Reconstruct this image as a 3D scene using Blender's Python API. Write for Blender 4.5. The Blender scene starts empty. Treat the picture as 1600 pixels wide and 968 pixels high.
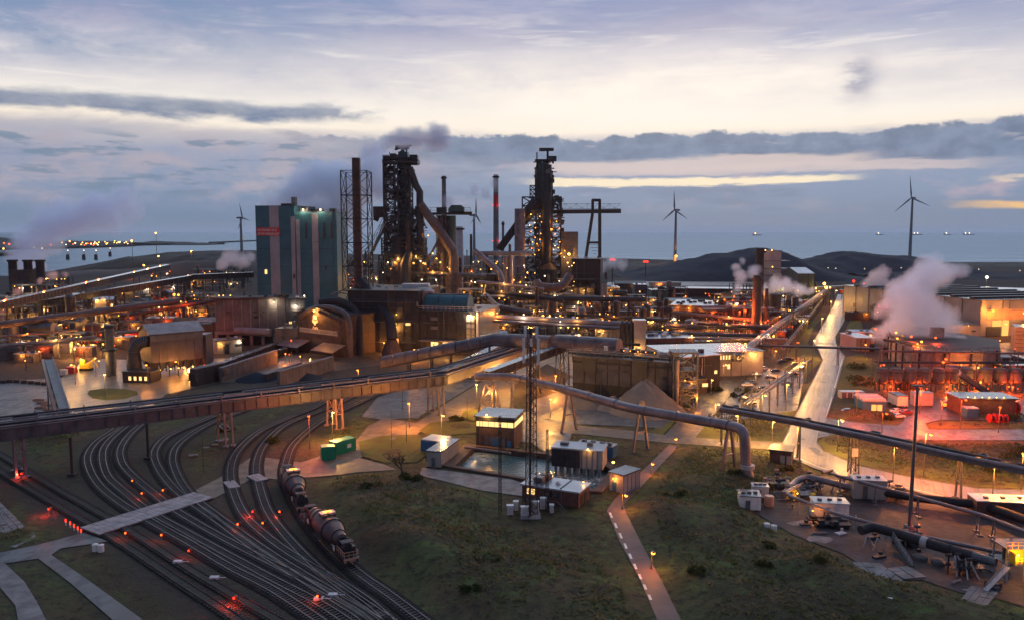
import bpy, math, random
import numpy as np
from mathutils import Vector, Matrix, noise
random.seed(7)
S = bpy.context.scene
COL = S.collection
R = math.radians
PI = math.pi
# ---------------------------------------------------------------- camera
HC = 60.0
FP = 28.0/36.0*1600
PITCH = math.atan((484-361.5)/FP)
cam = bpy.data.cameras.new('camera'); cam.lens = 28; cam.sensor_width = 36; cam.clip_start = 1; cam.clip_end = 120000
co = bpy.data.objects.new('camera', cam); COL.objects.link(co)
co.location = (0, 0, HC); co.rotation_euler = (PI/2-PITCH, 0, 0)
S.camera = co
S.render.resolution_x = 1024; S.render.resolution_y = 619
S.view_settings.view_transform = 'Standard'; S.view_settings.look = 'None'
S.view_settings.exposure = 0.0; S.view_settings.gamma = 1.0
S.cycles.use_denoising = True
S.cycles.max_bounces = 4; S.cycles.diffuse_bounces = 2; S.cycles.glossy_bounces = 2
S.cycles.transmission_bounces = 2; S.cycles.transparent_max_bounces = 6; S.cycles.volume_bounces = 4
S.cycles.volume_step_rate = 2.0; S.cycles.volume_max_steps = 96
S.cycles.use_adaptive_sampling = True; S.cycles.adaptive_threshold = 0.02
S.cycles.sample_clamp_indirect = 4.0; S.cycles.use_light_tree = True
S.cycles.caustics_reflective = False; S.cycles.caustics_refractive = False
def lin(c):
    c = c/255.0
    return c/12.92 if c <= .04045 else ((c+.055)/1.055)**2.4
def rgb(r, g, b): return (lin(r), lin(g), lin(b), 1)
# ---------------------------------------------------------------- world
W = bpy.data.worlds.new('World'); S.world = W; W.use_nodes = True
nt = W.node_tree; nt.nodes.clear()
class NT:
    """small helper to write node maths"""
    def __init__(s, nt): s.nt = nt
    def n(s, t, **k):
        o = s.nt.nodes.new(t)
        for a, b in k.items(): setattr(o, a, b)
        return o
    def put(s, sock, v):
        if isinstance(v, bpy.types.NodeSocket): s.nt.links.new(v, sock)
        elif v is not None:
            try: sock.default_value = v
            except Exception: sock.default_value = (v, v, v)
    def m(s, op, a, b=None, c=None, clamp=False):
        o = s.n('ShaderNodeMath', operation=op, use_clamp=clamp)
        s.put(o.inputs[0], a)
        if b is not None: s.put(o.inputs[1], b)
        if c is not None: s.put(o.inputs[2], c)
        return o.outputs[0]
    def step(s, v, a, b):
        o = s.n('ShaderNodeMapRange', interpolation_type='SMOOTHSTEP')
        s.put(o.inputs[0], v); s.put(o.inputs[1], a); s.put(o.inputs[2], b)
        return o.outputs[0]
    def mix(s, f, a, b):
        o = s.n('ShaderNodeMix', data_type='RGBA')
        s.put(o.inputs[0], f); s.put(o.inputs[6], a); s.put(o.inputs[7], b)
        return o.outputs[2]
    def noise(s, vec, sc, det=5, rough=.55, dist=0.0):
        o = s.n('ShaderNodeTexNoise'); s.put(o.inputs['Vector'], vec)
        o.inputs['Scale'].default_value = sc; o.inputs['Detail'].default_value = det
        o.inputs['Roughness'].default_value = rough; o.inputs['Distortion'].default_value = dist
        return o.outputs['Fac']
    def vec(s, x, y, z=0.0):
        o = s.n('ShaderNodeCombineXYZ'); s.put(o.inputs[0], x); s.put(o.inputs[1], y); s.put(o.inputs[2], z)
        return o.outputs[0]
    def ramp(s, f, stops):
        o = s.n('ShaderNodeValToRGB'); s.put(o.inputs[0], f)
        e = o.color_ramp.elements
        e[0].position, e[0].color = stops[0][0], stops[0][1]
        e[1].position, e[1].color = stops[-1][0], stops[-1][1]
        for p, c in stops[1:-1]:
            q = e.new(p); q.color = c
        return o.outputs[0]
w = NT(nt)
tc = w.n('ShaderNodeTexCoord').outputs['Generated']
sp = w.n('ShaderNodeSeparateXYZ'); w.put(sp.inputs[0], tc)
X_, Y_, Z_ = sp.outputs
A = w.m('ARCTAN2', X_, Y_)
hl = w.m('SQRT', w.m('ADD', w.m('MULTIPLY', X_, X_), w.m('MULTIPLY', Y_, Y_)))
E = w.m('ARCTAN2', Z_, hl)                               # elevation, radians
v1 = w.vec(w.m('MULTIPLY', A, 3.0), w.m('MULTIPLY', E, 17.0), 3.1)
v2 = w.vec(w.m('MULTIPLY', A, 5.5), w.m('MULTIPLY', E, 13.0), 1.0)
v3 = w.vec(w.m('MULTIPLY', A, 22.0), w.m('MULTIPLY', E, 60.0), 5.0)
n1 = w.noise(v1, 1.0, 7, .6, .6)
n2 = w.noise(v2, 2.2, 7, .62, .3)
n3 = w.noise(v3, 1.0, 6, .6)
n4 = w.noise(w.vec(w.m('MULTIPLY', A, 1.6), w.m('MULTIPLY', E, 7.0), 9.0), 1.3, 6, .55, .8)
d1 = w.m('SUBTRACT', n1, .5); d2 = w.m('SUBTRACT', n2, .5); d3 = w.m('SUBTRACT', n3, .5)
Ew = w.m('ADD', E, w.m('MULTIPLY', d1, .055))
Ew = w.m('ADD', Ew, w.m('MULTIPLY', d3, .006))
Er = w.m('DIVIDE', Ew, .6)
base = w.ramp(Er, [(0.0, rgb(112,130,152)), (.03, rgb(108,130,160)), (.085, rgb(122,142,174)), (.15, rgb(146,154,180)),
    (.185, rgb(186,180,186)), (.205, rgb(248,234,216)), (.24, rgb(244,236,226)), (.285, rgb(226,219,219)), (.345, rgb(196,192,206)), (.39, rgb(158,158,186)),
    (.44, rgb(136,142,178)), (.52, rgb(126,138,176)), (1.0, rgb(92,110,152))])
n5 = w.noise(w.vec(w.m('MULTIPLY', A, 6.0), w.m('MULTIPLY', E, 55.0), 4.0), 1.0, 7, .62, .5)
# soft streaks through the whole sky
strk = w.step(n4, .40, .62)
upm = w.step(E, .13, .2)
base = w.mix(w.m('MULTIPLY', w.m('MULTIPLY', strk, upm), .72), base, rgb(134,148,186))
base = w.mix(w.m('MULTIPLY', w.m('MULTIPLY', w.step(n2, .46, .66), w.step(E, .17, .23)), .5), base, rgb(126,142,180))
base = w.mix(w.m('MULTIPLY', w.m('MULTIPLY', w.step(n1, .5, .68), upm), .65), base, rgb(176,174,198))
base = w.mix(w.m('MULTIPLY', w.m('MULTIPLY', w.step(n5, .5, .72), upm), .45), base, rgb(176,174,196))
base = w.mix(w.m('MULTIPLY', w.m('MULTIPLY', w.step(n5, .5, .30), w.step(E, .30, .2)), w.m('MULTIPLY', w.step(E, .15, .17), .5)), base, rgb(255,246,236))
lft = w.m('MULTIPLY', w.step(A, .0, -.5), w.step(E, .15, .21))
base = w.mix(w.m('MULTIPLY', lft, w.m('ADD', .62, w.m('MULTIPLY', d2, 3.2)), clamp=True), base, rgb(120,142,178))
# bright opening right of the middle
gx = w.m('DIVIDE', w.m('SUBTRACT', A, .12), .5); gy = w.m('DIVIDE', w.m('SUBTRACT', E, .165), .055)
gg = w.m('POWER', 2.718, w.m('MULTIPLY', -1.0, w.m('ADD', w.m('MULTIPLY', gx, gx), w.m('MULTIPLY', gy, gy))))
base = w.mix(w.m('MULTIPLY', gg, w.m('ADD', .75, w.m('MULTIPLY', d2, 1.6)), clamp=True), base, rgb(252,241,228))
# lower blue grey layer with rosy patches
rosy = w.m('MULTIPLY', w.step(n2, .5, .72), w.m('MULTIPLY', w.step(E, .018, .04), w.step(E, .13, .09)))
base = w.mix(w.m('MULTIPLY', rosy, .7), base, rgb(190,168,180))
low = w.m('MULTIPLY', w.step(n1, .52, .66), w.step(E, .125, .1))
base = w.mix(w.m('MULTIPLY', low, .6), base, rgb(98,118,150))
# dark long cloud on the left
le = w.m('ADD', w.m('SUBTRACT', E, .139), w.m('MULTIPLY', d3, .010)); le = w.m('ADD', le, w.m('MULTIPLY', d2, .022)); le = w.m('ADD', le, w.m('MULTIPLY', w.m('SUBTRACT', n5, .5), .012))
lm = w.m('MULTIPLY', w.m('MULTIPLY', w.step(le, -.013, -.003), w.step(le, .015, .003)), w.step(w.m('ADD', A, w.m('MULTIPLY', d2, .4)), -.13, -.24))
base = w.mix(w.m('MULTIPLY', lm, w.m('ADD', .82, d2)), base, w.mix(w.step(n3, .35, .65), rgb(92,112,146), rgb(112,128,158)))
# cumulus bank along the horizon
puff = w.noise(w.vec(w.m('MULTIPLY', A, 26.0), w.m('MULTIPLY', E, 40.0), 2.0), 1.0, 6, .58)
top = w.m('ADD', .117, w.m('MULTIPLY', w.m('SUBTRACT', puff, .5), .032))
top = w.m('ADD', top, w.m('MULTIPLY', w.m('SUBTRACT', w.noise(w.vec(w.m('MULTIPLY', A, 4.0), 0.0, 7.0), 1.0, 2), .5), .03))
bot = w.m('ADD', .078, w.m('MULTIPLY', d1, .06)); bot = w.m('ADD', bot, w.m('MULTIPLY', d3, .012))
bk = w.m('MULTIPLY', w.step(w.m('SUBTRACT', top, E), -.001, .0035), w.step(w.m('SUBTRACT', E, bot), -.006, .012))
bk = w.m('MULTIPLY', bk, w.step(w.m('ADD', A, w.m('MULTIPLY', d2, .3)), -.3, -.12))
bankc = w.mix(w.step(puff, .35, .7), rgb(116,134,164), rgb(88,108,140))
hol = w.noise(w.vec(w.m('MULTIPLY', A, 14.0), w.m('MULTIPLY', E, 75.0), 6.0), 1.0, 5, .6)
bk = w.m('MULTIPLY', bk, w.m('SUBTRACT', 1.0, w.m('MULTIPLY', w.step(hol, .60, .72), .7)))
base = w.mix(w.m('MULTIPLY', bk, .92), base, bankc)
# thin bright openings low in the west
def slit(a0, a1, e0, hgt, col, amt, fr=1.0):
    global base
    ee = w.m('ABSOLUTE', w.m('ADD', w.m('SUBTRACT', E, e0), w.m('ADD', w.m('MULTIPLY', d3, .008*fr), w.m('MULTIPLY', w.m('ADD', d1, w.m('SUBTRACT', n5, .5)), .020*fr))))
    aa = w.m('ADD', A, w.m('MULTIPLY', d2, .12))
    m_ = w.m('MULTIPLY', w.step(ee, hgt, hgt*.35), w.m('MULTIPLY', w.step(aa, a0-.04, a0+.05), w.step(aa, a1+.05, a1-.04)))
    base = w.mix(w.m('MULTIPLY', m_, amt), base, col)
slit(.03, .42, .079, .010, rgb(214,196,192), .8)
slit(.02, .38, .0605, .0055, rgb(250,232,200), .95)
slit(.05, .52, .072, .006, rgb(206,190,190), .7)
slit(.55, .9, .0545, .0035, rgb(240,214,184), .8)
slit(.525, .9, .0285, .0048, rgb(250,196,120), .95, .5)
warm = w.m('MULTIPLY', w.m('MULTIPLY', w.step(A, -.02, -.2), w.step(n2, .38, .6)), w.m('MULTIPLY', w.step(E, .02, .06), w.step(E, .118, .10)))
base = w.mix(w.m('MULTIPLY', warm, .7), base, rgb(172,164,176))
cb = w.m('MULTIPLY', w.m('MULTIPLY', w.step(A, -.0, -.15), w.step(hol, .52, .62)), w.m('MULTIPLY', w.step(E, .03, .05), w.step(E, .115, .10)))
base = w.mix(w.m('MULTIPLY', cb, .8), base, rgb(112,132,156))
# faint smoke drifts high up
smx = w.m('DIVIDE', w.m('SUBTRACT', w.m('ADD', A, w.m('MULTIPLY', d3, .05)), .405), .016); smy = w.m('DIVIDE', w.m('SUBTRACT', E, .172), .022)
sm = w.m('POWER', 2.718, w.m('MULTIPLY', -1.0, w.m('ADD', w.m('MULTIPLY', smx, smx), w.m('MULTIPLY', smy, smy))))
base = w.mix(w.m('MULTIPLY', sm, w.m('ADD', .7, w.m('MULTIPLY', d3, 2.5)), clamp=True), base, rgb(132,136,164))
# a share of the clear sky behind
SUN_EL, SUN_AZ = 25.0, 14.0
skyt = w.n('ShaderNodeTexSky', sky_type='NISHITA', sun_disc=False, sun_elevation=R(SUN_EL), sun_rotation=R(SUN_AZ))
sk = w.n('ShaderNodeBackground'); w.put(sk.inputs[0], skyt.outputs[0]); sk.inputs[1].default_value = .06
cl = w.n('ShaderNodeBackground'); w.put(cl.inputs[0], base); cl.inputs[1].default_value = 1.10
below = w.step(E, -.01, -.003)
cl2 = w.n('ShaderNodeMath', operation='MULTIPLY')
mx = w.n('ShaderNodeMixShader'); mx.inputs[0].default_value = .94
nt.links.new(sk.outputs[0], mx.inputs[1]); nt.links.new(cl.outputs[0], mx.inputs[2])
wo = w.n('ShaderNodeOutputWorld'); nt.links.new(mx.outputs[0], wo.inputs[0])
W.cycles.sampling_method = 'MANUAL'; W.cycles.sample_map_resolution = 512
# ---------------------------------------------------------------- sun (veiled by cloud)
sl = bpy.data.lights.new('sun', 'SUN'); sl.energy = 1.5; sl.angle = R(90); sl.color = (.82, .90, 1)
so = bpy.data.objects.new('sun', sl); COL.objects.link(so)
_d = Vector((math.sin(R(SUN_AZ))*math.cos(R(SUN_EL)), math.cos(R(SUN_AZ))*math.cos(R(SUN_EL)), math.sin(R(SUN_EL))))
so.rotation_euler = _d.to_track_quat('Z', 'Y').to_euler()
# ---------------------------------------------------------------- photo <-> place
cp, sn = math.cos(PITCH), math.sin(PITCH)
def G(px, py, z=0.0):
    """point of the level z seen at a photo position (surveying aid)"""
    cx = (px-800)/FP; cy = (484-py)/FP
    dy = cp+cy*sn; dz = cy*cp-sn
    t = (z-HC)/dz
    return Vector((cx*t, dy*t, z))
def D(px, py, y):
    cx = (px-800)/FP; cy = (484-py)/FP
    dy = cp+cy*sn; dz = cy*cp-sn
    t = y/dy
    return Vector((cx*t, y, HC+dz*t))
def PXY(p):
    """photo position of a place"""
    y = p[1]*cp-(p[2]-HC)*sn; z = p[1]*sn+(p[2]-HC)*cp
    return 800+FP*p[0]/max(y, .1), 484-FP*z/max(y, .1)
# ---------------------------------------------------------------- materials
MATS = {}
def mat(name, col, rough=.7, metal=0.0, var=.35, scale=.25, bump=.0, streak=0.0, spec=.4, col2=None, bscale=None, ribs=0.0, ribdir=0, puddle=0.0):
    m = bpy.data.materials.new(name); m.use_nodes = True
    t = m.node_tree; t.nodes.clear(); q = NT(t)
    b = q.n('ShaderNodeBsdfPrincipled'); o = q.n('ShaderNodeOutputMaterial'); t.links.new(b.outputs[0], o.inputs[0])
    pos = q.n('ShaderNodeNewGeometry').outputs['Position']
    f = q.noise(pos, scale, 6, .62)
    f = q.step(f, .3, .7)
    c2 = col2 if col2 else tuple(x*(1-var) for x in col[:3])
    c = q.mix(f, tuple(col[:3])+(1,), tuple(c2[:3])+(1,))
    if streak:
        mp = q.n('ShaderNodeMapping'); q.put(mp.inputs[0], pos); mp.inputs['Scale'].default_value = (1.6, 1.6, .09)
        s_ = q.step(q.noise(mp.outputs[0], 1.2, 5, .6), .5, .75)
        c = q.mix(q.m('MULTIPLY', s_, streak), c, tuple(x*.35 for x in col[:3])+(1,))
    if puddle:
        vr = q.n('ShaderNodeVectorRotate', rotation_type='Z_AXIS'); q.put(vr.inputs['Vector'], pos); vr.inputs['Angle'].default_value = .42; mp2 = q.n('ShaderNodeMapping'); q.put(mp2.inputs[0], vr.outputs[0]); mp2.inputs['Scale'].default_value = (1.0, .05, 1) if name == 'road_wet' else (.5, .35, 1)
        tr = q.step(q.noise(mp2.outputs[0], .7, 5, .6, 1.0), .40, .70); bl = q.step(q.noise(pos, .09, 6, .7, 1.2), .48, .60)
        c = q.mix(q.m('MULTIPLY', tr, .35), c, tuple(x*.45 for x in col[:3])+(1,)); c = q.mix(q.m('MULTIPLY', bl, .5), c, tuple(x*.5 for x in col[:3])+(1,))
    q.put(b.inputs['Base Color'], c)
    rr = q.m('SUBTRACT', rough, q.m('MULTIPLY', q.m('MAXIMUM', q.m('MULTIPLY', q.m('SUBTRACT', 1.0, tr), .6), q.m('MULTIPLY', bl, .55)), puddle)) if puddle else q.m('ADD', rough-.08, q.m('MULTIPLY', q.noise(pos, scale*3, 3), .18))
    q.put(b.inputs['Roughness'], rr)
    b.inputs['Metallic'].default_value = metal
    b.inputs['Specular IOR Level'].default_value = spec
    if ribs:
        wv = q.n('ShaderNodeTexWave', wave_type='BANDS', bands_direction='XYZ'[ribdir]); q.put(wv.inputs[0], pos)
        wv.inputs['Scale'].default_value = ribs
        bb = q.n('ShaderNodeBump'); bb.inputs['Strength'].default_value = .5; bb.inputs['Distance'].default_value = .12
        q.put(bb.inputs['Height'], wv.outputs['Fac']); q.put(b.inputs['Normal'], bb.outputs[0])
    elif bump:
        bb = q.n('ShaderNodeBump'); bb.inputs['Strength'].default_value = bump; bb.inputs['Distance'].default_value = .3
        q.put(bb.inputs['Height'], q.noise(pos, bscale or scale*6, 5)); q.put(b.inputs['Normal'], bb.outputs[0])
    MATS[name] = m
    return m
def emit(name, col, s):
    m = bpy.data.materials.new(name); m.use_nodes = True
    t = m.node_tree; t.nodes.clear()
    e = t.nodes.new('ShaderNodeEmission'); e.inputs[0].default_value = tuple(col)+(1,); e.inputs[1].default_value = s
    o = t.nodes.new('ShaderNodeOutputMaterial'); t.links.new(e.outputs[0], o.inputs[0])
    m.cycles.emission_sampling = 'NONE'
    MATS[name] = m
    return m
MT = MATS
mat('steel_dark', (.032,.033,.040), .55, .3, .5, .4, streak=.3)
mat('steel_grey', (.11,.11,.122), .5, .3, .4, .4, streak=.3)
mat('steel_pale', (.34,.31,.32), .5, .1, .3, .5, streak=.35)
mat('steel_green', (.022,.055,.058), .55, .2, .4, .2, streak=.4)
mat('rust', (.070,.044,.042), .75, .1, .55, .35, streak=.4)
mat('rust_dark', (.032,.027,.032), .75, .2, .5, .35, streak=.4)
mat('pipe_mauve', (.19,.155,.17), .45, .3, .45, .25, streak=.4)
mat('pipe_brown', (.10,.075,.078), .5, .25, .45, .3, streak=.4)
mat('conveyor_cover', (.13,.105,.118), .42, .3, .5, .22, streak=.5, ribs=1.5, ribdir=0)
mat('girder_paint', (.085,.076,.092), .55, .2, .5, .3, streak=.7)
mat('concrete', (.17,.16,.165), .8, 0, .4, .2, streak=.5)
mat('concrete_dirty', (.10,.09,.095), .8, 0, .5, .2, streak=.6)
mat('slab_concrete', (.22,.20,.195), .7, 0, .5, .35, spec=.2)
mat('teal_cladding', (.024,.112,.150), .5, .1, .35, .07, streak=.45, ribs=1.3, ribdir=0)
mat('mauve_cladding', (.27,.25,.275), .55, 0, .25, .1, streak=.4, ribs=1.3, ribdir=0)
mat('grey_cladding', (.085,.082,.095), .5, .2, .45, .12, streak=.6, ribs=1.0, ribdir=0)
mat('pale_cladding', (.22,.215,.235), .5, .1, .25, .12, streak=.4, ribs=1.0, ribdir=0)
mat('pale_wall', (.30,.265,.24), .6, 0, .3, .2, streak=.35)
mat('white_paint', (.62,.58,.56), .5, 0, .3, .5, streak=.4)
mat('brick_red', (.13,.05,.04), .8, 0, .4, .6)
mat('brick_brown', (.10,.055,.04), .8, 0, .45, .6)
mat('roof_wet', (.13,.14,.155), .25, .3, .5, .15)
mat('roof_pale', (.33,.35,.38), .3, .2, .35, .12)
mat('roof_dark', (.04,.04,.045), .5, 0, .4, .2)
mat('asphalt_wet', (.060,.057,.055), .62, 0, .5, .12, bump=.2, bscale=.8, spec=.3, puddle=.36)
mat('road_wet', (.14,.125,.10), .55, 0, .5, .08, bump=.15, bscale=.5, spec=.3, puddle=.28)
mat('gravel_path', (.18,.14,.095), .7, 0, .4, .4, bump=.15, spec=.2, puddle=.25)
mat('path_red', (.12,.065,.055), .65, 0, .35, .25, bump=.05)
mat('yard_concrete', (.10,.105,.11), .65, 0, .5, .07, spec=.2, puddle=.4)
mat('ash_ground', (.095,.074,.074), .78, 0, .6, .1, bump=.6, spec=.1, puddle=.2)
mat('ballast', (.026,.024,.026), .9, 0, .6, 1.2, bump=.8, spec=.1)
mat('ballast_brown', (.052,.052,.030), .9, 0, .5, .6, bump=.4)
mat('sleeper', (.085,.078,.072), .8, 0, .4, .5)
mat('rail_steel', (.17,.155,.16), .38, .8, .4, .4)
mat('grass_green', (.085,.105,.026), .9, 0, .6, .3, bump=.8, bscale=2.0, spec=.1, col2=(.085,.065,.03))
mat('tussock', (.085,.09,.035), .9, 0, .5, .25, spec=.1, col2=(.16,.125,.07))
mat('hedge', (.035,.040,.018), .9, 0, .6, .6)
mat('coal', (.010,.016,.028), .9, 0, .5, .03, bump=1.0, bscale=.12, spec=.1, col2=(.022,.032,.048))
mat('dune', (.022,.026,.022), .95, 0, .5, .01, bump=.6, bscale=.1)
mat('sand_land', (.07,.055,.05), .9, 0, .5, .005)
mat('gravel_pile', (.12,.115,.112), .9, 0, .25, .25, bump=.3)
mat('crossing_concrete', (.33,.30,.30), .7, 0, .4, .5, spec=.2)
mat('white_line', (.7,.66,.6), .5, 0, .3, .8)
mat('container_green', (.01,.22,.11), .45, 0, .2, .3)
mat('container_blue', (.03,.12,.24), .45, 0, .3, .3)
mat('container_grey', (.42,.40,.42), .5, 0, .2, .3)
mat('container_orange', (.42,.22,.15), .5, 0, .3, .3)
mat('yellow_paint', (.75,.48,.03), .45, 0, .2, .5)
mat('red_paint', (.45,.02,.02), .45, 0, .3, .5)
mat('car_white', (.72,.70,.68), .25, 0, .05, 1, spec=.6)
mat('car_dark', (.03,.03,.035), .2, .2, .1, 1, spec=.6)
mat('car_blue', (.12,.2,.3), .25, .2, .1, 1, spec=.6)
mat('car_red', (.3,.05,.04), .25, .2, .1, 1, spec=.6)
mat('glass_dark', (.02,.025,.03), .08, 0, .1, 1, spec=.8)
mat('rubber', (.02,.02,.02), .8)
mat('ladle_steel', (.10,.072,.075), .55, .4, .45, .5, streak=.3)
mat('turbine_white', (.13,.14,.16), .5, 0, .1, .1)
mat('bark', (.05,.04,.03), .9)
emit('em_orange', (1, .30, .03), 8)
emit('em_amber', (1, .50, .09), 8)
emit('em_white', (1, .78, .48), 6)
emit('em_red', (1, .03, .012), 4)
emit('em_redorange', (1, .11, .012), 5)
emit('em_green', (.4, 1, .25), 3)
emit('win_warm', (1, .62, .22), 1.7)
emit('win_orange', (1, .42, .10), 1.6)
emit('fire', (1, .30, .05), 5)
# ---------------------------------------------------------------- mesh helper
class M:
    def __init__(s): s.v = []; s.f = []
    def add(s, vs, fs):
        b = len(s.v); s.v += [tuple(p) for p in vs]; s.f += [tuple(i+b for i in f) for f in fs]; return s
    def box(s, x, y, z, sx, sy, sz, rz=0.0):
        c, n = math.cos(rz), math.sin(rz); P = []
        for dz in (0, sz):
            for dx, dy in ((-1,-1),(1,-1),(1,1),(-1,1)):
                a, b = dx*sx/2, dy*sy/2
                P.append((x+a*c-b*n, y+a*n+b*c, z+dz))
        return s.add(P, [(3,2,1,0),(4,5,6,7),(0,1,5,4),(1,2,6,5),(2,3,7,6),(3,0,4,7)])
    def beam(s, p, q, w=.3, h=None):
        h = h or w; p = Vector(p); q = Vector(q); d = q-p
        if d.length < 1e-4: return s
        d.normalize(); u = d.cross(Vector((0,0,1)))
        if u.length < .01: u = Vector((1,0,0))
        u.normalize(); v = u.cross(d)
        P = [r+u*a*w/2+v*b*h/2 for r in (p, q) for a, b in ((-1,-1),(1,-1),(1,1),(-1,1))]
        return s.add(P, [(3,2,1,0),(4,5,6,7),(0,1,5,4),(1,2,6,5),(2,3,7,6),(3,0,4,7)])
    def tube(s, pts, r, n=10, cap=True):
        pts = [Vector(p) for p in pts]; k = len(pts)
        rs = r if isinstance(r, (list, tuple)) else [r]*k
        ring = []; u = None
        for i, p in enumerate(pts):
            d = (pts[min(i+1, k-1)]-pts[max(i-1, 0)])
            if d.length < 1e-6: d = Vector((0,0,1))
            d.normalize()
            if u is None:
                u = d.cross(Vector((0,0,1)))
                if u.length < .05: u = d.cross(Vector((0,1,0)))
            else: u = u-d*u.dot(d)
            u.normalize(); v = d.cross(u)
            ring.append([p+(u*math.cos(2*PI*j/n)+v*math.sin(2*PI*j/n))*rs[i] for j in range(n)])
        P = [q for g in ring for q in g]; Fc = []
        for i in range(k-1):
            for j in range(n):
                a = i*n+j; b = i*n+(j+1) % n
                Fc.append((a, b, b+n, a+n))
        if cap: Fc.append(tuple(range(n))[::-1]); Fc.append(tuple(range((k-1)*n, k*n)))
        return s.add(P, Fc)
    def cyl(s, x, y, z0, z1, r0, r1=None, n=14): return s.tube([(x,y,z0),(x,y,z1)], [r0, r0 if r1 is None else r1], n)
    def ball(s, c, r, n=8, sq=1.0):
        c = Vector(c); k = max(3, n//2)
        pts = [(c.x, c.y, c.z+r*sq*math.sin(-PI/2+PI*i/k)) for i in range(k+1)]
        return s.tube(pts, [max(.01, r*math.cos(-PI/2+PI*i/k)) for i in range(k+1)], n, False)
    def prism(s, P2, z0, z1):
        n = len(P2); vs = [(p[0],p[1],z0) for p in P2]+[(p[0],p[1],z1) for p in P2]
        return s.add(vs, [tuple(range(n))[::-1], tuple(range(n,2*n))]+[(i,(i+1)%n,(i+1)%n+n,i+n) for i in range(n)])
    def quad(s, a, b, c, d): return s.add([a,b,c,d], [(0,1,2,3)])
    def box2(s, a, b, dep, z0, z1, out=0.0):
        """box on the base line a-b, going back by dep"""
        a = Vector((a[0],a[1])); b = Vector((b[0],b[1])); d = (b-a).normalized(); nn = Vector((-d.y, d.x))
        a = a-nn*out; b = b-nn*out
        return s.prism([a, b, b+nn*dep, a+nn*dep], z0, z1)
    def mesh(s, name, m, off=(0,0,0), smooth=False):
        me = bpy.data.meshes.new(name)
        o = Vector(off)
        me.from_pydata([(p[0]-o.x, p[1]-o.y, p[2]-o.z) for p in s.v], [], s.f)
        if m: me.materials.append(MATS[m] if isinstance(m, str) else m)
        if smooth:
            me.polygons.foreach_set('use_smooth', [True]*len(me.polygons))
            try: me.set_sharp_from_angle(angle=R(35))
            except Exception: pass
        me.update()
        return me
ALL = []
def T(name, label, cat, loc, group=None):
    o = bpy.data.objects.new(name, None); COL.objects.link(o); o.location = loc; o.empty_display_size = .1
    o['label'] = label; o['category'] = cat
    if group: o['group'] = group
    ALL.append(o); return o
def org(o):
    p = Vector((0,0,0))
    while o is not None: p += o.location; o = o.parent
    return p
def P(m, name, mt, parent, label=None, kind=None, smooth=False):
    """part given in world coordinates"""
    o = bpy.data.objects.new(name, m.mesh(name, mt, org(parent), smooth)); COL.objects.link(o); o.parent = parent
    if label: o['label'] = label
    if kind: o['kind'] = kind
    return o
def O(m, name, mt, label=None, cat=None, group=None, kind=None, smooth=False):
    """top-level mesh"""
    a = np.array(m.v); c = ((a[:,0].min()+a[:,0].max())/2, (a[:,1].min()+a[:,1].max())/2, a[:,2].min())
    o = bpy.data.objects.new(name, m.mesh(name, mt, c, smooth)); COL.objects.link(o); o.location = c
    if label: o['label'] = label; ALL.append(o)
    if cat: o['category'] = cat
    if group: o['group'] = group
    if kind: o['kind'] = kind
    return o
def Pm(me, name, parent, loc=(0,0,0), rz=0.0, sc=None):
    """part sharing a mesh, local coordinates"""
    o = bpy.data.objects.new(name, me); COL.objects.link(o); o.parent = parent; o.location = loc; o.rotation_euler = (0,0,rz)
    if sc: o.scale = sc
    return o
def dup(root, loc, rz=0.0, label=None):
    r = root.copy(); COL.objects.link(r); r.location = loc; r.rotation_euler = (0,0,rz)
    if label: r['label'] = label
    if 'category' in r: ALL.append(r)
    def rec(s, d):
        for ch in list(s.children):
            c = ch.copy(); COL.objects.link(c); c.parent = d; rec(ch, c)
    rec(root, r); return r
LPOW = 1.0
def light(p, col, e, parent=None, r=.3, spot=None):
    l = bpy.data.lights.new('lamp_light', 'POINT'); l.energy = e; l.color = col; l.shadow_soft_size = r
    l.energy = e*LPOW
    o = bpy.data.objects.new('lamp_light', l); COL.objects.link(o)
    if parent is not None: o.parent = parent; o.location = Vector(p)-org(parent)
    else: o.location = p
    return o
LC = {'em_orange': (1,.30,.04), 'em_amber': (1,.46,.095), 'em_white': (1,.78,.5), 'em_red': (1,.05,.02), 'em_redorange': (1,.085,.012), 'em_green': (.5,1,.3)}
def smooth_path(P_, step=2.0, z=None):
    """Catmull-Rom through the points"""
    P_ = [Vector(p) for p in P_]; out = []
    for i in range(len(P_)-1):
        p0 = P_[max(i-1,0)]; p1 = P_[i]; p2 = P_[i+1]; p3 = P_[min(i+2,len(P_)-1)]
        n = max(1, int((p2-p1).length/step))
        for k in range(n):
            t = k/n
            out.append(.5*((2*p1)+(p2-p0)*t+(2*p0-5*p1+4*p2-p3)*t*t+(3*p1-p0-3*p2+p3)*t**3))
    out.append(P_[-1]); return out
def lattice(m, B, Tp, n, r=.15, x=True):
    """braced tower: B, Tp lists of corners, n bays"""
    k = len(B); B = [Vector(p) for p in B]; Tp = [Vector(p) for p in Tp]
    for a, b in zip(B, Tp): m.beam(a, b, r*2)
    for i in range(n+1):
        for j in range(k):
            p = B[j].lerp(Tp[j], i/n); q = B[(j+1)%k].lerp(Tp[(j+1)%k], i/n)
            m.beam(p, q, r*1.2)
            if i < n:
                q2 = B[(j+1)%k].lerp(Tp[(j+1)%k], (i+1)/n); m.beam(p, q2, r)
                if x: p2 = B[j].lerp(Tp[j], (i+1)/n); m.beam(q, p2, r)
    return m
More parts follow.
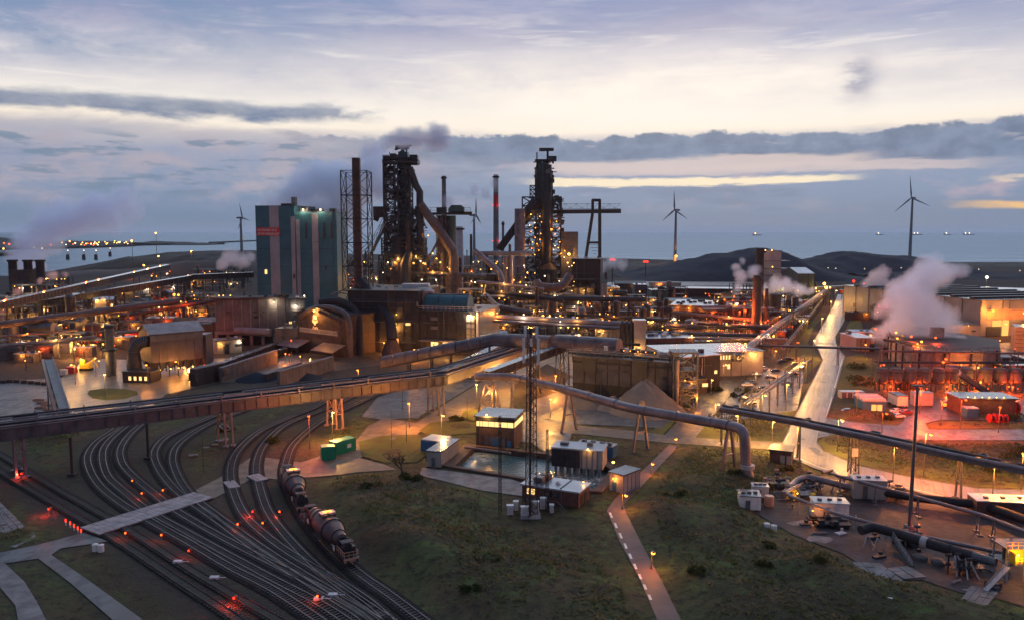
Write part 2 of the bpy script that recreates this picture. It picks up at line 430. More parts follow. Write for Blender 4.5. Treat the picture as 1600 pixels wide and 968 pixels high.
# ================================================================ ground
def inpoly(xs, ys, poly):
    r = np.zeros(xs.shape, bool); n = len(poly); j = n-1
    for i in range(n):
        xi, yi = poly[i][0], poly[i][1]; xj, yj = poly[j][0], poly[j][1]
        c = ((yi > ys) != (yj > ys)) & (xs < (xj-xi)*(ys-yi)/(yj-yi+1e-9)+xi); r ^= c; j = i
    return r
def GP(pl, z=0.0): return [G(x, y, z) for x, y in pl]
FLAT = []          # polygons the terrain must stay level under
def sheet(name, pl, z, mt, label=None, flat=True, kerb=0.0):
    p = GP(pl); m = M()
    n = len(p)
    me = bpy.data.meshes.new(name)
    import bmesh
    bm = bmesh.new(); vs = [bm.verts.new((q.x, q.y, z)) for q in p]; f = bm.faces.new(vs); bm.normal_update()
    if f.normal.z < 0: f.normal_flip()
    bmesh.ops.triangulate(bm, faces=[f]); bm.to_mesh(me); bm.free()
    me.materials.append(MATS[mt]); o = bpy.data.objects.new(name, me); COL.objects.link(o); o['kind'] = 'structure'
    if label: o['label'] = label
    if flat: FLAT.append(p)
    if kerb:
        k = M(); q = [Vector((a.x, a.y, z)) for a in p]
        for a, b in zip(q, q[1:]+q[:1]): k.beam(a+Vector((0,0,.0)), b+Vector((0,0,.0)), .25, kerb)
        ko = P(k, 'kerb', 'concrete', o)
    return o
road = sheet('road', [(1309,460),(1330,460),(1329,480),(1317,505),(1305,525),(1306,535),(1313,548),(1320,556),(1312,585),(1302,620),(1291,655),(1278,678),(1276,690),(1286,703),(1340,726),(1430,746),(1530,762),(1640,766),(1640,806),(1540,790),(1480,779),(1390,757),(1310,741),(1275,731),(1240,716),(1227,704),(1223,690),(1240,655),(1262,610),(1286,562),(1280,548),(1271,533),(1289,502),(1302,478)], .05, 'road_wet')
sheet('side_road', [(1289,652),(1340,660),(1400,664),(1450,670),(1640,670),(1640,687),(1480,687),(1400,685),(1330,672),(1277,684)], .035, 'asphalt_wet')
sheet('yard', [(1396,640),(1404,628),(1440,618),(1640,622),(1640,657),(1470,655),(1446,660),(1452,672),(1398,668),(1414,655),(1395,648)], .025, 'asphalt_wet')
sheet('service_road', [(830,658),(900,664),(985,672),(1050,680),(1130,686),(1226,690),(1228,703),(1130,697),(1040,691),(960,683),(870,674),(826,672)], .04, 'gravel_path')
sheet('plant_road', [(1172,548),(1200,548),(1190,562),(1170,585),(1140,618),(1118,645),(1082,688),(1036,682),(1075,640),(1092,610),(1100,590),(1128,575),(1150,560)], .055, 'asphalt_wet')
sheet('car_park', [(1180,575),(1258,580),(1246,640),(1120,660),(1135,625)], .03, 'asphalt_wet')
sheet('access_road', [(395,712),(430,716),(470,722),(500,712),(548,698),(575,665),(600,652),(650,660),(705,625),(745,600),(800,565),(850,540),(890,545),(835,580),(805,600),(795,640),(745,648),(700,660),(655,675),(640,686),(610,695),(562,715),(600,725),(620,733),(560,737),(520,742),(470,746),(430,748),(400,744),(340,775),(325,782),(305,765),(350,742)], .035, 'gravel_path')
sheet('west_yard', [(-30,596),(95,590),(105,640),(60,660),(-40,665)], .03, 'yard_concrete')
sheet('west_road', [(100,610),(95,590),(125,568),(160,560),(215,562),(260,570),(320,575),(400,560),(470,540),(560,545),(560,560),(480,570),(400,590),(330,600),(260,615),(230,640),(110,650)], .045, 'road_wet')
sheet('stock_yard', [(832,625),(870,612),(890,590),(1060,592),(1068,640),(1035,668),(905,662),(828,656)], .045, 'yard_concrete')
sheet('wet_yard', [(590,620),(700,590),(770,570),(745,598),(700,625),(650,652),(600,655),(565,650)], .028, 'yard_concrete')
sheet('footpath', [(1047,693),(1059,697),(988,775),(975,787),(978,800),(1003,850),(1033,905),(1070,980),(1032,980),(1000,905),(968,845),(948,797),(960,780),(1000,738)], .05, 'path_red')
sheet('pump_yard', [(1180,800),(1215,760),(1260,745),(1300,742),(1400,765),(1480,787),(1540,800),(1640,815),(1640,960),(1560,935),(1500,925),(1440,905),(1400,905),(1370,900),(1320,865),(1240,835)], .03, 'ash_ground')
sheet('pavement', [(660,730),(700,735),(800,748),(830,760),(820,775),(750,765),(690,750),(655,742)], .04, 'slab_concrete')
sheet('pavement', [(745,650),(850,640),(900,650),(890,690),(850,705),(830,690),(745,690)], .038, 'yard_concrete')
sheet('gravel_track', [(-10,865),(60,850),(130,832),(170,845),(95,856),(80,866),(130,900),(220,965),(235,980),(190,980),(110,910),(60,872),(-10,882)], .03, 'yard_concrete')
sheet('footpath', [(-10,876),(8,880),(38,908),(58,940),(78,980),(30,980),(24,945),(-10,905)], .045, 'slab_concrete')
for pl in ([(840,530),(1180,530),(1160,560),(1110,585),(900,590),(840,560)], [(1420,545),(1640,530),(1640,575),(1440,575)], [(330,560),(560,540),(600,570),(330,600)]):
    sheet('asphalt_ground', pl, .012, 'asphalt_wet')
# road paint and kerbs
m = M()
for seg in ([(1309,460),(1302,478),(1289,502),(1271,533),(1280,548),(1286,562),(1262,610),(1240,655),(1223,690),(1227,704),(1240,717),(1275,732),(1310,742),(1390,758),(1480,780),(1540,791),(1640,807)],[(1330,460),(1329,480),(1317,505),(1305,525),(1306,535),(1313,548),(1320,556),(1312,585),(1302,620),(1291,652)],[(1276,690),(1286,703),(1340,726),(1430,746),(1530,762),(1640,766)]):
    pp = [G(x,y,.06) for x,y in seg]
    for a, b in zip(pp, pp[1:]): m.beam(a, b, .3, .16)
P(m, 'kerb', 'concrete', road)
m = M()
for seg in ([(1300,620),(1291,650)], [(1316,560),(1304,605)], [(1225,697),(1238,710),(1275,727),(1310,738)], [(1390,754),(1480,776),(1540,786)]):
    pp = [G(x,y,.062) for x,y in seg]
    for a, b in zip(pp, pp[1:]): m.beam(a, b, .22, .01)
for k in range(9):
    a = G(953+k*7.6, 800+k*16.0, .062); b = G(953+k*7.6+3.2, 800+k*16.0+8, .062); m.beam(a, b, .45, .012)
P(m, 'road_marking', 'white_line', road)
# dark seams and puddle streaks of the wet carriageway are in the material; crossing panels are built below
# ---- tracks
TR = [
 [(196,655),(178,672),(150,692),(137,714),(142,738),(158,762),(190,788),(240,818),(300,852),(360,888),(430,925),(520,985)],
 [(214,655),(186,675),(166,695),(160,714),(168,744),(195,770),(233,800),(290,832),(350,865),(420,903),(500,945),(560,985)],
 [(232,655),(206,676),(189,700),(190,722),(205,742),(240,772),(280,802),(345,840),(400,869),(470,905),(560,955),(600,985)],
 [(360,640),(306,662),(262,682),(243,702),(243,722),(258,748),(285,776),(330,808),(400,860),(480,912),(560,962),(590,985)],
 [(385,640),(328,662),(284,690),(270,714),(278,745),(300,776),(350,815),(420,865),(500,915),(600,978)],
 [(540,600),(500,632),(456,651),(406,674),(374,702),(361,730),(364,765),(382,805),(418,840),(460,870),(520,905),(580,945),(620,985)],
 [(600,590),(560,615),(500,642),(448,663),(415,692),(401,725),(406,762),(422,805),(460,853),(515,905),(590,958),(630,985)],
 [(620,600),(570,625),(507,655),(463,690),(448,720),(447,750),(470,800),(509,850),(558,895),(610,932),(680,985)],
 [(-20,722),(0,736),(56,770),(130,813),(186,846),(285,912),(346,952),(400,990)],
 [(-20,698),(0,710),(86,762),(150,798),(212,835),(302,893),(380,939),(460,985)],
]
TRW = [smooth_path([G(x, y, 0) for x, y in t], 2.2) for t in TR]
tl = ['curved track furthest left under the pipe bridge', 'second of the three curved tracks beside each other under the pipe bridge',
 'third of the curved tracks left of the grassy gap', 'curved track just right of the grassy gap', 'curved track passing right beside the bridge leg',
 'curved track left of the bare strip before the orange signal', 'curved track right of the bare strip before the orange signal',
 'track carrying the torpedo ladle wagons', 'straight overgrown track at the lower left with red signals', 'overgrown track running beside the red-signal track at lower left']
CORR = []
for k, pth in enumerate(TRW):
    t = T('railway_track', tl[k], 'railway track', pth[0], 'railway tracks curving through the foreground')
    bm_, sl_, r1, r2 = M(), M(), [], []
    acc = 0
    over = k >= 8
    for i, p in enumerate(pth):
        d = (pth[min(i+1, len(pth)-1)]-pth[max(i-1, 0)]).normalized(); nn = Vector((-d.y, d.x, 0))
        CORR.append((p.x, p.y, 2.0))
        r1.append(p+nn*.72+Vector((0,0,.34))); r2.append(p-nn*.72+Vector((0,0,.34)))
        if i < len(pth)-1:
            q = pth[i+1]; L = (q-p).length
            n_ = max(1, int(L/.7))
            for j in range(n_):
                c = p.lerp(q, (j+.5)/n_); sl_.beam(c-nn*1.25+Vector((0,0,.2)), c+nn*1.25+Vector((0,0,.2)), .26, .16)
            wd = 1.2 if over else 1.9
            bm_.add([p-nn*wd+Vector((0,0,.05)), p-nn*(wd-.6)+Vector((0,0,.2)), p+nn*(wd-.6)+Vector((0,0,.2)), p+nn*wd+Vector((0,0,.05)),
                     q-nn*wd+Vector((0,0,.05)), q-nn*(wd-.6)+Vector((0,0,.2)), q+nn*(wd-.6)+Vector((0,0,.2)), q+nn*wd+Vector((0,0,.05))], [(0,1,5,4),(1,2,6,5),(2,3,7,6)])
    for v in range(len(bm_.v)): bm_.v[v] = (bm_.v[v][0], bm_.v[v][1], bm_.v[v][2]+k*.006)
    P(bm_, 'ballast', 'ballast_brown' if over else 'ballast', t, kind='stuff')
    P(sl_, 'sleeper', 'rust_dark' if over else 'sleeper', t, kind='stuff')
    for rr in (r1, r2):
        m = M()
        for a, b in zip(rr, rr[1:]): m.beam(a, b, .09, .17)
        P(m, 'rail', 'rail_steel' if not over else 'rust', t)
# ---- terrain
FLAT.append(GP([(770,815),(790,770),(820,745),(965,735),(990,765),(930,800),(885,822)])); FLAT.append(GP([(640,745),(655,680),(735,676),(740,745)])); FLAT.append(GP([(850,745),(850,690),(965,690),(1000,735),(960,745)])); FLAT.append(GP([(495,745),(500,690),(560,690),(560,730)]))
x0, x1, y0, y1, st = -300., 330., 30., 420., 1.6
nx, ny = int((x1-x0)/st)+1, int((y1-y0)/st)+1
gx = np.linspace(x0, x1, nx); gy = np.linspace(y0, y1, ny); XX, YY = np.meshgrid(gx, gy)
flat = np.zeros(XX.shape)
for pl in FLAT: flat[inpoly(XX, YY, pl)] = 1
for (cx, cy, r) in CORR:
    i0, i1 = int((cx-x0-3)/st), int((cx-x0+3)/st)+1; j0, j1 = int((cy-y0-3)/st), int((cy-y0+3)/st)+1
    if i0 < 0 or j0 < 0 or i1 >= nx or j1 >= ny: continue
    flat[j0:j1, i0:i1] = 1
flat[YY > 300] = 1
hard = flat.copy()
def blur(a, n):
    for _ in range(n):
        p = np.pad(a, 1, mode='edge'); a = (p[1:-1,1:-1]*2+p[:-2,1:-1]+p[2:,1:-1]+p[1:-1,:-2]+p[1:-1,2:])/6
    return a
dil = np.clip(blur(flat, 3)*6, 0, 1); soft = np.clip(blur(np.maximum(dil, flat), 12)*1.4, 0, 1)
hz = np.array([[noise.fractal((x*.045, y*.045, 0), 1.0, 2.0, 4) for x in gx[::2]] for y in gy[::2]])
hz = np.kron(hz, np.ones((2,2)))[:ny, :nx]; hz = blur(hz, 2)
fz = np.array([[noise.noise((x*.30, y*.30, 4)) for x in gx] for y in gy])
hh = np.clip(hz*1.6+.5, 0, 4)+fz*.45
# the higher rough mound in the middle field
for (mx_, my_, rx, ry, h_) in ((-36,168,16,14,2.0),(-22,148,16,12,2.6),(-8,136,18,10,1.6),(42,170,16,16,1.6),(60,140,26,14,1.6),(-95,140,18,14,1.0)):
    hh += h_*np.exp(-((XX-mx_)/rx)**2-((YY-my_)/ry)**2)
ZT = hh*(1-soft)-.12*soft+.05*(1-soft)
for _px, _py, r0_ in ((790,720,26),): pass
gm = bpy.data.meshes.new('ground')
# the quench basin: leave a hole in the terrain
BAS = GP([(700,729),(735,697),(872,712),(940,722),(962,736),(935,768),(905,766),(825,750)])
hole = inpoly(XX, YY, BAS)
idx = np.arange(nx*ny).reshape(ny, nx)
qa = np.stack([idx[:-1,:-1], idx[:-1,1:], idx[1:,1:], idx[1:,:-1]], -1).reshape(-1, 4)
keep = ~(hole.ravel()[qa].all(axis=1))
qa = qa[keep]
gm.from_pydata(np.stack([XX, YY, ZT], -1).reshape(-1,3).tolist(), [], qa.tolist())
gm.polygons.foreach_set('use_smooth', [True]*len(gm.polygons))
dirt = gm.attributes.new('dirt', 'FLOAT', 'POINT')
dv = np.clip((YY-262)/50, 0, 1)*.9
for pl in ([(0,660),(110,650),(110,980),(0,980)],): pass
dv = np.maximum(dv, .75*blur(hard*(YY < 300)*(XX < -25), 3))
dirt.data.foreach_set('value', np.clip(dv, 0, 1).ravel())
g = bpy.data.materials.new('rough_ground'); g.use_nodes = True; q = NT(g.node_tree); g.node_tree.nodes.clear()
b = q.n('ShaderNodeBsdfPrincipled'); o = q.n('ShaderNodeOutputMaterial'); g.node_tree.links.new(b.outputs[0], o.inputs[0])
pos = q.n('ShaderNodeNewGeometry').outputs['Position']
at = q.n('ShaderNodeAttribute', attribute_name='dirt').outputs['Fac']
na = q.noise(pos, .055, 6, .65, .4); nb = q.noise(pos, .5, 6, .7); nc = q.noise(pos, .16, 5, .6, .8); nd = q.noise(pos, 2.6, 4, .7)
c = q.mix(q.step(na, .38, .62), (.072,.084,.032,1), (.108,.082,.042,1))
c = q.mix(q.step(nc, .50, .66), c, (.105,.150,.040,1))
c = q.mix(q.m('MULTIPLY', q.step(q.noise(pos, .028, 6, .7, .8), .46, .60), .6), c, (.052,.036,.026,1))
c = q.mix(q.m('MULTIPLY', q.step(nb, .45, .68), .85), c, (.018,.019,.014,1))
c = q.mix(q.m('MULTIPLY', q.step(nd, .56, .72), .7), c, (.16,.13,.085,1))
dc = q.mix(q.step(nb, .35, .65), (.050,.042,.038,1), (.085,.068,.058,1))
c = q.mix(q.m('ADD', at, q.m('MULTIPLY', q.m('SUBTRACT', nc, .5), .8), clamp=True), c, dc)
q.put(b.inputs['Base Color'], c); b.inputs['Roughness'].default_value = .9; b.inputs['Specular IOR Level'].default_value = .15
bb = q.n('ShaderNodeBump'); bb.inputs['Strength'].default_value = 1.0; bb.inputs['Distance'].default_value = 1.1
q.put(bb.inputs['Height'], q.m('ADD', nb, q.m('MULTIPLY', nd, .5))); q.put(b.inputs['Normal'], bb.outputs[0])
MATS['rough_ground'] = g; gm.materials.append(g)
go = bpy.data.objects.new('ground', gm); COL.objects.link(go); go['kind'] = 'structure'
def hgt(x, y):
    i = min(max(int((x-x0)/st), 0), nx-1); j = min(max(int((y-y0)/st), 0), ny-1)
    return float(ZT[j, i])
# far land: one sheet from under the terrain's edge to the coast
land = [(-900,-60),(-900,200),(-760,780),(-790,1100)]+[tuple(G(x,y)[:2]) for x, y in ((20,431),(70,425),(100,420),(150,411),(190,403),(225,399),(262,394),(330,391.5),(400,391),(520,396),(700,399),(880,402.5),(940,403),(1050,406),(1150,407),(1300,409),(1450,412),(1600,416),(1800,422))]+[(1500,600),(900,-60)]
m = M(); m.v = [(a, b_, -.32) for a, b_ in land]; 
import bmesh
def fill(name, pts, z, mt):
    me = bpy.data.meshes.new(name); bm = bmesh.new(); vs = [bm.verts.new((p[0], p[1], z)) for p in pts]; f = bm.faces.new(vs); bm.normal_update()
    if f.normal.z < 0: f.normal_flip()
    bmesh.ops.triangulate(bm, faces=[f]); bm.to_mesh(me); bm.free(); me.materials.append(MATS[mt])
    o = bpy.data.objects.new(name, me); COL.objects.link(o); o['kind'] = 'structure'; return o
def far_land():
    coast = [(-760,780),(-790,1100)]+land[4:-2]
    fill('land', [(-1000,419)]+coast+[(1500,419)], -.2, 'far_ground')
    fill('land', [(-1000,-60),(-299,-60),(-299,419),(-1000,419)], -.2, 'far_ground')
    fill('land', [(329,-60),(1500,-60),(1500,419),(329,419)], -.2, 'far_ground')
    fill('land', [(-299,-60),(329,-60),(329,31),(-299,31)], -.2, 'far_ground')
mat('far_ground', (.034,.030,.031), .95, 0, .5, .02, spec=.05, col2=(.055,.043,.04))
far_land()
# sea
g = bpy.data.materials.new('sea_water'); g.use_nodes = True; q = NT(g.node_tree); g.node_tree.nodes.clear()
b = q.n('ShaderNodeBsdfDiffuse'); gl = q.n('ShaderNodeBsdfGlossy'); gl.inputs['Roughness'].default_value = .25; gl.inputs['Color'].default_value = (.75,.85,1,1); ms = q.n('ShaderNodeMixShader'); ms.inputs[0].default_value = .20; o = q.n('ShaderNodeOutputMaterial'); g.node_tree.links.new(b.outputs[0], ms.inputs[1]); g.node_tree.links.new(gl.outputs[0], ms.inputs[2]); g.node_tree.links.new(ms.outputs[0], o.inputs[0])
pos = q.n('ShaderNodeNewGeometry').outputs['Position']
mp = q.n('ShaderNodeMapping'); q.put(mp.inputs[0], pos); mp.inputs['Scale'].default_value = (.25, 1, 1)
sw = q.noise(mp.outputs[0], .012, 6, .6)
# surf lines running along the beach
sps = q.n('ShaderNodeSeparateXYZ'); q.put(sps.inputs[0], pos)
yy = q.m('ADD', sps.outputs[1], q.m('MULTIPLY', q.noise(pos, .004, 4), 260))
near = q.m('MULTIPLY', q.step(sps.outputs[1], 2500, 1500), q.step(sps.outputs[0], -300, 0))
wl = q.m('MULTIPLY', q.step(q.m('SINE', q.m('MULTIPLY', yy, .045)), .72, .95), near)
c = q.mix(q.step(sw, .35, .65), (.075,.135,.155,1), (.10,.165,.185,1))
c = q.mix(q.m('MULTIPLY', wl, .5), c, (.5,.5,.52,1))
q.put(b.inputs['Color'], c)
bb = q.n('ShaderNodeBump'); bb.inputs['Strength'].default_value = .6; bb.inputs['Distance'].default_value = .5
q.put(bb.inputs['Height'], q.m('ADD', q.noise(pos, .10, 5, .65), q.m('MULTIPLY', sw, 6))); q.put(b.inputs['Normal'], bb.outputs[0]); q.put(gl.inputs['Normal'], bb.outputs[0])
MATS['sea_water'] = g
g = bpy.data.materials.new('sea_water2')
m = M(); m.quad((-60000,-60,-2.5),(60000,-60,-2.5),(60000,70000,-2.5),(-60000,70000,-2.5)); O(m, 'sea', 'sea_water', kind='structure')
# ---- hills of the stockyard and dunes
def ridge(name, prof, ybase, ydepth, mt, basew=1.0, kind='structure'):
    """height profile along the view, built as a real heap with front and back slopes"""
    pts = smooth_path([Vector((p[0], p[1], 0)) for p in prof], 6)
    yc = ybase+ydepth/2; m = M(); n2 = 26; V = []
    for p in pts:
        top = D(p.x, p.y, yc)
        for j in range(n2+1):
            t = j/n2; y = ybase+ydepth*t
            s_ = math.sin(PI*t)**.8 if 0 < t < 1 else 0
            h_ = max(top.z, .2)*s_*(1+.10*noise.noise((top.x*.02, y*.02, 3)))+(noise.fractal((top.x*.035, y*.02, 1), .9, 2.1, 5))*3.2*s_
            V.append((top.x, y, h_-.3))
    k = n2+1
    m.v = V; m.f = [(i*k+j, (i+1)*k+j, (i+1)*k+j+1, i*k+j+1) for i in range(len(pts)-1) for j in range(n2)]
    o = O(m, name, mt, kind=kind, smooth=True); return o
ridge('hill', [(960,436),(990,424),(1050,411),(1100,400),(1160,391),(1200,388),(1216,391),(1240,404),(1262,415),(1290,425),(1330,432)], 960, 260, 'coal')
ridge('hill', [(1225,412),(1255,406),(1272,403),(1285,403),(1300,397),(1330,394),(1380,397),(1400,400),(1430,402),(1450,408),(1480,416),(1500,424)], 1120, 300, 'coal')
ridge('dune', [(880,411),(930,409),(1000,412),(1050,413),(1200,412),(1400,412),(1450,413),(1540,414),(1600,416),(1700,420),(1800,424)], 1330, 240, 'dune')
ridge('hill', [(1350,428),(1420,424),(1500,428),(1560,430),(1700,434)], 1000, 120, 'coal')
ridge('dune', [(168,416),(186,405),(205,402),(240,399.5),(300,398),(420,397),(520,401),(560,404)], 1250, 200, 'dune')
ridge('hill', [(95,430),(115,425),(150,422),(190,421),(220,417),(260,411),(300,408),(360,406),(400,410),(420,416)], 1100, 90, 'sand_land')
ridge('coast', [(-120,368),(-20,370),(20,376),(60,378),(110,377),(160,377),(190,378),(215,380)], 3200, 500, 'dune')
ridge('coast', [(225,381),(240,377),(300,379),(330,380),(340,381)], 3600, 300, 'dune')
def pier(pl, wd, mt='dune'):
    m = M(); p = [G(x, y) for x, y in pl]
    for a, b_ in zip(p, p[1:]): m.beam((a.x,a.y,1), (b_.x,b_.y,1), wd, 8)
    O(m, 'breakwater', mt, kind='structure')
pier([(330,379.5),(400,376.3),(520,373.5)], 25); pier([(150,384),(240,382.5),(345,381)], 60); pier([(-60,390),(20,389),(110,387),(160,385.5),(200,384)], 70)
pier([(-80,400),(0,399),(12,396)], 60)
# foam line of the beach
m = M()
for j, (dy, wd) in enumerate(((25, 9), (80, 7), (150, 6))):
    pr = [G(x, y) for x, y in ((700,399),(880,402),(940,402.6),(1050,405),(1150,406),(1300,408),(1450,411),(1600,415),(1800,421))]
    pr = smooth_path([Vector((a.x, a.y+dy*(1.2), -2.4+j*.02)) for a in pr], 30)
    for i, (a, b_) in enumerate(zip(pr, pr[1:])):
        if noise.noise((a.x*.01, j*3, 0)) > -.25+.15*j:
            w_ = wd*(1+noise.noise((a.x*.02, j, 2)))
            m.quad((a.x,a.y-w_/2,a.z+.05),(b_.x,b_.y-w_/2,b_.z+.05),(b_.x,b_.y+w_/2,b_.z+.05),(a.x,a.y+w_/2,a.z+.05))
O(m, 'surf', 'white_line', kind='structure')
m = M(); random.seed(12)
for i in range(46):
    f = random.random(); q_ = random.choice([[(1320,465),(1296,520),(1305,560),(1270,640),(1250,690),(1270,715),(1400,748),(1560,782)],[(540,725),(600,690),(680,640),(760,600),(830,560)],[(1160,570),(1110,620),(1060,680)],[(840,665),(960,676),(1100,690),(1215,698)],[(130,620),(180,580),(300,585),(440,560)]]); k = min(int(f*(len(q_)-1)), len(q_)-2); g_ = f*(len(q_)-1)-k; a, b = q_[k], q_[k+1]; c = G(a[0]+(b[0]-a[0])*g_, a[1]+(b[1]-a[1])*g_); c.x += random.uniform(-2.5,2.5); w_ = random.uniform(.8,2.2); h_ = random.uniform(1.5,6); m.add([(c.x-w_/2,c.y-h_/2,.068+i*.0006),(c.x+w_/2,c.y-h_/2,.068+i*.0006),(c.x+w_/2,c.y+h_/2,.068+i*.0006),(c.x-w_/2,c.y+h_/2,.068+i*.0006)], [(0,1,2,3)])
P(m, 'asphalt_patch', 'roof_dark', road, kind='stuff')
# grass islands and verges on sheets
def verge(pl, mt='grass_green', z=.09): return sheet('verge', pl, z, mt, flat=False)
verge([(136,615),(140,609),(165,606),(195,607),(214,611),(216,616),(195,623),(165,625),(145,622)])
verge([(655,672),(672,660),(700,657),(745,660),(745,676),(700,679),(668,680)]); verge([(720,652),(724,643),(745,636),(760,640),(760,652),(740,657)])
verge([(560,690),(600,680),(652,678),(690,695),(650,722),(600,722),(565,712)])
verge([(1240,680),(1225,660),(1262,585),(1284,562),(1262,535),(1272,510),(1282,500),(1255,500),(1225,560),(1215,600),(1180,640),(1100,655),(1082,690),(1150,692),(1222,690)], z=.02)
verge([(1322,557),(1345,552),(1375,572),(1395,600),(1392,616),(1360,612),(1322,624),(1306,606)], z=.02); verge([(1330,498),(1345,500),(1352,530),(1325,545),(1312,532)], z=.02)
verge([(1278,690),(1289,703),(1343,725),(1432,744),(1530,760),(1640,764),(1640,740),(1440,715),(1340,690),(1296,675)], z=.02)
verge([(1452,660),(1470,657),(1640,660),(1640,668),(1452,669),(1445,665)], z=.02)
verge([(1300,650),(1340,620),(1395,640),(1412,655),(1398,666),(1340,660)], z=.02)
verge([(830,668),(860,650),(905,663),(960,670),(1000,676),(1020,672),(1050,640),(1068,642),(1035,680),(960,672),(870,664)], z=.032)
# ================================================================ builders
BL = []
class Bld:
    def __init__(s, name, label, cat, a, b, dep, h, wall, roof='roof_wet', group=None, z=0.0, za=None, roofkind='flat', rh=3.0, over=.3, corr=False):
        """a, b: photo positions (or points) of the front base corners"""
        a = a if isinstance(a, Vector) else G(a[0], a[1], 0); b = b if isinstance(b, Vector) else G(b[0], b[1], 0)
        s.a = Vector((a.x, a.y, z)); s.b = Vector((b.x, b.y, z)); s.z = z; s.h = h; s.dep = dep
        BL.append(s); s.done = corr or name in ('control_building','hut','switch_house','filter_house','portacabin','truck_box','pump_shed','office_building','filter_hall','power_station','workshop','shipping_container')
        s.d = (s.b-s.a); s.L = s.d.length; s.d.normalize(); s.n = Vector((-s.d.y, s.d.x, 0))
        s.t = T(name, label, cat, (s.a+s.b)/2+s.n*dep/2, group)
        m = M(); q = [s.a, s.b, s.b+s.n*dep, s.a+s.n*dep]
        if roofkind == 'gable':      # ridge runs front to back... gable at the front
            tp = Vector((0,0,h)); rz = Vector((0,0,h+rh)); mid = (s.a+s.b)/2
            m.add([q[0],q[1],q[1]+tp,mid+rz,q[0]+tp, q[3],q[2],q[2]+tp,mid+s.n*dep+rz,q[3]+tp],
                  [(0,1,2,3,4),(6,5,9,8,7),(1,6,7,2),(5,0,4,9),(2,7,8,3),(4,3,8,9)])
            P(m, 'wall', wall, s.t)
            r = M()
            for e, f in ((q[0]-s.d*over+tp, q[1]+s.d*over+tp),):
                up = Vector((0,0,.12)); bk = s.n*(dep+over); fr = -s.n*over
                r.add([e+fr+up, mid+rz+fr+up*2, mid+rz+bk+up*2, e+bk+up, f+fr+up, f+bk+up, e+fr+up*2.6, mid+rz+fr+up*3.6, mid+rz+bk+up*3.6, e+bk+up*2.6, f+fr+up*2.6, f+bk+up*2.6],
                      [(6,9,8,7),(7,8,11,10),(0,1,2,3),(1,4,5,2),(0,6,7,1),(1,7,10,4),(3,2,8,9),(2,5,11,8),(0,3,9,6),(4,10,11,5)])
            P(r, 'roof', roof, s.t)
        elif roofkind == 'ridge':    # ridge parallel to the front
            tp = Vector((0,0,h)); rz = Vector((0,0,h+rh)); ml = (q[0]+q[3])/2; mr = (q[1]+q[2])/2
            m.add([q[0],q[1],q[2],q[3],q[0]+tp,q[1]+tp,q[2]+tp,q[3]+tp,ml+rz,mr+rz], [(0,1,5,4),(1,2,6,9,5),(2,3,7,6),(3,0,4,8,7),(4,5,9,8),(6,7,8,9)])
            P(m, 'wall', wall, s.t); r = M(); o = over; up = Vector((0,0,.15)); dd = s.d*o; nn = s.n*o
            r.add([q[0]-dd-nn+tp+up, q[1]+dd-nn+tp+up, mr+dd+rz+up, ml-dd+rz+up, q[2]+dd+nn+tp+up, q[3]-dd+nn+tp+up,
                   q[0]-dd-nn+tp+up*2.5, q[1]+dd-nn+tp+up*2.5, mr+dd+rz+up*2.5, ml-dd+rz+up*2.5, q[2]+dd+nn+tp+up*2.5, q[3]-dd+nn+tp+up*2.5],
                  [(6,7,8,9),(9,8,10,11),(0,3,2,1),(3,5,4,2),(0,1,7,6),(4,5,11,10),(1,2,8,7),(2,4,10,8),(0,6,9,3),(3,9,11,5)])
            P(r, 'roof', roof, s.t)
        else:
            m.prism(q, z, z+h); P(m, 'wall', wall, s.t)
            if roof:
                r = M(); o = over
                r.prism([s.a-s.d*o-s.n*o, s.b+s.d*o-s.n*o, s.b+s.d*o+s.n*(dep+o), s.a-s.d*o+s.n*(dep+o)], z+h+.01, z+h+.35)
                P(r, 'roof', roof, s.t)
        if corr:
            m = M(); k = int(s.L/.45)
            for i in range(k+1): m.add(*s._bx('F', i*s.L/k-.06, i*s.L/k+.06, .1, h-.1, .06))
            k = int(dep/.45)
            for i in range(k+1): m.add(*s._bx('R', i*dep/k-.06, i*dep/k+.06, .1, h-.1, .06))
            P(m, 'corrugation', wall, s.t, kind='stuff')
    def _bx(s, face, u0, u1, z0, z1, out, inn=.05):
        if face == 'F': o, d, n = s.a, s.d, -s.n
        elif face == 'R': o, d, n = s.b, s.n, s.d
        else: o, d, n = s.a+s.n*s.dep, -s.n, -s.d
        p = [o+d*u0-n*inn, o+d*u0+n*out, o+d*u1+n*out, o+d*u1-n*inn]
        Z = Vector((0,0,1)); vs = [q+Z*z0 for q in p]+[q+Z*z1 for q in p]
        return vs, [(0,1,2,3),(4,7,6,5),(0,4,5,1),(1,5,6,2),(2,6,7,3),(3,7,4,0)]
    def rect(s, name, mt, face, u0, u1, z0, z1, out=.08, label=None, parent=None):
        m = M(); m.add(*s._bx(face, u0, u1, z0, z1, out)); return P(m, name, mt, parent or s.t, label)
    def row(s, name, mt, face, n, u0, u1, z0, z1, gap=.35, out=.08, frame=None):
        f = (u1-u0)/n
        for i in range(n):
            a = u0+i*f+f*gap/2; b = u0+(i+1)*f-f*gap/2
            if frame:
                w = s.rect(name, frame, face, a-.12, b+.12, z0-.12, z1+.12, out)
                s.rect('pane', mt, face, a, b, z0, z1, out+.03, parent=w)
            else: s.rect(name, mt, face, a, b, z0, z1, out)
    def ribs(s, mt, face, n, w=.25, out=.25, z0=0, z1=None, name='wall_rib'):
        L = s.L if face == 'F' else s.dep
        for i in range(n+1): s.rect(name, mt, face, max(0, i*L/n-w/2), min(L, i*L/n+w/2), z0, (z1 or s.h)-.02, out)
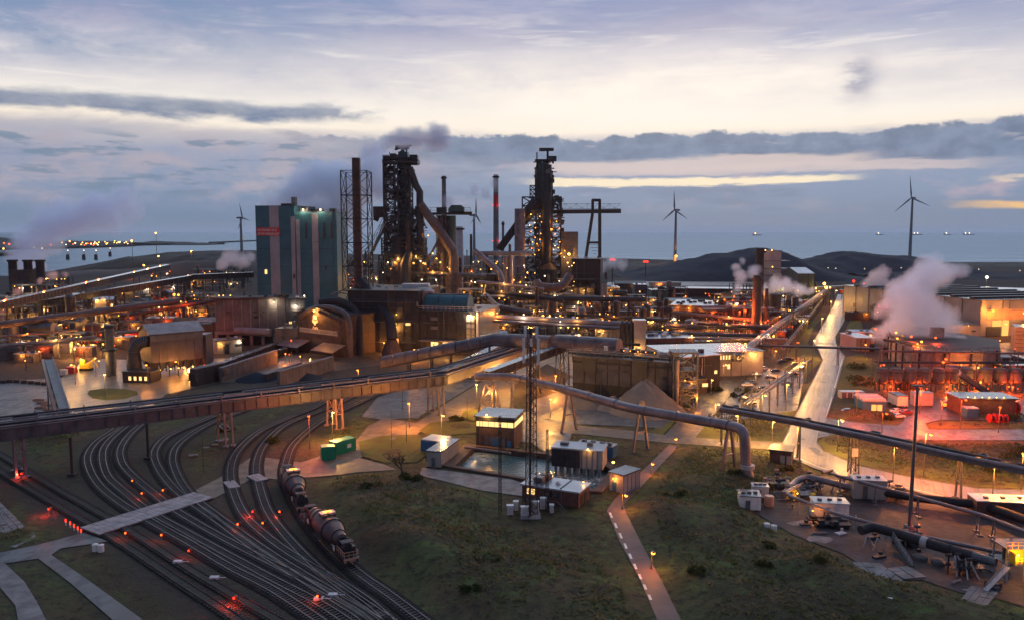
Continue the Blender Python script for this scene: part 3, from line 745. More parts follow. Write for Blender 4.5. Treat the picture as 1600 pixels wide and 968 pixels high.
    def topbox(s, name, mt, u, v, w, dd, hh, z=None):
        """box on the roof; u, v centre fractions"""
        c = s.a+s.d*(u*s.L)+s.n*(v*s.dep); m = M(); m.box(c.x, c.y, s.z+(s.h+.3 if z is None else z), w, dd, hh, math.atan2(s.d.y, s.d.x)); return P(m, name, mt, s.t)
    def detail(s, n=6, seed=0, face='F'):
        s.done = True; rnd = random.Random(seed); L = s.L if face == 'F' else s.dep; h = s.h
        for i in range(n):
            u = rnd.uniform(.03, .9)*L; k = rnd.random()
            if k < .25: s.rect('downpipe', 'steel_grey', face, u, u+.22, 0, h-.1, .25)
            elif k < .45: s.rect('window', rnd.choice(['glass_dark','win_warm','glass_dark']), face, u, u+rnd.uniform(1,2.5), h*.45, h*.45+1.3, .09)
            elif k < .6: s.rect('door', rnd.choice(['steel_dark','rust','steel_grey']), face, u, u+rnd.uniform(1.1,3.5), 0, min(h*.6, rnd.uniform(2.2,4.2)), .1)
            elif k < .8: s.rect('vent', 'steel_dark', face, u, u+rnd.uniform(.8,2.2), h*.6, h*.6+rnd.uniform(.6,1.4), .3)
            else: s.rect('cable_tray', 'steel_grey', face, u*.3, min(L, u+L*.3), h*rnd.uniform(.4,.85), h*.85+.25 if False else h*rnd.uniform(.4,.85)+.3, .22) if False else s.rect('cable_tray', 'steel_grey', face, u*.3, min(L-.1, u*.3+L*.5), h*.72, h*.72+.25, .3)
        for i in range(max(1, n//2)): s.topbox('roof_unit', rnd.choice(['steel_grey','steel_dark','container_grey']), rnd.uniform(.1,.9), rnd.uniform(.2,.8), rnd.uniform(.8,2.2), rnd.uniform(.8,2), rnd.uniform(.5,1.5))
    def at(s, u, v, z): p = s.a+s.d*(u*s.L)+s.n*(v*s.dep); return Vector((p.x, p.y, s.z+z))
def rail_M(m, pts, h=1.1, st=2.0, r=.05):
    for a, b in zip(pts, pts[1:]):
        a = Vector(a); b = Vector(b); n = max(1, int((b-a).length/st))
        for k in (h, h*.5): m.beam(a+Vector((0,0,k)), b+Vector((0,0,k)), r)
        for i in range(n+1): p = a.lerp(b, i/n); m.beam(p, p+Vector((0,0,h)), r)
    return m
# ---- lamps
LAMPM = {}
def lamp_mesh(h, kind):
    k = (round(h*2)/2, kind)
    if k in LAMPM: return LAMPM[k]
    h = k[0]; pm = M(); pm.tube([(0,0,0),(0,0,h)], [.13,.08], 8); pm.cyl(0,0,0,.5,.2,.18,8)
    hm, bm_ = M(), M()
    if kind == 'double':
        for s_ in (-1, 1):
            pm.tube([(0,0,h-.1),(s_*1.2,0,h+.15)], .06, 6); hm.box(s_*1.45,0,h+.1,.9,.4,.2); bm_.ball((s_*1.45,0,h+.02),.34,8,.7)
    elif kind == 'top':
        hm.tube([(0,0,h-.05),(0,0,h+.12)], [.12,.35], 8); hm.tube([(0,0,h+.62),(0,0,h+.75)], [.35,.1], 8); bm_.ball((0,0,h+.36),.36,8)
    else:
        pm.tube([(0,0,h-.1),(0,-.5,h+.1),(0,-1.1,h+.15)], .06, 6); hm.box(0,-1.35,h+.12,.45,.95,.18); bm_.ball((0,-1.35,h+.0),.38,8,.75)
    LAMPM[k] = (pm.mesh('pole','steel_grey'), hm.mesh('lamp_head','steel_grey'), bm_, h); return LAMPM[k]
def lamp(px, py, h, em, power, label, kind='arm', rz=0.0, group='lit lamp posts around the works', z=0.0, polemat=None, big=1.0):
    p = G(px, py, z) if not isinstance(px, Vector) else px
    if z == 0 and p.y < 400: p.z = max(hgt(p.x, p.y), 0)*.9
    pm, hm, bm_, h = lamp_mesh(h, kind)
    t = T('street_lamp', label, 'lamp post', p, group); t.rotation_euler = (0,0,rz)
    Pm(pm, 'pole', t); hd = Pm(hm, 'lamp_head', t)
    key = ('b', h, kind, em)
    if key not in LAMPM: LAMPM[key] = bm_.mesh('bulb', em, smooth=True)
    Pm(LAMPM[key], 'bulb', hd, sc=None)
    if power:
        o = light((0,0,0), LC[em], power, None, .35); o.parent = t; o.location = (0, -1.35 if kind == 'arm' else 0, h-.4 if kind != 'top' else h+.4)
    return t
def bulb(p, em, r, parent, power=0, name='lamp'):
    """a lit fitting on a structure: housing and glowing glass"""
    p = Vector(p)
    key = ('fit', em)
    if key not in LAMPM:
        a = M().box(0,0,.55,1.5,1.5,.3); LAMPM[key] = (a.mesh('lamp','steel_dark'), M().ball((0,0,0),1,8).mesh('bulb', em, smooth=True))
    h = Pm(LAMPM[key][0], name, parent, p-org(parent)); h.scale = (r*.8,)*3
    b = Pm(LAMPM[key][1], 'bulb', h)
    if power: light(p-Vector((0,r*1.5,r*.5)), LC[em], power, parent, .4)
    return h
# ---- pipes
def pipe(name, label, cat, pts, r, mt, flange=8.0, n=12, group=None, seg=None, bend=True):
    pts = [Vector(p) for p in pts]
    if bend:      # round the corners
        q = [pts[0]]
        for a, b, c in zip(pts, pts[1:], pts[2:]):
            k = min(r*3, (b-a).length*.45, (c-b).length*.45)
            s0 = b+(a-b).normalized()*k; s1 = b+(c-b).normalized()*k
            for i in range(5):
                t_ = i/4; q.append(s0*(1-t_)**2+b*2*t_*(1-t_)+s1*t_*t_)
        q.append(pts[-1]); path = q
    else: path = pts
    t = T(name, label, cat, pts[0], group)
    P(M().tube(path, r, n), 'pipe', mt, t, smooth=True)
    if flange:
        k = 0
        for a, b in zip(pts, pts[1:]):
            L = (b-a).length; nn = int(L/flange)
            for i in range(1, nn+1):
                c = a.lerp(b, (i-.5)/nn) if nn else a; d = (b-a).normalized()
                P(M().tube([c-d*.12, c+d*.12], r*1.13, n), 'flange', mt, t)
                k += 1
                if k > 60: break
    return t
def legs(t, p, top, w=1.6, spread=2.6, r=.18, mt='steel_grey', dr=None, name='support_frame'):
    """A-frame below a pipe at p (ground point) up to height top"""
    m = M(); d = Vector(dr or (1,0,0)).normalized(); n = Vector((-d.y, d.x, 0))
    P_ = []
    for a in (-1, 1):
        q0 = Vector((p[0],p[1],0))+n*a*spread/2; q1 = Vector((p[0],p[1],top))+n*a*w/2
        m.beam(q0, q1, r*2); P_.append((q0, q1)); m.box(q0.x, q0.y, -.1, .9, .9, .35)
    m.beam(P_[0][1], P_[1][1], r*2); m.beam(P_[0][0].lerp(P_[0][1], .45), P_[1][0].lerp(P_[1][1], .45), r*1.3)
    return P(m, name, mt, t)
# ---- vehicles
def car_meshes(col):
    prof = [(-2.15,.35),(-2.2,.75),(-2.05,.95),(-1.55,1.0),(-1.0,1.42),(.55,1.45),(1.15,1.02),(1.95,.88),(2.2,.7),(2.2,.35)]
    m = M(); n = len(prof)
    for y, s_ in ((-.86,1),(-.80,1),(.80,1),(.86,1)): pass
    def ring(y, k, zc=0): return [(x, y*(1 if z < 1.03 else .82), z) for x, z in prof]
    vs = ring(-.87, 1)+ring(.87, 1)
    m.add(vs, [tuple(range(n)), tuple(range(n, 2*n))[::-1]]+[(i, i+n, (i+1)%n+n, (i+1)%n) for i in range(n)])
    g_ = M()
    g_.add([(-.95,-.76,1.38),(.5,-.76,1.40),(1.02,-.86,1.06),(-1.42,-.86,1.04)], [(0,3,2,1)]); g_.add([(-.95,.76,1.38),(.5,.76,1.40),(1.02,.86,1.06),(-1.42,.86,1.04)], [(0,1,2,3)])
    for i in range(len(g_.v)): x, y, z = g_.v[i]; g_.v[i] = (x, y*1.02, z)
    g_.add([(.60,-.66,1.43),(.60,.66,1.43),(1.16,.76,1.05),(1.16,-.76,1.05)], [(0,3,2,1)]); g_.add([(-1.04,-.66,1.42),(-1.04,.66,1.42),(-1.58,.76,1.03),(-1.58,-.76,1.03)], [(0,1,2,3)])
    for i in range(8, 12): x, y, z = g_.v[i]; g_.v[i] = (x+.03, y, z+.03)
    for i in range(12, 16): x, y, z = g_.v[i]; g_.v[i] = (x-.03, y, z+.03)
    wh = M().tube([(0,-.1,0),(0,.1,0)], .32, 12); rm = M().tube([(0,-.12,0),(0,.12,0)], .18, 8)
    hl_ = M().box(0,0,-.08,.06,.36,.16)
    return (m.mesh('body', col), g_.mesh('window', 'glass_dark'), wh.mesh('wheel', 'rubber'), rm.mesh('rim', 'steel_pale'), hl_.mesh('headlight', 'white_line'), hl_.mesh('tail_light', 'red_paint'))
CARS = {}
def car(px, py, rz, col, label, group='cars parked and driving around the works', sc=1.0):
    p = G(px, py, .06)
    if col not in CARS:
        t = T('car', label, 'car', p, group); B, W_, Wh, Rm, H_, TL = car_meshes(col)
        Pm(B, 'body', t); Pm(W_, 'window', t)
        for x in (-1.35, 1.35):
            for y in (-.82, .82):
                w_ = Pm(Wh, 'wheel', t, (x, y, .32)); Pm(Rm, 'rim', w_)
        for y in (-.6, .6): Pm(H_, 'headlight', t, (2.19, y, .68)); Pm(TL, 'tail_light', t, (-2.2, y, .75))
        CARS[col] = t; t.rotation_euler = (0,0,rz); t.scale = (sc,)*3
    else: t = dup(CARS[col], p, rz, label); t.scale = (sc,)*3
    return t
# ================================================================ pipe bridge across the foreground
def dirv(a, b): return (Vector(b)-Vector(a)).normalized()
def bridge():
    zb = 9.6
    A0 = Vector((-175,152,zb)); B0 = G(700,600,zb); C0 = G(852,548,zb)
    t = T('pipe_bridge', 'long stained plate girder pipe bridge crossing the railway tracks from the left edge', 'pipe bridge', (-80,212,0))
    path = [A0, B0, C0]
    W_ = 6.5
    def off(p, i, s_):   # horizontal offset
        d = dirv(path[max(i-1,0)], path[min(i+1,2)]); return p+Vector((-d.y, d.x, 0))*s_
    up = lambda z: Vector((0,0,z))
    near = [off(p, i, 0) for i, p in enumerate(path)]; far = [off(p, i, W_) for i, p in enumerate(path)]
    for nm, row in (('girder', near), ('girder', far)):
        m = M()
        for a, b in zip(row, row[1:]):
            m.beam(a+up(1.5), b+up(1.5), .12, 2.8); m.beam(a+up(.05), b+up(.05), .9, .16); m.beam(a+up(3.0), b+up(3.0), .75, .3)
        P(m, nm, 'girder_paint', t)
    m = M()
    for a, b, c, d in ((near[0],near[1],far[1],far[0]),(near[1],near[2],far[2],far[1])):
        m.add([a+up(.6),b+up(.6),c+up(.6),d+up(.6),a+up(.8),b+up(.8),c+up(.8),d+up(.8)], [(0,3,2,1),(4,5,6,7),(0,1,5,4),(2,3,7,6)])
    P(m, 'deck', 'steel_dark', t)
    # web stiffeners, each a plate
    L1 = (B0-A0).length; n = int(L1/3.2); st = M().box(0,-.16,.15,.16,.30,2.75).mesh('web_stiffener', 'girder_paint')
    d = dirv(A0, B0); ang = math.atan2(d.y, d.x)
    for i in range(n):
        p = A0.lerp(B0, (i+.5)/n); Pm(st, 'web_stiffener', t, p-org(t), ang)
    # U frames standing on the deck with pipes on them
    fr = M(); 
    for z_ in (0, 2.6): pass
    ufm = M().beam((0,-.2,2.9),(0,-.2,5.0),.28).beam((0,W_,.8),(0,W_,5.4),.28).beam((0,-.2,4.2),(0,W_,4.2),.22).mesh('pipe_frame', 'pipe_mauve')
    n = int(L1/11)
    for i in range(n):
        p = A0.lerp(B0, (i+.4)/n); Pm(ufm, 'pipe_frame', t, p-org(t), ang)
    def pp(s_, z, r, mt, loops=(), nm='pipe'):
        pts = [off(path[0], 0, s_)+up(z)]
        for f, w in loops:
            a = off(A0.lerp(B0, f), 1 if False else 0, s_)+up(z); nn = Vector((-d.y, d.x, 0))
            pts += [a, a+nn*w+up(.0), a+nn*w+d*5.5, a+d*5.5]
        pts += [off(path[1],1,s_)+up(z), off(path[2],2,s_)+up(z)]
        P(M().tube(pts, r, 10), nm, mt, t, smooth=True)
    pp(W_-.4, 4.6, .42, 'rust_dark'); pp(W_-1.6, 4.5, .25, 'pipe_mauve', ((.35,-1.6),(.62,-2.4),(.83,-1.5)))
    pp(1.2, 4.45, .2, 'pipe_mauve', ((.22,1.5),(.5,2.2),(.74,1.6))); pp(2.6, 1.6, .5, 'pipe_brown'); pp(4.4, 1.5, .45, 'rust_dark'); pp(.2, 3.55, .22, 'pipe_mauve')
    # handrail of the walkway
    m = M(); rail_M(m, [far[0]+up(3.2), far[1]+up(3.2), far[2]+up(3.2)], 1.0, 3); P(m, 'handrail', 'steel_grey', t)
    # trestles
    for f, nm in ((.355,0),(.62,0),(.795,1),(.985,0)):
        c = A0.lerp(B0, f); nn = Vector((-d.y, d.x, 0)); m = M()
        cs = [(c+nn*a+d*b) for a in (.2, W_-.3) for b in (-1.0, 1.0)]
        B_ = [Vector((p.x, p.y, -.2)) for p in (cs[0]-nn*.8, cs[1]-nn*.8, cs[3]+nn*.8, cs[2]+nn*.8)]
        T_ = [Vector((p.x, p.y, zb)) for p in (cs[0], cs[1], cs[3], cs[2])]
        for a, b in zip(B_, T_): m.beam(a, b, .5)
        for z_ in (.5,):
            for j in range(4):
                m.beam(B_[j].lerp(T_[j], .5), B_[(j+1)%4].lerp(T_[(j+1)%4], .5), .25); m.beam(B_[j].lerp(T_[j], .5), B_[(j+1)%4].lerp(T_[(j+1)%4], .98), .2)
        for b in B_: m.box(b.x, b.y, -.1, 1.3, 1.3, .5)
        P(m, 'trestle', 'container_orange' if nm else 'pipe_mauve', t, 'trestle with red-orange lamplight put into its colour' if nm else None)  # one trestle is coloured orange to carry the red lamplight on it
    # tall columns seen under the left part
    for px, py in ((113,742),(232,716)):
        p = G(px, py); m = M(); m.tube([p, Vector((p.x, p.y, zb))], .35, 10); m.box(p.x, p.y, 0, 1.8, 1.8, .5); P(m, 'column', 'rust_dark', t)
    return t
bridge()
# second, upper conveyor leading up to the drive house right of the mast
def gallery(name, label, cat, a, b, w=3.2, h=2.6, mt='girder_paint', legsat=(), lm='steel_grey', round_=False, n_panel=0, deck='steel_dark', group=None, truss=False, legw=2.6):
    a = Vector(a); b = Vector(b); t = T(name, label, cat, ((a.x+b.x)/2, (a.y+b.y)/2, 0), group); d = (b-a).normalized(); dh = Vector((d.x, d.y, 0)).normalized(); nn = Vector((-dh.y, dh.x, 0)); Z = Vector((0,0,1))
    if round_:
        k = n_panel or 6
        for i in range(k):
            p = a.lerp(b, i/k+.003); q = a.lerp(b, (i+1)/k-.003); m = M(); e = .06*(i % 2); sN = 9; V = []
            for r_ in (p, q):
                V += [r_+nn*(-math.cos(PI*j/(sN-1)))*(w/2+e)+Z*(math.sin(PI*j/(sN-1))*(h*.62+e)+h*.38) for j in range(sN)]
                V += [r_+nn*(w/2+e), r_-nn*(w/2+e)]
            c = sN+2
            m.add(V, [tuple(range(c)), tuple(range(c, 2*c))[::-1]]+[(j, j+c, (j+1) % c+c, (j+1) % c) for j in range(c)])
            P(m, 'cover_panel', mt, t, smooth=False)
    elif truss:
        m = M()
        for s_ in (-w/2, w/2):
            for z_ in (0, h): m.beam(a+nn*s_+Z*z_, b+nn*s_+Z*z_, .28)
            k = max(2, int((b-a).length/h))
            for i in range(k):
                p = a.lerp(b, i/k); q = a.lerp(b, (i+1)/k); m.beam(p+nn*s_, q+nn*s_+Z*h if i % 2 == 0 else q+nn*s_, .16) if i % 2 == 0 else m.beam(p+nn*s_+Z*h, q+nn*s_, .16)
                m.beam(p+nn*s_, p+nn*s_+Z*h, .12)
        P(m, 'truss', mt, t)
        m = M(); m.beam(a+Z*.1, b+Z*.1, w*.9, .3); P(m, 'belt', deck, t)
    else:
        m = M(); m.beam(a+Z*h/2, b+Z*h/2, w, h); P(m, 'gallery_wall', mt, t)
        m = M(); m.beam(a+Z*(h+.12), b+Z*(h+.12), w+.4, .2); P(m, 'roof', 'roof_wet', t)
        m = M(); k = max(2, int((b-a).length/4))
        for i in range(k+1):
            p = a.lerp(b, i/k); m.beam(p-nn*(w/2+.06), p-nn*(w/2+.06)+Z*h, .16)
        P(m, 'wall_rib', 'steel_grey', t, kind='stuff')
    m = M()
    for s_ in (-w/2, w/2): m.beam(a+nn*s_-Z*.35, b+nn*s_-Z*.35, .3, .6)
    P(m, 'girder', lm, t)
    for f in legsat:
        p = a.lerp(b, f); m = M(); q = [p+nn*s_*w/2 for s_ in (-1, 1)]; g_ = [Vector((r_.x, r_.y, -.2))+nn*s_*(legw-w/2)*.3*s_*0 for r_, s_ in zip(q, (-1, 1))]
        g_ = [Vector((q[0].x, q[0].y, -.2))-nn*.8, Vector((q[1].x, q[1].y, -.2))+nn*.8]
        for x_, y_ in zip(g_, q): m.beam(x_, y_-Z*.5, .4)
        k = max(1, int(p.z/7))
        for i in range(k):
            a0 = g_[0].lerp(q[0]-Z*.5, i/k); a1 = g_[0].lerp(q[0]-Z*.5, (i+1)/k); b0 = g_[1].lerp(q[1]-Z*.5, i/k); b1 = g_[1].lerp(q[1]-Z*.5, (i+1)/k)
            m.beam(a0, b1, .16); m.beam(b0, a1, .16); m.beam(a1, b1, .22)
        P(m, 'trestle', lm, t)
    return t
# ================================================================ big white gas pipe on A frames
t = pipe('overhead_pipe', 'fat pale pipe on splayed A-frames crossing the stock yard and bending down to the ground', 'pipeline',
     [G(742,588,12.7), G(800,588,12.7), G(868,604,12.6), G(985,637,12.4), G(1140,664,12.6), G(1163,671,12.6), G(1166,715,3.4) if False else Vector((G(1163,671,12.6).x+.6, G(1163,671,12.6).y, 4.0)), Vector((G(1163,671,12.6).x+1.4, G(1163,671,12.6).y-1, .4))],
     1.25, 'pipe_mauve', 9, 16)
dr = dirv(G(868,604,12.6), G(1140,664,12.6))
for px, py in ((893,672),(985,708),(1140,752)):
    p = G(px, py); 
    # stand directly below the pipe
    q0, q1 = G(868,604,12.6), G(1140,664,12.6); dd = (q1-q0); f = max(0, min(1, (p-q0).dot(dd)/dd.length_squared)); c = q0.lerp(q1, f)
    legs(t, (c.x, c.y), 11.6, 1.4, 6.2, .30, 'pipe_mauve', dd)
    P(M().tube([c-dd.normalized()*.25, c+dd.normalized()*.25], 1.5, 16), 'clamp_ring', 'steel_grey', t)
for px in (770, 800):
    p = G(px, 588, 12.7); legs(t, (p.x, p.y), 11.5, 1.6, 4.5, .3, 'pipe_mauve', (1,-.1,0))
e = Vector((G(1163,671,12.6).x+.9, G(1163,671,12.6).y-.5, 0)); P(M().cyl(e.x, e.y, 3.2, 4.2, 1.7, 1.7, 16), 'collar', 'steel_pale', t)
m = M(); c0 = G(742,588,0)
pts = [Vector((c0.x+a, c0.y+b, -.2)) for a, b in ((-3.2,-2.5),(3.2,-2.5),(3.2,3),(-3.2,3))]; tp = [Vector((c0.x+a, c0.y+b, 11)) for a, b in ((-1.2,-1),(1.2,-1),(1.2,1.2),(-1.2,1.2))]
t = T('support_tower', 'four-legged steel tower where the pale pipe leaves the pipe bridge', 'steel tower', (G(765,590,12.7).x, G(765,590,12.7).y, 0))
o_ = org(t); pts = [o_+Vector((a, b, -.2)) for a, b in ((-4,-3),(4,-3),(4,3),(-4,3))]; tp = [o_+Vector((a, b, 11)) for a, b in ((-1.6,-1.2),(1.6,-1.2),(1.6,1.2),(-1.6,1.2))]
P(lattice(M(), pts, tp, 2, .2), 'tower_frame', 'pipe_mauve', t); bulb(o_+Vector((0,-1.8,8)), 'em_amber', .25, t, 2500)
# ================================================================ lattice radio mast
c = G(829,806); t = T('radio_mast', 'tall dark three-legged lattice mast standing among white cabinets in front of the basin', 'mast', c)
def tri(r, z, a0=.3): return [Vector((c.x+r*math.cos(a0+k*2*PI/3), c.y+r*math.sin(a0+k*2*PI/3), z)) for k in range(3)]
P(lattice(M(), tri(1.5,0), tri(1.0,40.5), 22, .07), 'mast_frame', 'steel_dark', t)
m = M(); m.beam((c.x-.1,c.y,0),(c.x-.1,c.y,40),.45); m.beam((c.x+.5,c.y,0),(c.x+.5,c.y,36),.12); P(m, 'cable_ladder', 'steel_dark', t)
for i, (dx, z_, h_) in enumerate(((-1.5,33,5.2),(1.5,32.6,5.4),(-1.2,38.5,2.2),(1.2,38.2,2.4),(0,36.5,1.6))):
    P(M().box(c.x+dx, c.y-.9, z_, .55, .4, h_), 'antenna_panel', 'white_paint', t)
m = M(); m.box(c.x, c.y, 0, 4.2, 4.2, .3); P(m, 'foundation', 'slab_concrete', t)
# second thin framework beside it
for k, (dx) in enumerate((-6.5, 3.6)):
    q = Vector((c.x+dx, c.y+3, 0)); t = T('lattice_pole', ('slim lattice pole left of the radio mast' if k == 0 else 'slim lattice pole close right of the radio mast'), 'pole', q, 'slim lattice poles beside the mast')
    P(lattice(M(), [q+Vector((a, b, 0)) for a, b in ((-.35,-.35),(.35,-.35),(0,.4))], [q+Vector((a, b, 21-k*3)) for a, b in ((-.25,-.25),(.25,-.25),(0,.3))], 14, .045), 'pole_frame', 'steel_dark', t)
# white cabinets round the mast foot
for k, (px, py, w_, h_) in enumerate(((797,803,1.3,1.9),(806,796,1.0,1.8),(820,806,1.6,2.0),(837,800,1.4,2.3),(849,794,1.3,2.3),(862,800,.8,1.6))):
    p = G(px, py); b = T('cabinet', 'white equipment cabinet at the foot of the radio mast', 'cabinet', p, 'white cabinets at the mast foot')
    P(M().box(p.x, p.y, .1, w_, 1.1, h_), 'body', 'white_paint', b); P(M().box(p.x, p.y-.57, .3, w_*.8, .06, h_-.5), 'door', 'container_grey', b); P(M().box(p.x, p.y, h_+.1, w_+.2, 1.3, .12), 'lid', 'roof_pale', b)
t = T('mesh_fence', 'low grey mesh fence around the mast compound', 'fence', G(840,800))
fp = [G(792,806), G(806,790), G(872,796), G(884,812)]; m = M(); rail_M(m, fp, 1.8, 1.5, .05); P(m, 'fence_panel', 'steel_grey', t)
# ================================================================ quench basin
m = M(); n = len(BAS)
bx = [Vector((p.x, p.y, 0)) for p in BAS]; cen = sum(bx, Vector((0,0,0)))/n
inn = [cen+(p-cen)*.93 for p in bx]; out = [cen+(p-cen)*1.07 for p in bx]
for i in range(n):
    j = (i+1) % n; Z = Vector((0,0,1))
    m.add([inn[i]-Z*3, inn[j]-Z*3, inn[j]+Z*.5, inn[i]+Z*.5, out[i]+Z*.5, out[j]+Z*.5, out[j]-Z*.6, out[i]-Z*.6], [(0,3,2,1),(3,4,5,2),(4,7,6,5)])
O(m, 'basin_wall', 'brick_brown', kind='structure')
g = bpy.data.materials.new('basin_water'); g.use_nodes = True; q = NT(g.node_tree); g.node_tree.nodes.clear()
b = q.n('ShaderNodeBsdfPrincipled'); o = q.n('ShaderNodeOutputMaterial'); g.node_tree.links.new(b.outputs[0], o.inputs[0])
pos = q.n('ShaderNodeNewGeometry').outputs['Position']
sps = q.n('ShaderNodeSeparateXYZ'); q.put(sps.inputs[0], pos)
ed = G(915,748); 
dd1 = q.n('ShaderNodeVectorMath', operation='DISTANCE'); q.put(dd1.inputs[0], pos); dd1.inputs[1].default_value = (ed.x, ed.y, -1.2)
e2 = G(745,708); dd2 = q.n('ShaderNodeVectorMath', operation='DISTANCE'); q.put(dd2.inputs[0], pos); dd2.inputs[1].default_value = (e2.x, e2.y, -1.2)
fo = q.noise(pos, .55, 6, .7, 1.5)
fm = q.m('MULTIPLY', q.step(dd1.outputs['Value'], 11, 2), q.step(fo, .47, .62)); fm2 = q.m('MULTIPLY', q.step(dd2.outputs['Value'], 8, 1), q.step(fo, .4, .6))
c_ = q.mix(q.m('MAXIMUM', fm, fm2), (.06,.125,.14,1), (.55,.60,.60,1))
q.put(b.inputs['Base Color'], c_); b.inputs['Roughness'].default_value = .18
bb = q.n('ShaderNodeBump'); bb.inputs['Strength'].default_value = .5; bb.inputs['Distance'].default_value = .25
q.put(bb.inputs['Height'], q.noise(pos, 1.3, 4)); q.put(b.inputs['Normal'], bb.outputs[0]); MATS['basin_water'] = g
m = M(); m.v = [(p.x, p.y, -1.0) for p in inn]; m.f = [tuple(range(n))]
O(m, 'water', 'basin_water', kind='structure')
pipe('outlet_pipe', 'pale outlet pipe running along the back edge of the basin', 'pipe', [G(726,698,1.0), G(760,702,1.0), G(796,707,1.0), G(798,708,-.8)], .32, 'pipe_mauve', 4, 10)
pipe('outlet_pipe', 'short pale pipe dipping into the basin left of the rusty shed', 'pipe', [G(866,708,2.2), G(858,712,2.2), G(857,719,-.8)], .28, 'pipe_mauve', 0, 10)
# control house
B = Bld('control_building', 'dark brick control house with lit ribbon window and flat roof beside the basin', 'building', (744,697), (803,701), 10.5, 8.6, 'brick_brown', 'roof_wet', over=.5)
B.rect('fascia', 'steel_dark', 'F', -.1, B.L+.1, 7.6, 8.55, .2); B.rect('fascia', 'steel_dark', 'R', -.1, B.dep+.1, 7.6, 8.55, .2)
B.row('window', 'win_warm', 'F', 6, .1, B.L-.1, 6.0, 7.4, .06, .1, 'steel_dark'); B.row('window', 'win_warm', 'R', 4, .2, B.dep-.2, 6.0, 7.4, .08, .1, 'steel_dark')
B.row('vent_panel', 'steel_grey', 'F', 4, 2.4, 8.6, .4, 3.2, .2, .12); B.rect('door', 'container_blue', 'F', 4.9, 6.2, 0, 2.7, .16); B.rect('door', 'container_blue', 'F', 9.0, 10.1, 0, 2.2, .16)
bulb(B.at(.3,-.06,9.4), 'em_amber', .4, B.t, 2200); m = M(); m.cyl(B.at(.1,0,0).x, B.at(.1,0,0).y-.2, 0, 8, .1, .1, 6); P(m, 'drainpipe', 'steel_grey', B.t)
# containers and sheds round the basin
B = Bld('shipping_container', 'blue shipping container behind the grey shed at the basin', 'container', (658,704), (690,708), 6.2, 3.0, 'container_blue', 'roof_pale', over=.0, corr=True)
B.rect('door', 'container_blue', 'F', .3, 2.5, .2, 2.7, .1); B.rect('door', 'container_blue', 'F', 2.7, 5.0, .2, 2.7, .1)
B = Bld('pump_shed', 'long cream and grey shed reaching over the left corner of the basin', 'shed', (667,728), (689,730), 13, 3.9, 'pale_wall', 'roof_wet', over=.2)
B.rect('door', 'steel_grey', 'F', 1.3, 2.3, .2, 2.4, .08); B.ribs('steel_pale', 'R', 6, .12, .06)
B = Bld('pump_shed', 'flat roofed shed on piles over the basin, half rusty red and half cream', 'shed', (862,733), (941,740), 6.5, 4.6, 'pale_wall', 'roof_pale', z=1.0, over=.25)
B.rect('rusty_cladding', 'rust_dark', 'F', 0, B.L*.56, .05, 4.5, .12, 'dark rust stained cladding'); B.ribs('rust', 'F', 10, .1, .16, 0, 4.5)
for i in range(7):
    p = B.at((i+.5)/7, .08, 0); P(M().cyl(p.x, p.y, -2.9, 1.0, .35, .35, 8), 'pile', 'concrete', B.t); p = B.at((i+.5)/7, .9, 0); P(M().cyl(p.x, p.y, -2.9, 1.0, .35, .35, 8), 'pile', 'concrete', B.t)
B.topbox('roof_unit', 'steel_grey', .2, .5, 2, 1.6, .7); B.topbox('roof_unit', 'steel_grey', .7, .6, 1.4, 1.2, .9); bulb(B.at(.72,-.05,5.2), 'em_amber', .25, B.t, 350)
B = Bld('shipping_container', 'blue container with cluttered roof behind the piled shed', 'container', (900,708), (957,716), 4, 2.8, 'container_blue', 'roof_wet', corr=True, over=0)
for u in (.15,.4,.65,.85): B.topbox('roof_unit', 'steel_grey', u, .5, 1.1, 1.2, .6)
B = Bld('switch_house', 'small mauve block with a lamp at its door beside the footpath', 'hut', (952,765), (974,771), 6.5, 4.2, 'mauve_cladding', 'roof_wet', over=.25)
B.rect('door', 'container_blue', 'F', .9, 2.0, 0, 2.3, .08); B.ribs('steel_grey', 'R', 4, .12, .06); bulb(B.at(.35,-.06,3.2), 'em_orange', .28, B.t, 500)
B = Bld('brick_building', 'low red brick building with pale flat roof in front of the basin', 'building', (816,779), (904,793), 6.8, 3.3, 'brick_red', 'roof_pale', over=.4)
B.row('door', 'rust_dark', 'R', 2, .8, 5.5, 0, 2.4, .3, .08); B.ribs('brick_brown', 'F', 5, .3, .07)
for u, v in ((.55,.45),): c = B.at(u, v, 3.6); P(M().ball((c.x, c.y, c.z+.2), .6, 10), 'roof_dome', 'white_paint', B.t)
B.topbox('roof_joint', 'steel_dark', .34, .5, .25, 6.8, .1, 3.67); B.topbox('roof_joint', 'steel_dark', .68, .5, .25, 6.8, .1, 3.67); B.detail(5, 4); c = B.at(.93,.8,4.2); bulb(c, 'em_amber', .22, B.t, 60)
lamp(958,742, 3.0, 'em_amber', 700, 'low lamp at the basin corner beside the mauve block', 'top')
B = Bld('hut', 'small dark brick hut with two pale doors beside the curving road', 'hut', (1202,724), (1236,728), 6, 3.6, 'brick_brown', 'roof_dark', over=.3)
B.row('door', 'pale_wall', 'F', 2, 2.4, 5.6, .1, 2.6, .25, .08)
# green containers
for i, (a, b, dp, lb) in enumerate((((503,719),(524,717),3.2,'small green container, the left one of the pair beside the orange trestle'), ((526,711),(556,702),3.0,'longer green container with white square, right one of the pair'))):
    B = Bld('shipping_container', lb, 'container', a, b, dp, 3.2, 'container_green', 'container_green', 'green containers beside the access road', over=0, corr=True)
    if i == 1: B.rect('label_plate', 'white_paint', 'F', B.L*.55, B.L*.75, 1.2, 2.2, .1)
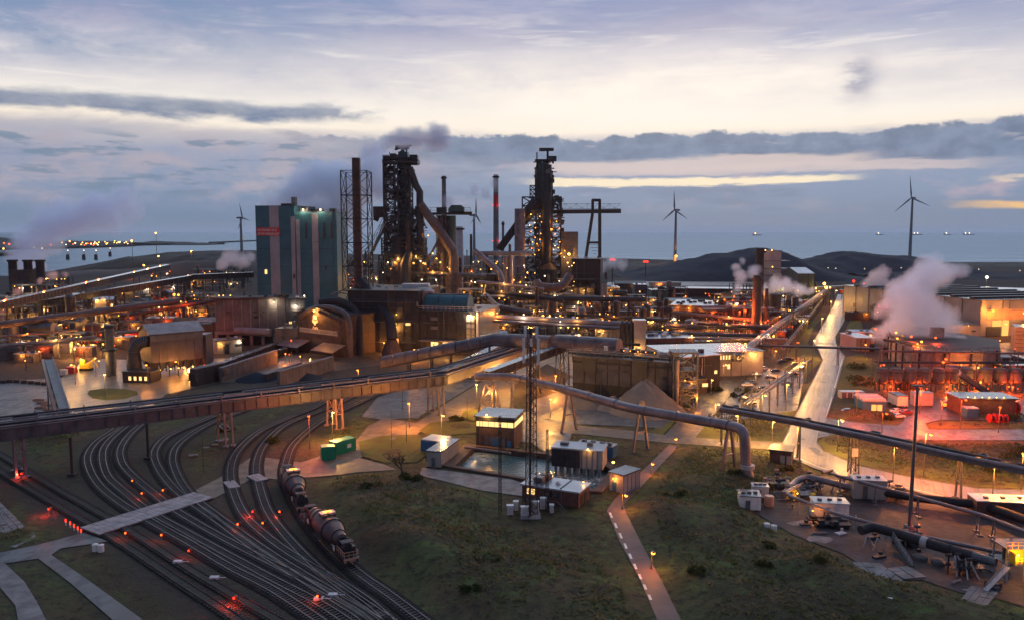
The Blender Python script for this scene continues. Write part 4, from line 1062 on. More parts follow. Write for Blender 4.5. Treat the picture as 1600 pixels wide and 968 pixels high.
# ================================================================ torpedo ladle wagons
pth = TRW[7]
def on_track(px, py):
    g0 = G(px, py); return min(range(len(pth)), key=lambda i: (pth[i]-g0).length)
cum = [0]
for a, b in zip(pth, pth[1:]): cum.append(cum[-1]+(b-a).length)
def at_len(s_):
    for i in range(len(pth)-1):
        if cum[i+1] >= s_:
            f = (s_-cum[i])/(cum[i+1]-cum[i]); return pth[i].lerp(pth[i+1], f)
    return pth[-1]
s0 = cum[on_track(558,897)]
def torpedo(sfront, label, first):
    L = 27.5; A_ = at_len(sfront); B_ = at_len(sfront-L); mid = (A_+B_)/2; d = (A_-B_).normalized(); ang = math.atan2(d.y, d.x)
    t = T('torpedo_wagon', label, 'rail wagon', (mid.x, mid.y, .5), 'torpedo ladle wagons on the curved track')
    t.rotation_euler = (0,0,ang)
    def LP(m, nm, mt, par=None, lb=None, sm=False):
        o = bpy.data.objects.new(nm, m.mesh(nm, mt, (0,0,0), sm)); COL.objects.link(o); o.parent = par or t
        if lb: o['label'] = lb
        return o
    # ladle body
    X = [-8.6,-8.4,-6.8,-3.4,-2.9,2.9,3.4,6.8,8.4,8.6]; Rr = [.6,1.15,1.35,2.15,2.3,2.3,2.15,1.35,1.15,.6]
    body = LP(M().tube([(x,0,3.1) for x in X], Rr, 24), 'ladle', 'ladle_steel', sm=True)
    for x in (-3.1, 3.1, -6.6, 6.6): LP(M().tube([(x-.12,0,3.1),(x+.12,0,3.1)], 2.38 if abs(x) < 4 else 1.5, 24), 'seam_ring', 'rust_dark', body)
    m = M(); m.box(0,0,4.9,2.6,2.6,.75); m.box(0,0,5.65,3.1,.35,.3); LP(m, 'mouth', 'ladle_steel', body)
    hood = LP(M().box(0,0,5.7,1.7,2.9,.16), 'lid', 'container_grey', body)
    e = LP(M().box(0,0,5.87,.75,1.6,.14), 'glowing_mouth', 'fire', body)
    for s_ in (-1, 1):
        x = s_*10.2
        fr = LP(M().box(x,0,.95,6.4,2.7,.55).box(x,0,1.5,2.4,1.8,1.0), 'bogie_frame', 'steel_dark')
        m = M()
        for k in (-1, 1): m.prism([(s_*8.7-.5, k*.2-.8),(s_*8.7+.5, k*.2-.8),(s_*8.7+.5, k*.2+.8),(s_*8.7-.5,k*.2+.8)], 1.5, 3.6)
        LP(m, 'bearing_block', 'steel_dark')
        for i in range(4):
            for k in (-1, 1):
                xx = x-2.4+i*1.6; wl_ = LP(M().tube([(xx, k*.72-.08, .42),(xx, k*.72+.08, .42)], .46, 14), 'wheel', 'rust_dark', fr)
        # drive gear, motor, cable box
        g_ = LP(M().tube([(x+s_*.3,0,2.9),(x+s_*1.6,0,2.9)], .75, 14).box(x+s_*1.2,.9,1.5,1.4,.8,1.5), 'tilt_drive', 'steel_dark')
        for k in range(3): LP(M().box(x+s_*(.2+.55*k),0,3.6,.25,2.2,.25), 'cooling_fin', 'steel_grey', g_)
        m = M(); rail_M(m, [(x+s_*3.1,-1.3,1.5),(x+s_*3.1,1.3,1.5)], 1.1, .8, .08); rail_M(m, [(x-s_*1,-1.3,1.5),(x+s_*3.1,-1.3,1.5)], 1.1, 1, .07); rail_M(m, [(x-s_*1,1.3,1.5),(x+s_*3.1,1.3,1.5)], 1.1, 1, .07)
        LP(m, 'guard_rail', 'container_orange' if (s_ > 0) == first else 'rust')
        LP(M().box(x+s_*3.3,0,.8,.25,2.8,.7), 'buffer_beam', 'container_orange')
        for k in (-1, 1): LP(M().tube([(x+s_*3.4,k*.85,1.1),(x+s_*3.9,k*.85,1.1)], [.12,.3], 10), 'buffer', 'steel_dark')
        for k in (-1, 1): LP(M().tube([(x-s_*2.2,k*1.42,1.75),(x-s_*2.2,k*1.5,1.75)], .55, 12), 'hand_wheel', 'white_paint')
    lo_ = light((0,0,0), LC['em_orange'], 260, None, .3); lo_.parent = t; lo_.location = (0,0,7.0)
    return t
torpedo(s0-2.0, 'nearer torpedo ladle wagon with orange glow at its mouth and dull orange end rails', True)
torpedo(s0-33.0, 'farther torpedo ladle wagon coupled behind, near the grassy bank', False)
# ================================================================ level crossing panels and little trackside things
def crossing(a, b, n, w, label, rows=2):
    """concrete crossing slabs between photo points a and b"""
    A_ = G(*a, z=.0); B_ = G(*b, z=.0); d = (B_-A_); L = d.length; d.normalize(); nn = Vector((-d.y, d.x, 0)); ang = math.atan2(d.y, d.x)
    me = M().box(0,0,0,L/n*.94,w/rows*.95,.16).mesh('crossing_slab', 'crossing_concrete')
    r_ = bpy.data.objects.new('level_crossing', M().box(0,0,-.1,L,w,.18).mesh('level_crossing','concrete_dirty')); COL.objects.link(r_); r_['kind'] = 'structure'; c = (A_+B_)/2; r_.location = (c.x, c.y, .2); r_.rotation_euler = (0,0,ang)
    for i in range(n):
        for j in range(rows):
            s_ = Pm(me, 'crossing_slab', r_, ((i+.5)*L/n-L/2, (j+.5)*w/rows-w/2, .10+.05*random.random()), (random.random()-.5)*.02)
crossing((140,832), (318,775), 22, 7.0, '', 3)
crossing((353,760),(371,757), 3, 6, '', 2); crossing((393,750),(412,746), 3, 6, '', 2)
for px, py, rd, e_ in ((37,746,1.0,900),(80,802,1.0,900),(225,777,.7,350),(258,772,.8,500),(200,840,.8,500),(256,843,.8,500),(299,868,.6,350),(370,943,1.0,900),(398,806,1.0,900),(375,826,.4,200),(414,824,.4,200),(440,806,.7,500),(500,940,.7,500),(210,757,.4,100)):
    p = G(px, py); p.z = 0
    orange = rd in (.4, .7, .8)
    em = 'em_redorange' if orange else 'em_red'
    t = T('rail_signal', ('small ground signal glowing orange-red beside the tracks' if orange else 'ground signal glowing deep red beside the tracks'), 'signal', p+Vector((.0,0,0)), 'small lit signals between the tracks')
    P(M().cyl(p.x, p.y, 0, .9, .07, .07, 6), 'post', 'steel_dark', t); P(M().box(p.x, p.y, .8, .5, .4, .7), 'housing', 'steel_dark', t)
    P(M().ball((p.x-.35, p.y-.28, 1.15), .2, 8), 'lens', em, t); light((p.x-.9, p.y-.9, 1.1), LC[em], e_*(.35 if orange else .7), t, .15)
for px, py in ((149,860),(158,861)):
    p = G(px, py); O(M().cyl(p.x, p.y, 0, 1.3, .55, .55, 12).cyl(p.x, p.y, 1.3, 1.45, .6, .3, 12), 'barrel', 'white_paint', 'white barrel in the grass left of the crossing', 'barrel', 'pair of white barrels by the crossing')
for px, py in ((1198,826),(1209,829)):
    p = G(px, py); O(M().cyl(p.x, p.y, 0, 1.2, .6, .6, 12).cyl(p.x, p.y, 1.2, 1.35, .65, .3, 12), 'barrel', 'white_paint', 'white tub in the grass at the pump yard edge', 'barrel', 'white tubs by the pump yard')
for i, (px, py) in enumerate(((103,820),(110,824),(116,828),(122,832),(127,836))):
    p = G(px, py); t = T('barrier_post', 'red and white barrier post beside the level crossing', 'barrier', p, 'red and white barrier posts')
    P(M().cyl(p.x, p.y, 0, .7, .12, .12, 8), 'lower_post', 'white_paint', t); P(M().cyl(p.x, p.y, .7, 1.3, .13, .13, 8), 'glowing_reflector', 'em_red', t)  # red gleam of the upper post is emission in its material, no lamp
for i, (px, py, w_, dd) in enumerate(((302,712,2.2,1.2),(560,0,0,0),(520,0,0,0),(322,700,1.6,1.0),(345,690,1.6,1.0),(336,695,1.6,1.0),(640,0,0,0))):
    if py: p = G(px, py); p.z = .3; O(M().box(p.x, p.y, .1, w_, dd, .3, .3), 'concrete_block', 'slab_concrete', 'pale concrete block lying in the grass beside the bridge leg', 'block', 'blocks lying between the tracks')
for px, py in ((278,880),(335,905),(498,938),(520,932)):
    p = G(px, py); O(M().box(p.x, p.y, .1, 1.5, .9, .5).tube([(p.x+.7,p.y,.4),(p.x+2,p.y,.4)],.08,6), 'point_machine', 'container_grey', 'pale point machine box beside the rails', 'switch box', 'point machines between the rails')
# signs and poles
def post(px, py, h, label, r=.07, mt='steel_dark', cat='post', group=None, head=None):
    p = G(px, py); p.z = max(0, hgt(p.x, p.y)) if p.y < 400 else 0
    t = T('post', label, cat, p, group); P(M().cyl(p.x, p.y, p.z-.2, p.z+h, r, r*.8, 6), 'pole', mt, t)
    if head: head(t, Vector((p.x, p.y, p.z+h)))
    return t
for px, py, h in ((318,740,10),(360,756,7),(505,640,5),(635,690,7),(683,640,7),(730,655,7),(612,700,11)): post(px, py, h, 'thin dark pole rising from the verge', group='thin unlit poles')
t = post(629,640,9,'tall post carrying a plain yellow box above the road', .1); p = G(629,640); P(M().box(p.x, p.y-.3, 9, 1.6, .5, 2.0), 'sign_box', 'yellow_paint', t)
# ================================================================ teal building and bunker block
def V2(p): return Vector((p.x, p.y, 0))
B = Bld('power_station', 'tall teal clad building with mauve vertical stripes and a red banner, steam behind it', 'building', V2(D(401,400,545)), V2(D(462,400,540)), 34, 77, 'teal_cladding', 'roof_dark', over=.1)
s_ = B.L/60.0
B.rect('cladding_stripe', 'mauve_cladding', 'F', B.L*.36, B.L*.60, 0, 77.2, .25); B.rect('cladding_stripe', 'mauve_cladding', 'F', B.L*.90, B.L*.999, 0, 70, .2)
for z_ in (12, 24, 36, 48, 60): B.rect('cladding_joint', 'steel_green', 'F', 0, B.L, z_, z_+.25, .1)
B.rect('window', 'win_warm', 'F', B.L*.20, B.L*.26, 31, 34, .1); B.rect('window', 'steel_dark', 'F', B.L*.93, B.L*.98, 28, 31, .25)
B.topbox('roof_vent', 'steel_grey', .86, .25, 3, 3, 6); B.topbox('roof_plant', 'steel_dark', .5, .6, 8, 6, 2)
bn = B.rect('banner', 'red_paint', 'F', B.L*.03, B.L*.62, 57, 62.5, .5, 'red banner with two lines of white lettering')
def text(par, s, p, size, mt, d, parent_name='lettering', thick=.03):
    cu = bpy.data.curves.new('t', 'FONT'); cu.body = s; cu.size = size; cu.align_x = 'LEFT'; cu.extrude = thick
    o = bpy.data.objects.new('t', cu); COL.objects.link(o); dg = bpy.context.evaluated_depsgraph_get()
    me = bpy.data.meshes.new_from_object(o.evaluated_get(dg)); bpy.data.objects.remove(o)
    me.materials.clear(); me.materials.append(MATS[mt]); ob = bpy.data.objects.new('lettering', me); COL.objects.link(ob); ob.parent = par
    ob.location = Vector(p)-org(par); ob.rotation_euler = (PI/2, 0, math.atan2(d.y, d.x)); return ob
w_ = B.L*.59
for s, z_, fit in (('WE WERKEN VEILIG', 60.0, .85), ('OF WE WERKEN NIET', 57.5, .95)):
    o = text(bn, s, B.a+B.d*(B.L*.05)-B.n*.62+Vector((0,0,z_)), 2.3, 'white_paint', B.d); bw = max(v.co.x for v in o.data.vertices); o.scale = (w_*fit/bw, 1, 1)
B2 = Bld('boiler_house', 'slightly lower teal clad building with roof lamps joined to the right of the banner building', 'building', V2(D(463,400,541)), V2(D(527,400,541)), 36, 73, 'teal_cladding', 'roof_dark', over=.1)
B2.rect('cladding_stripe', 'mauve_cladding', 'F', B2.L*.0+.2, B2.L*.10, 0, 68, .2); B2.rect('cladding_stripe', 'mauve_cladding', 'F', B2.L*.40, B2.L*.55, 0, 72, .25)
for u in (.26, .70, .88): B2.rect('vent_slot', 'roof_dark', 'F', B2.L*(u-.03), B2.L*(u+.03), 55, 66, .12)
for z_ in (12, 24, 36, 48): B2.rect('cladding_joint', 'steel_green', 'F', 0, B2.L, z_, z_+.25, .1)
B2.rect('window', 'steel_dark', 'F', B2.L*.7, B2.L*.74, 34, 37, .12)
for u in (.2, .62): bulb(B2.at(u,-.02,74.5), 'em_white', .8, B2.t, 3000)
for u in (.1,.35,.5,.8): B2.topbox('roof_plant', 'steel_dark', u, .4, 4, 5, 1.6+u)
B2.topbox('roof_plant', 'steel_grey', .2, .1, 5, 3, 3.2)
m = M(); rail_M(m, [B2.at(0,0,73.4), B2.at(1,0,73.4), B2.at(1,1,73.4)], 1.3, 3, .12); P(m, 'handrail', 'steel_dark', B2.t)
B2.detail(4, 8)
# bunker with concrete panels
B = Bld('bunker_building', 'stained concrete bunker block raised on columns in front of the teal building', 'building', V2(D(337,500,418)), V2(D(446,500,424)), 22, 18, 'concrete_dirty', 'rust_dark', z=6, over=1.0)
B.ribs('concrete', 'F', 8, .5, .3); B.rect('parapet', 'rust', 'F', -.8, B.L+.8, 18.4, 19.2, 1.0); B.rect('ledge', 'concrete', 'F', -.4, B.L*.55, 0, 1.6, 1.4)
for i in range(7): p = B.at(i/6, .06, 0); P(M().box(p.x, p.y, -.2, 1.6, 1.6, 6.2), 'column', 'concrete', B.t)
m = M(); q = [B.at(0,.3,-6.2), B.at(1,.3,-6.2), B.at(1,.9,-6.2), B.at(0,.9,-6.2)]; m.prism(q, -.2, 6.0); P(m, 'base_wall', 'rust_dark', B.t)
for u in (.06,.12,.22): bulb(B.at(u,.0,20.4), 'em_amber', .35, B.t, 500 if u > .2 else 0)
bulb(B.at(.84,-.05,16.6), 'em_white', .45, B.t, 3500)
B.detail(8, 3)
m = M(); m.tube([B.at(.3,-.35,2.6), B.at(.82,-.5,1.6)], 2.1, 12); P(m, 'round_duct', 'pipe_mauve', B.t, smooth=True)
B = Bld('wing_building', 'low concrete wing joining the bunker block to the emblem front, with a white lamp', 'building', V2(D(446,500,423)), V2(D(478,500,428)), 26, 24, 'grey_cladding', 'rust_dark', over=.8)
B.ribs('steel_grey', 'F', 4, .3, .2); bulb(B.at(.55,-.03,20), 'em_white', .4, B.t, 2500); bulb(B.at(.95,0,25.5), 'em_white', .5, B.t, 1500)
B = Bld('annex', 'flat dark purple box annex left of the emblem front', 'building', V2(D(430,530,400)), V2(D(465,530,398)), 12, 11, 'grey_cladding', 'roof_dark', over=.4)
B.topbox('roof_unit', 'steel_grey', .4, .3, 2, 2, 2.2); B.topbox('roof_unit', 'steel_grey', .7, .4, 1.4, 2, 3.4)
# ================================================================ emblem front
B = Bld('filter_hall', 'rounded front wall bearing a white emblem and a sign board, lit orange by one lamp', 'building', V2(D(465,520,398)), V2(D(531,520,378)), 24, 19.5, 'rust', 'rust_dark', roofkind='gable', rh=3.2, over=.8)
for i in range(7): B.rect('cladding_joint', 'rust_dark', 'F', 0, B.L, 2.6*i+1.2, 2.6*i+1.4, .06)
bulb(B.at(.46,-.045,21.4), 'em_amber', .7, B.t, 5200)
light(B.at(.46,-.10,17.5), LC['em_orange'], 2200, B.t, .5)
L = B.L; sb = B.rect('sign_board', 'pale_wall', 'F', L*.06, L*.95, 10.2, 12.4, .3)
# strokes like the board's letters (unreadable in the photograph)
random.seed(3); x_ = .08
for wd in (9, 1, 6, 11, 4):
    for k in range(wd): 
        B.rect('letter_stroke', 'steel_dark', 'F', L*x_, L*x_+.16+.1*random.random(), 10.9, 11.8, .34, parent=sb); x_ += .0245
    x_ += .028
def emblem():
    c = L*.44; z = 16.2; out = B.n*-.18
    t_ = None
    def poly(pts, thick=.2):
        vs = [B.a+B.d*(c+a)+out+Vector((0,0,z+b)) for a, b in pts]; n = len(vs); m = M(); m.add(vs+[v-B.n*thick for v in vs], [tuple(range(n)), tuple(range(n,2*n))[::-1]]+[(i,i+n,(i+1)%n+n,(i+1)%n) for i in range(n)]); P(m, 'emblem_petal', 'white_line', B.t)
    s = 1.0
    for k in (-1, 1):
        poly([(k*.12,.7),(k*1.4,1.0),(k*1.3,2.7),(k*.12,2.9)]); poly([(k*.5,.1),(k*1.9,.75),(k*2.1,-.6),(k*.9,-.9)]); poly([(k*1.5,-3.9),(k*.95,-2.7),(k*1.3,-2.6),(k*2.1,-3.9)])
    poly([(0,.2),(.9,-1.0),(0,-2.2),(-.9,-1.0)]); poly([(-.7,-3.8),(-.35,-2.9),(.35,-2.9),(.7,-3.8),(0,-4.1)])
emblem()
B.rect('gate_opening', 'roof_dark', 'F', L*.35, L*.68, 2.2, 7.4, .12)
for u0, u1 in ((-.22, .30), (.62, 1.12)):
    m = M(); a = B.a+B.d*(L*u0)+Vector((0,0,3.6)); b = B.a+B.d*(L*u1)+Vector((0,0,3.6)); o = -B.n*8
    m.add([a+o, b+o, b+Vector((0,0,2.8)), a+Vector((0,0,2.8)), a+o-Vector((0,0,.25)), b+o-Vector((0,0,.25)), b+Vector((0,0,2.5)), a+Vector((0,0,2.5))], [(0,1,2,3),(4,7,6,5),(0,4,5,1),(1,5,6,2),(3,7,4,0)])
    P(m, 'canopy', 'pipe_mauve', B.t)
    m = M(); m.beam(a+o, Vector(((a+o).x,(a+o).y,0)), .3); m.beam(b+o, Vector(((b+o).x,(b+o).y,0)), .3); P(m, 'canopy_post', 'steel_dark', B.t)
pipe('flue_duct', 'thick dust duct arching over the emblem front and dropping at its right corner', 'duct', [D(470,496,396), D(484,483,392), D(512,479,386), D(540,489,378), D(546,505,376), D(547,556,376)], 1.35, 'pipe_brown', 12, 14, bend=True)
pipe('flue_duct', 'outer dark duct arching above the first one, down to the ground further right', 'duct', [D(500,472,400), D(530,469,398), D(552,480,392), D(562,498,388), D(564,556,386)], 1.9, 'rust_dark', 12, 14)
pipe('flue_duct', 'lower slanting duct just above the emblem lamp', 'duct', [D(499,486,381), D(531,500,374), D(536,503,374)], .9, 'rust', 0, 12)
# lit working yard under the front
for px, py, em, pw, r in ((455,531,'em_redorange',3000,.4),(446,552,'em_orange',2500,.35),(452,553,'em_redorange',900,.3),(469,556,'em_orange',1800,.35),(495,566,'em_amber',5200,.6),(485,560,'em_amber',900,.3),(515,557,'em_orange',1800,.3),(478,562,'em_white',600,.25),(503,572,'em_amber',1800,.3)):
    p = D(px, py, 362); p.z = max(p.z, 2.5); p = D(px, py, 372) if p.z < 2.6 else p
    t = T('work_lamp', 'bright work lamp on a short mast under the emblem front', 'lamp', (p.x, p.y, 0), 'work lamps before the emblem front'); P(M().cyl(p.x, p.y, 0, p.z, .1, .08, 6), 'pole', 'steel_dark', t); bulb(p, em, r, t, pw)
# retaining walls / bunkers of the slag pits
def wallstrip(label, a, b, h, th=1.2, mt='concrete_dirty', z0=-.2, cat='wall'):
    a = V2(G(*a)); b = V2(G(*b)); t = T('retaining_wall', label, cat, (a+b)/2); d = (b-a); L = d.length; d.normalize(); n = Vector((-d.y, d.x, 0)); k = max(2, int(L/4)); ang = math.atan2(d.y, d.x)
    me = M().box(0,0,0,L/k*.97,th,h).mesh('wall_panel', mt)
    for i in range(k): p = a.lerp(b, (i+.5)/k); Pm(me, 'wall_panel', t, (p.x-t.location.x, p.y-t.location.y, z0+.04*(i % 2)), ang)
    m = M(); m.beam(a+Vector((0,0,z0+h+.1)), b+Vector((0,0,z0+h+.1)), th+.4, .25); P(m, 'coping', 'concrete', t); return t
wallstrip('long rusty concrete pit wall running up to the lit yard', (345,597), (432,566), 6.0, 1.4, 'concrete_dirty')
wallstrip('second pit wall nearer the bridge, dark concrete', (435,603), (520,577), 6.0, 1.4, 'concrete_dirty')
wallstrip('dark wall block at the left end of the pits', (302,603), (345,592), 7.0, 3, 'rust_dark')
wallstrip('brown wall beside the slag pit track', (415,595), (470,575), 3.0, 1.4, 'rust')
for px, py, r_, h_ in ((400,592,9,3.0),(425,588,7,2.2),(480,590,7,2.0)):
    p = G(px, py); m = M(); m.tube([(p.x,p.y,-.3),(p.x,p.y,h_*.5),(p.x,p.y,h_)], [r_, r_*.55, .4], 14); O(m, 'slag_heap', 'coal', 'dark slag heap lying inside the concrete pits', 'heap', 'slag heaps in the pits', smooth=True)
# slag conveyors and sheds left of the front
gallery('conveyor', 'dark low conveyor rising towards the bunker block left of the lit yard', 'conveyor', G(300,592,3), D(432,542,400), 3.0, 2.2, 'rust_dark', (.2,.45,.7,.9), 'steel_dark')
gallery('conveyor', 'second dark conveyor running behind the pit wall', 'conveyor', G(345,585,3), D(470,540,412), 2.4, 1.8, 'rust_dark', (.3,.6), 'steel_dark')
B = Bld('work_shed', 'small mauve shed with a dark door under the bunker conveyors', 'shed', (340,553), (378,549), 8, 6.5, 'pale_wall', 'roof_dark', over=1.0); B.rect('door', 'steel_dark', 'F', 4, 6, 0, 4.5, .1); bulb(B.at(.15,-.1,5), 'em_amber', .3, B.t, 900); bulb(B.at(.95,-.1,5), 'em_white', .3, B.t, 600)
# ================================================================ dark furnace house
A_ = V2(D(545,520,398)); Bq = V2(D(655,520,392)); Cq = V2(D(748,520,384))
B = Bld('cast_house', 'huge dark stained cast house under the guyed stack', 'building', A_, Bq, 40, 30.5, 'rust_dark', 'roof_dark', over=.6)
B.ribs('steel_dark', 'F', 9, .4, .3); B.rect('gate_opening', 'win_orange', 'F', 22, 26, 0, 7, .12); B.rect('gate_opening', 'roof_dark', 'F', 28, 33, 0, 8, .12)
for z_ in (10, 20): B.rect('cladding_joint', 'steel_dark', 'F', 0, B.L, z_, z_+.4, .2)
B.rect('rust_panel', 'rust', 'F', 4, 12, 0, 17, .2, 'orange brown rusted wall panel'); bulb(B.at(.68,-.03,13), 'em_amber', .55, B.t, 6500); bulb(B.at(.69,-.02,19), 'em_amber', .3, B.t, 800); bulb(B.at(.52,-.05,5), 'em_orange', .4, B.t, 3500)
B.detail(16, 5); B.detail(6, 9)
for z_ in (5, 15, 25): B.rect('walkway', 'steel_grey', 'F', B.L*.05, B.L*.95, z_, z_+.25, 1.2); m = M(); rail_M(m, [B.at(.05,-.03,z_+.3), B.at(.95,-.03,z_+.3)], 1.1, 2, .07); P(m, 'handrail', 'steel_grey', B.t)
B = Bld('cast_house', 'lower dark cast house wing carrying the teal vaulted roof house', 'building', Bq, Cq, 36, 21, 'rust_dark', 'roof_dark', over=.8)
B.ribs('steel_dark', 'F', 8, .4, .25); B.rect('lit_wall', 'pale_wall', 'F', B.L*.80, B.L*.93, 8, 19.5, .2, 'pale wall strip washed by two lamps')
for z_ in (10, 13, 16): B.rect('ledge', 'steel_grey', 'F', B.L*.80, B.L*.95, z_, z_+.3, .5)
bulb(B.at(.84,-.03,19.6), 'em_white', .5, B.t, 2600); bulb(B.at(.93,-.03,19.2), 'em_amber', .4, B.t, 1500)
B.rect('corner_frame', 'white_paint', 'F', B.L*.965, B.L*1.0, 6, 22, .7)
for k in range(2): B.rect('wall_grille', 'steel_grey', 'F', B.L*.20, B.L*.32, 12+k*4.5, 13.6+k*4.5, .3)
B.rect('canopy', 'pipe_mauve', 'F', B.L*.05, B.L*.62, 6.6, 7.2, 5.0); B.rect('gate_opening', 'win_warm', 'F', B.L*.20, B.L*.32, .5, 6.2, .12); B.rect('gate_opening', 'win_warm', 'F', B.L*.40, B.L*.52, .5, 6.2, .12)
bulb(B.at(.28,-.1,6), 'em_amber', .45, B.t, 3500); bulb(B.at(.5,-.12,6), 'em_orange', .35, B.t, 1800)
B.rect('side_wall', 'grey_cladding', 'R', 0, B.dep, 0, 20.8, .15)
m = M(); rail_M(m, [B.at(0,0,21.4), B.at(.98,0,21.4)], 2.0, 2.2, .22); rail_M(m, [B.at(-.13,0,29.5), B.at(0,0,21.4)], 2.0, 2.2, .22); P(m, 'walkway_rail', 'steel_pale', B.t)
B.detail(12, 6)
# vaulted roof house
a = B.at(.05,.22,21.4); b = B.at(.78,.22,21.4); hgt_ = 9.0; d = dirv(a,b); n = Vector((-d.y,d.x,0)); m = M(); sN = 13; V = []
for r_ in (a, b): V += [r_+n*5*(-math.cos(PI*j/(sN-1)))+Vector((0,0,2.6+math.sin(PI*j/(sN-1))*4.8)) for j in range(sN)]+[r_+n*5, r_-n*5]
c = sN+2; m.add(V, [tuple(range(c)), tuple(range(c,2*c))[::-1]]+[(j, j+c, (j+1) % c+c, (j+1) % c) for j in range(c)])
t = T('roof_house', 'teal barrel vaulted roof house on the dark cast house wing', 'roof structure', (a+b)/2); P(m, 'vault', 'teal_cladding', t, smooth=True)
P(M().beam(a+Vector((0,0,7.4)), b+Vector((0,0,7.4)), 2.5, .4), 'ridge', 'steel_dark', t); 
for f in (.0, .33, .66, 1.0):
    q = a.lerp(b, f); P(M().tube([q+n*5.1*(-math.cos(PI*j/10))+Vector((0,0,2.6+math.sin(PI*j/10)*4.9)) for j in range(11)], .16, 5), 'rib', 'steel_green', t)
c_ = B.at(-.05,.3,21); O(M().tube([c_, c_+Vector((0,0,9))], [5.5,5.5], 18).tube([c_+Vector((0,0,9)), c_+Vector((0,0,10.5))], [5.6, 3], 18), 'storage_tank', 'pipe_mauve', 'pale round tank half hidden left of the teal vault', 'tank', smooth=True)
c_ = D(650,452,420); O(M().box(c_.x, c_.y, c_.z-12, 14, 8, 15), 'white_hut', 'container_grey', 'white box house just behind the teal vault', 'hut')
# ================================================================ guyed stack with lattice tower
c = D(559,400,412); zt = D(560,247,412).z; zl = D(560,268,412).z
t = T('chimney', 'brown steel chimney inside a square lattice tower, smoking at its top', 'chimney', (c.x, c.y, 0))
P(M().tube([(c.x,c.y,24),(c.x,c.y,zt)], [2.35,2.1], 20), 'flue', 'rust', t, smooth=True)
for k in range(9): z_ = 32+k*(zt-34)/9; P(M().tube([(c.x,c.y,z_-.2),(c.x,c.y,z_+.2)], 2.45, 20), 'ring', 'rust_dark', t)
P(M().beam((c.x+2.5,c.y-1.6,26),(c.x+2.4,c.y-1.6,zt-1),.5), 'ladder', 'steel_pale', t)
def sq(h, z, dx=0): return [Vector((c.x+a*h+dx, c.y+b*h, z)) for a, b in ((-1,-1),(1,-1),(1,1),(-1,1))]
m = M(); nb = 5
for k in range(nb):
    z0_ = 30+(zl-30)*k/nb; z1_ = 30+(zl-30)*(k+1)/nb; lattice(m, sq(6.6, z0_), sq(6.6, z1_), 1, .27)
P(m, 'lattice_tower', 'steel_dark', t)
m = M(); top_ = sq(6.6, 30); sk_ = [Vector((c.x-13, c.y-8, 28)), Vector((c.x+20, c.y-13, 17.5)), Vector((c.x+24, c.y+8, 20)), Vector((c.x-13, c.y+10, 28))]
for i in range(4):
    j = (i+1) % 4; m.beam(top_[i], sk_[i], .5); m.beam(sk_[i], sk_[j], .5)
    for f in (.25,.5,.75): m.beam(top_[i].lerp(top_[j], f), sk_[i].lerp(sk_[j], f), .35); m.beam(top_[i].lerp(top_[j], f), sk_[i].lerp(sk_[j], f-.2), .25)
P(m, 'tower_skirt', 'steel_grey', t)
pipe('flue_duct', 'slanting duct from the foot of the guyed chimney down to a flared hopper', 'duct', [D(563,440,410), D(600,486,395), D(611,500,384), D(612,530,380)], 2.4, 'rust_dark', 0, 14)
c_ = D(612,530,380); O(M().tube([c_, (c_.x,c_.y,2.5),(c_.x,c_.y,0)], [2.5, 4.8, 5.0], 8), 'hopper', 'rust', 'flared rusty hopper at the foot of the slanting duct', 'hopper')
# ================================================================ blast furnaces
random.seed(11)
def furnace_common(name, label, d, X):
    t = T(name, label, 'blast furnace', (D(X,400,d).x, d, 0)); return t
d = 545.0; k = d/FP
t = furnace_common('blast_furnace', 'left blast furnace with dense dark steelwork, crane arm on top and a great downcomer pipe', d, 630)
Z = lambda py, dd=None: D(800, py, dd or d).z
Xp = lambda px, dd=None: D(px, 400, dd or d).x
def tw(x0_, x1_, y0_, y1_, dep, bays, r, mt='steel_dark', nm='steel_tower', dd=None):
    dd = dd or d; a, b = Xp(x0_, dd), Xp(x1_, dd); m = M(); lattice(m, [(a,dd-dep/2,y0_),(b,dd-dep/2,y0_),(b,dd+dep/2,y0_),(a,dd+dep/2,y0_)], [(a,dd-dep/2,y1_),(b,dd-dep/2,y1_),(b,dd+dep/2,y1_),(a,dd+dep/2,y1_)], bays, r); return P(m, nm, mt, t)
tw(603,625,0,Z(252),12,17,.42); tw(604,618,0,Z(256),8,22,.3); tw(641,660,0,Z(338),12,9,.4); tw(625,644,0,Z(262),14,14,.42)
def clutter(x0_, x1_, z0_, z1_, n, mts=('steel_dark','steel_grey','rust_dark'), dd=None, dep=12, nm='equipment'):
    dd = dd or d; ms = {q_: M() for q_ in mts}
    for i in range(n):
        x = random.uniform(Xp(x0_, dd), Xp(x1_, dd)); y = dd+random.uniform(-dep/2, dep/2); z = random.uniform(z0_, z1_); m = ms[random.choice(mts)]; r_ = random.random()
        if r_ < .4: m.box(x, y, z, random.uniform(1,4), random.uniform(1,4), random.uniform(.5,3.5))
        elif r_ < .6: m.box(x, y, z, random.uniform(3,8), random.uniform(2,6), .35)
        elif r_ < .85: a_ = Vector((x,y,z)); b_ = a_+Vector((random.uniform(-4,4), random.uniform(-2,2), random.uniform(-7,7))); m.tube([a_,b_], random.uniform(.15,.5), 6)
        else: m.cyl(x, y, z, z+random.uniform(2,5), random.uniform(.5,1.3), None, 8)
    for q_, m in ms.items():
        if m.v: P(m, nm, q_, t, kind='stuff')
clutter(603,626,10,Z(250),230); clutter(626,645,5,Z(262),200); clutter(641,661,5,Z(332),300); clutter(606,658,10,Z(345),200); tw(596,668,0,Z(398),20,4,.5); tw(600,664,Z(398),Z(372),18,2,.45); clutter(600,656,10,Z(400),120)
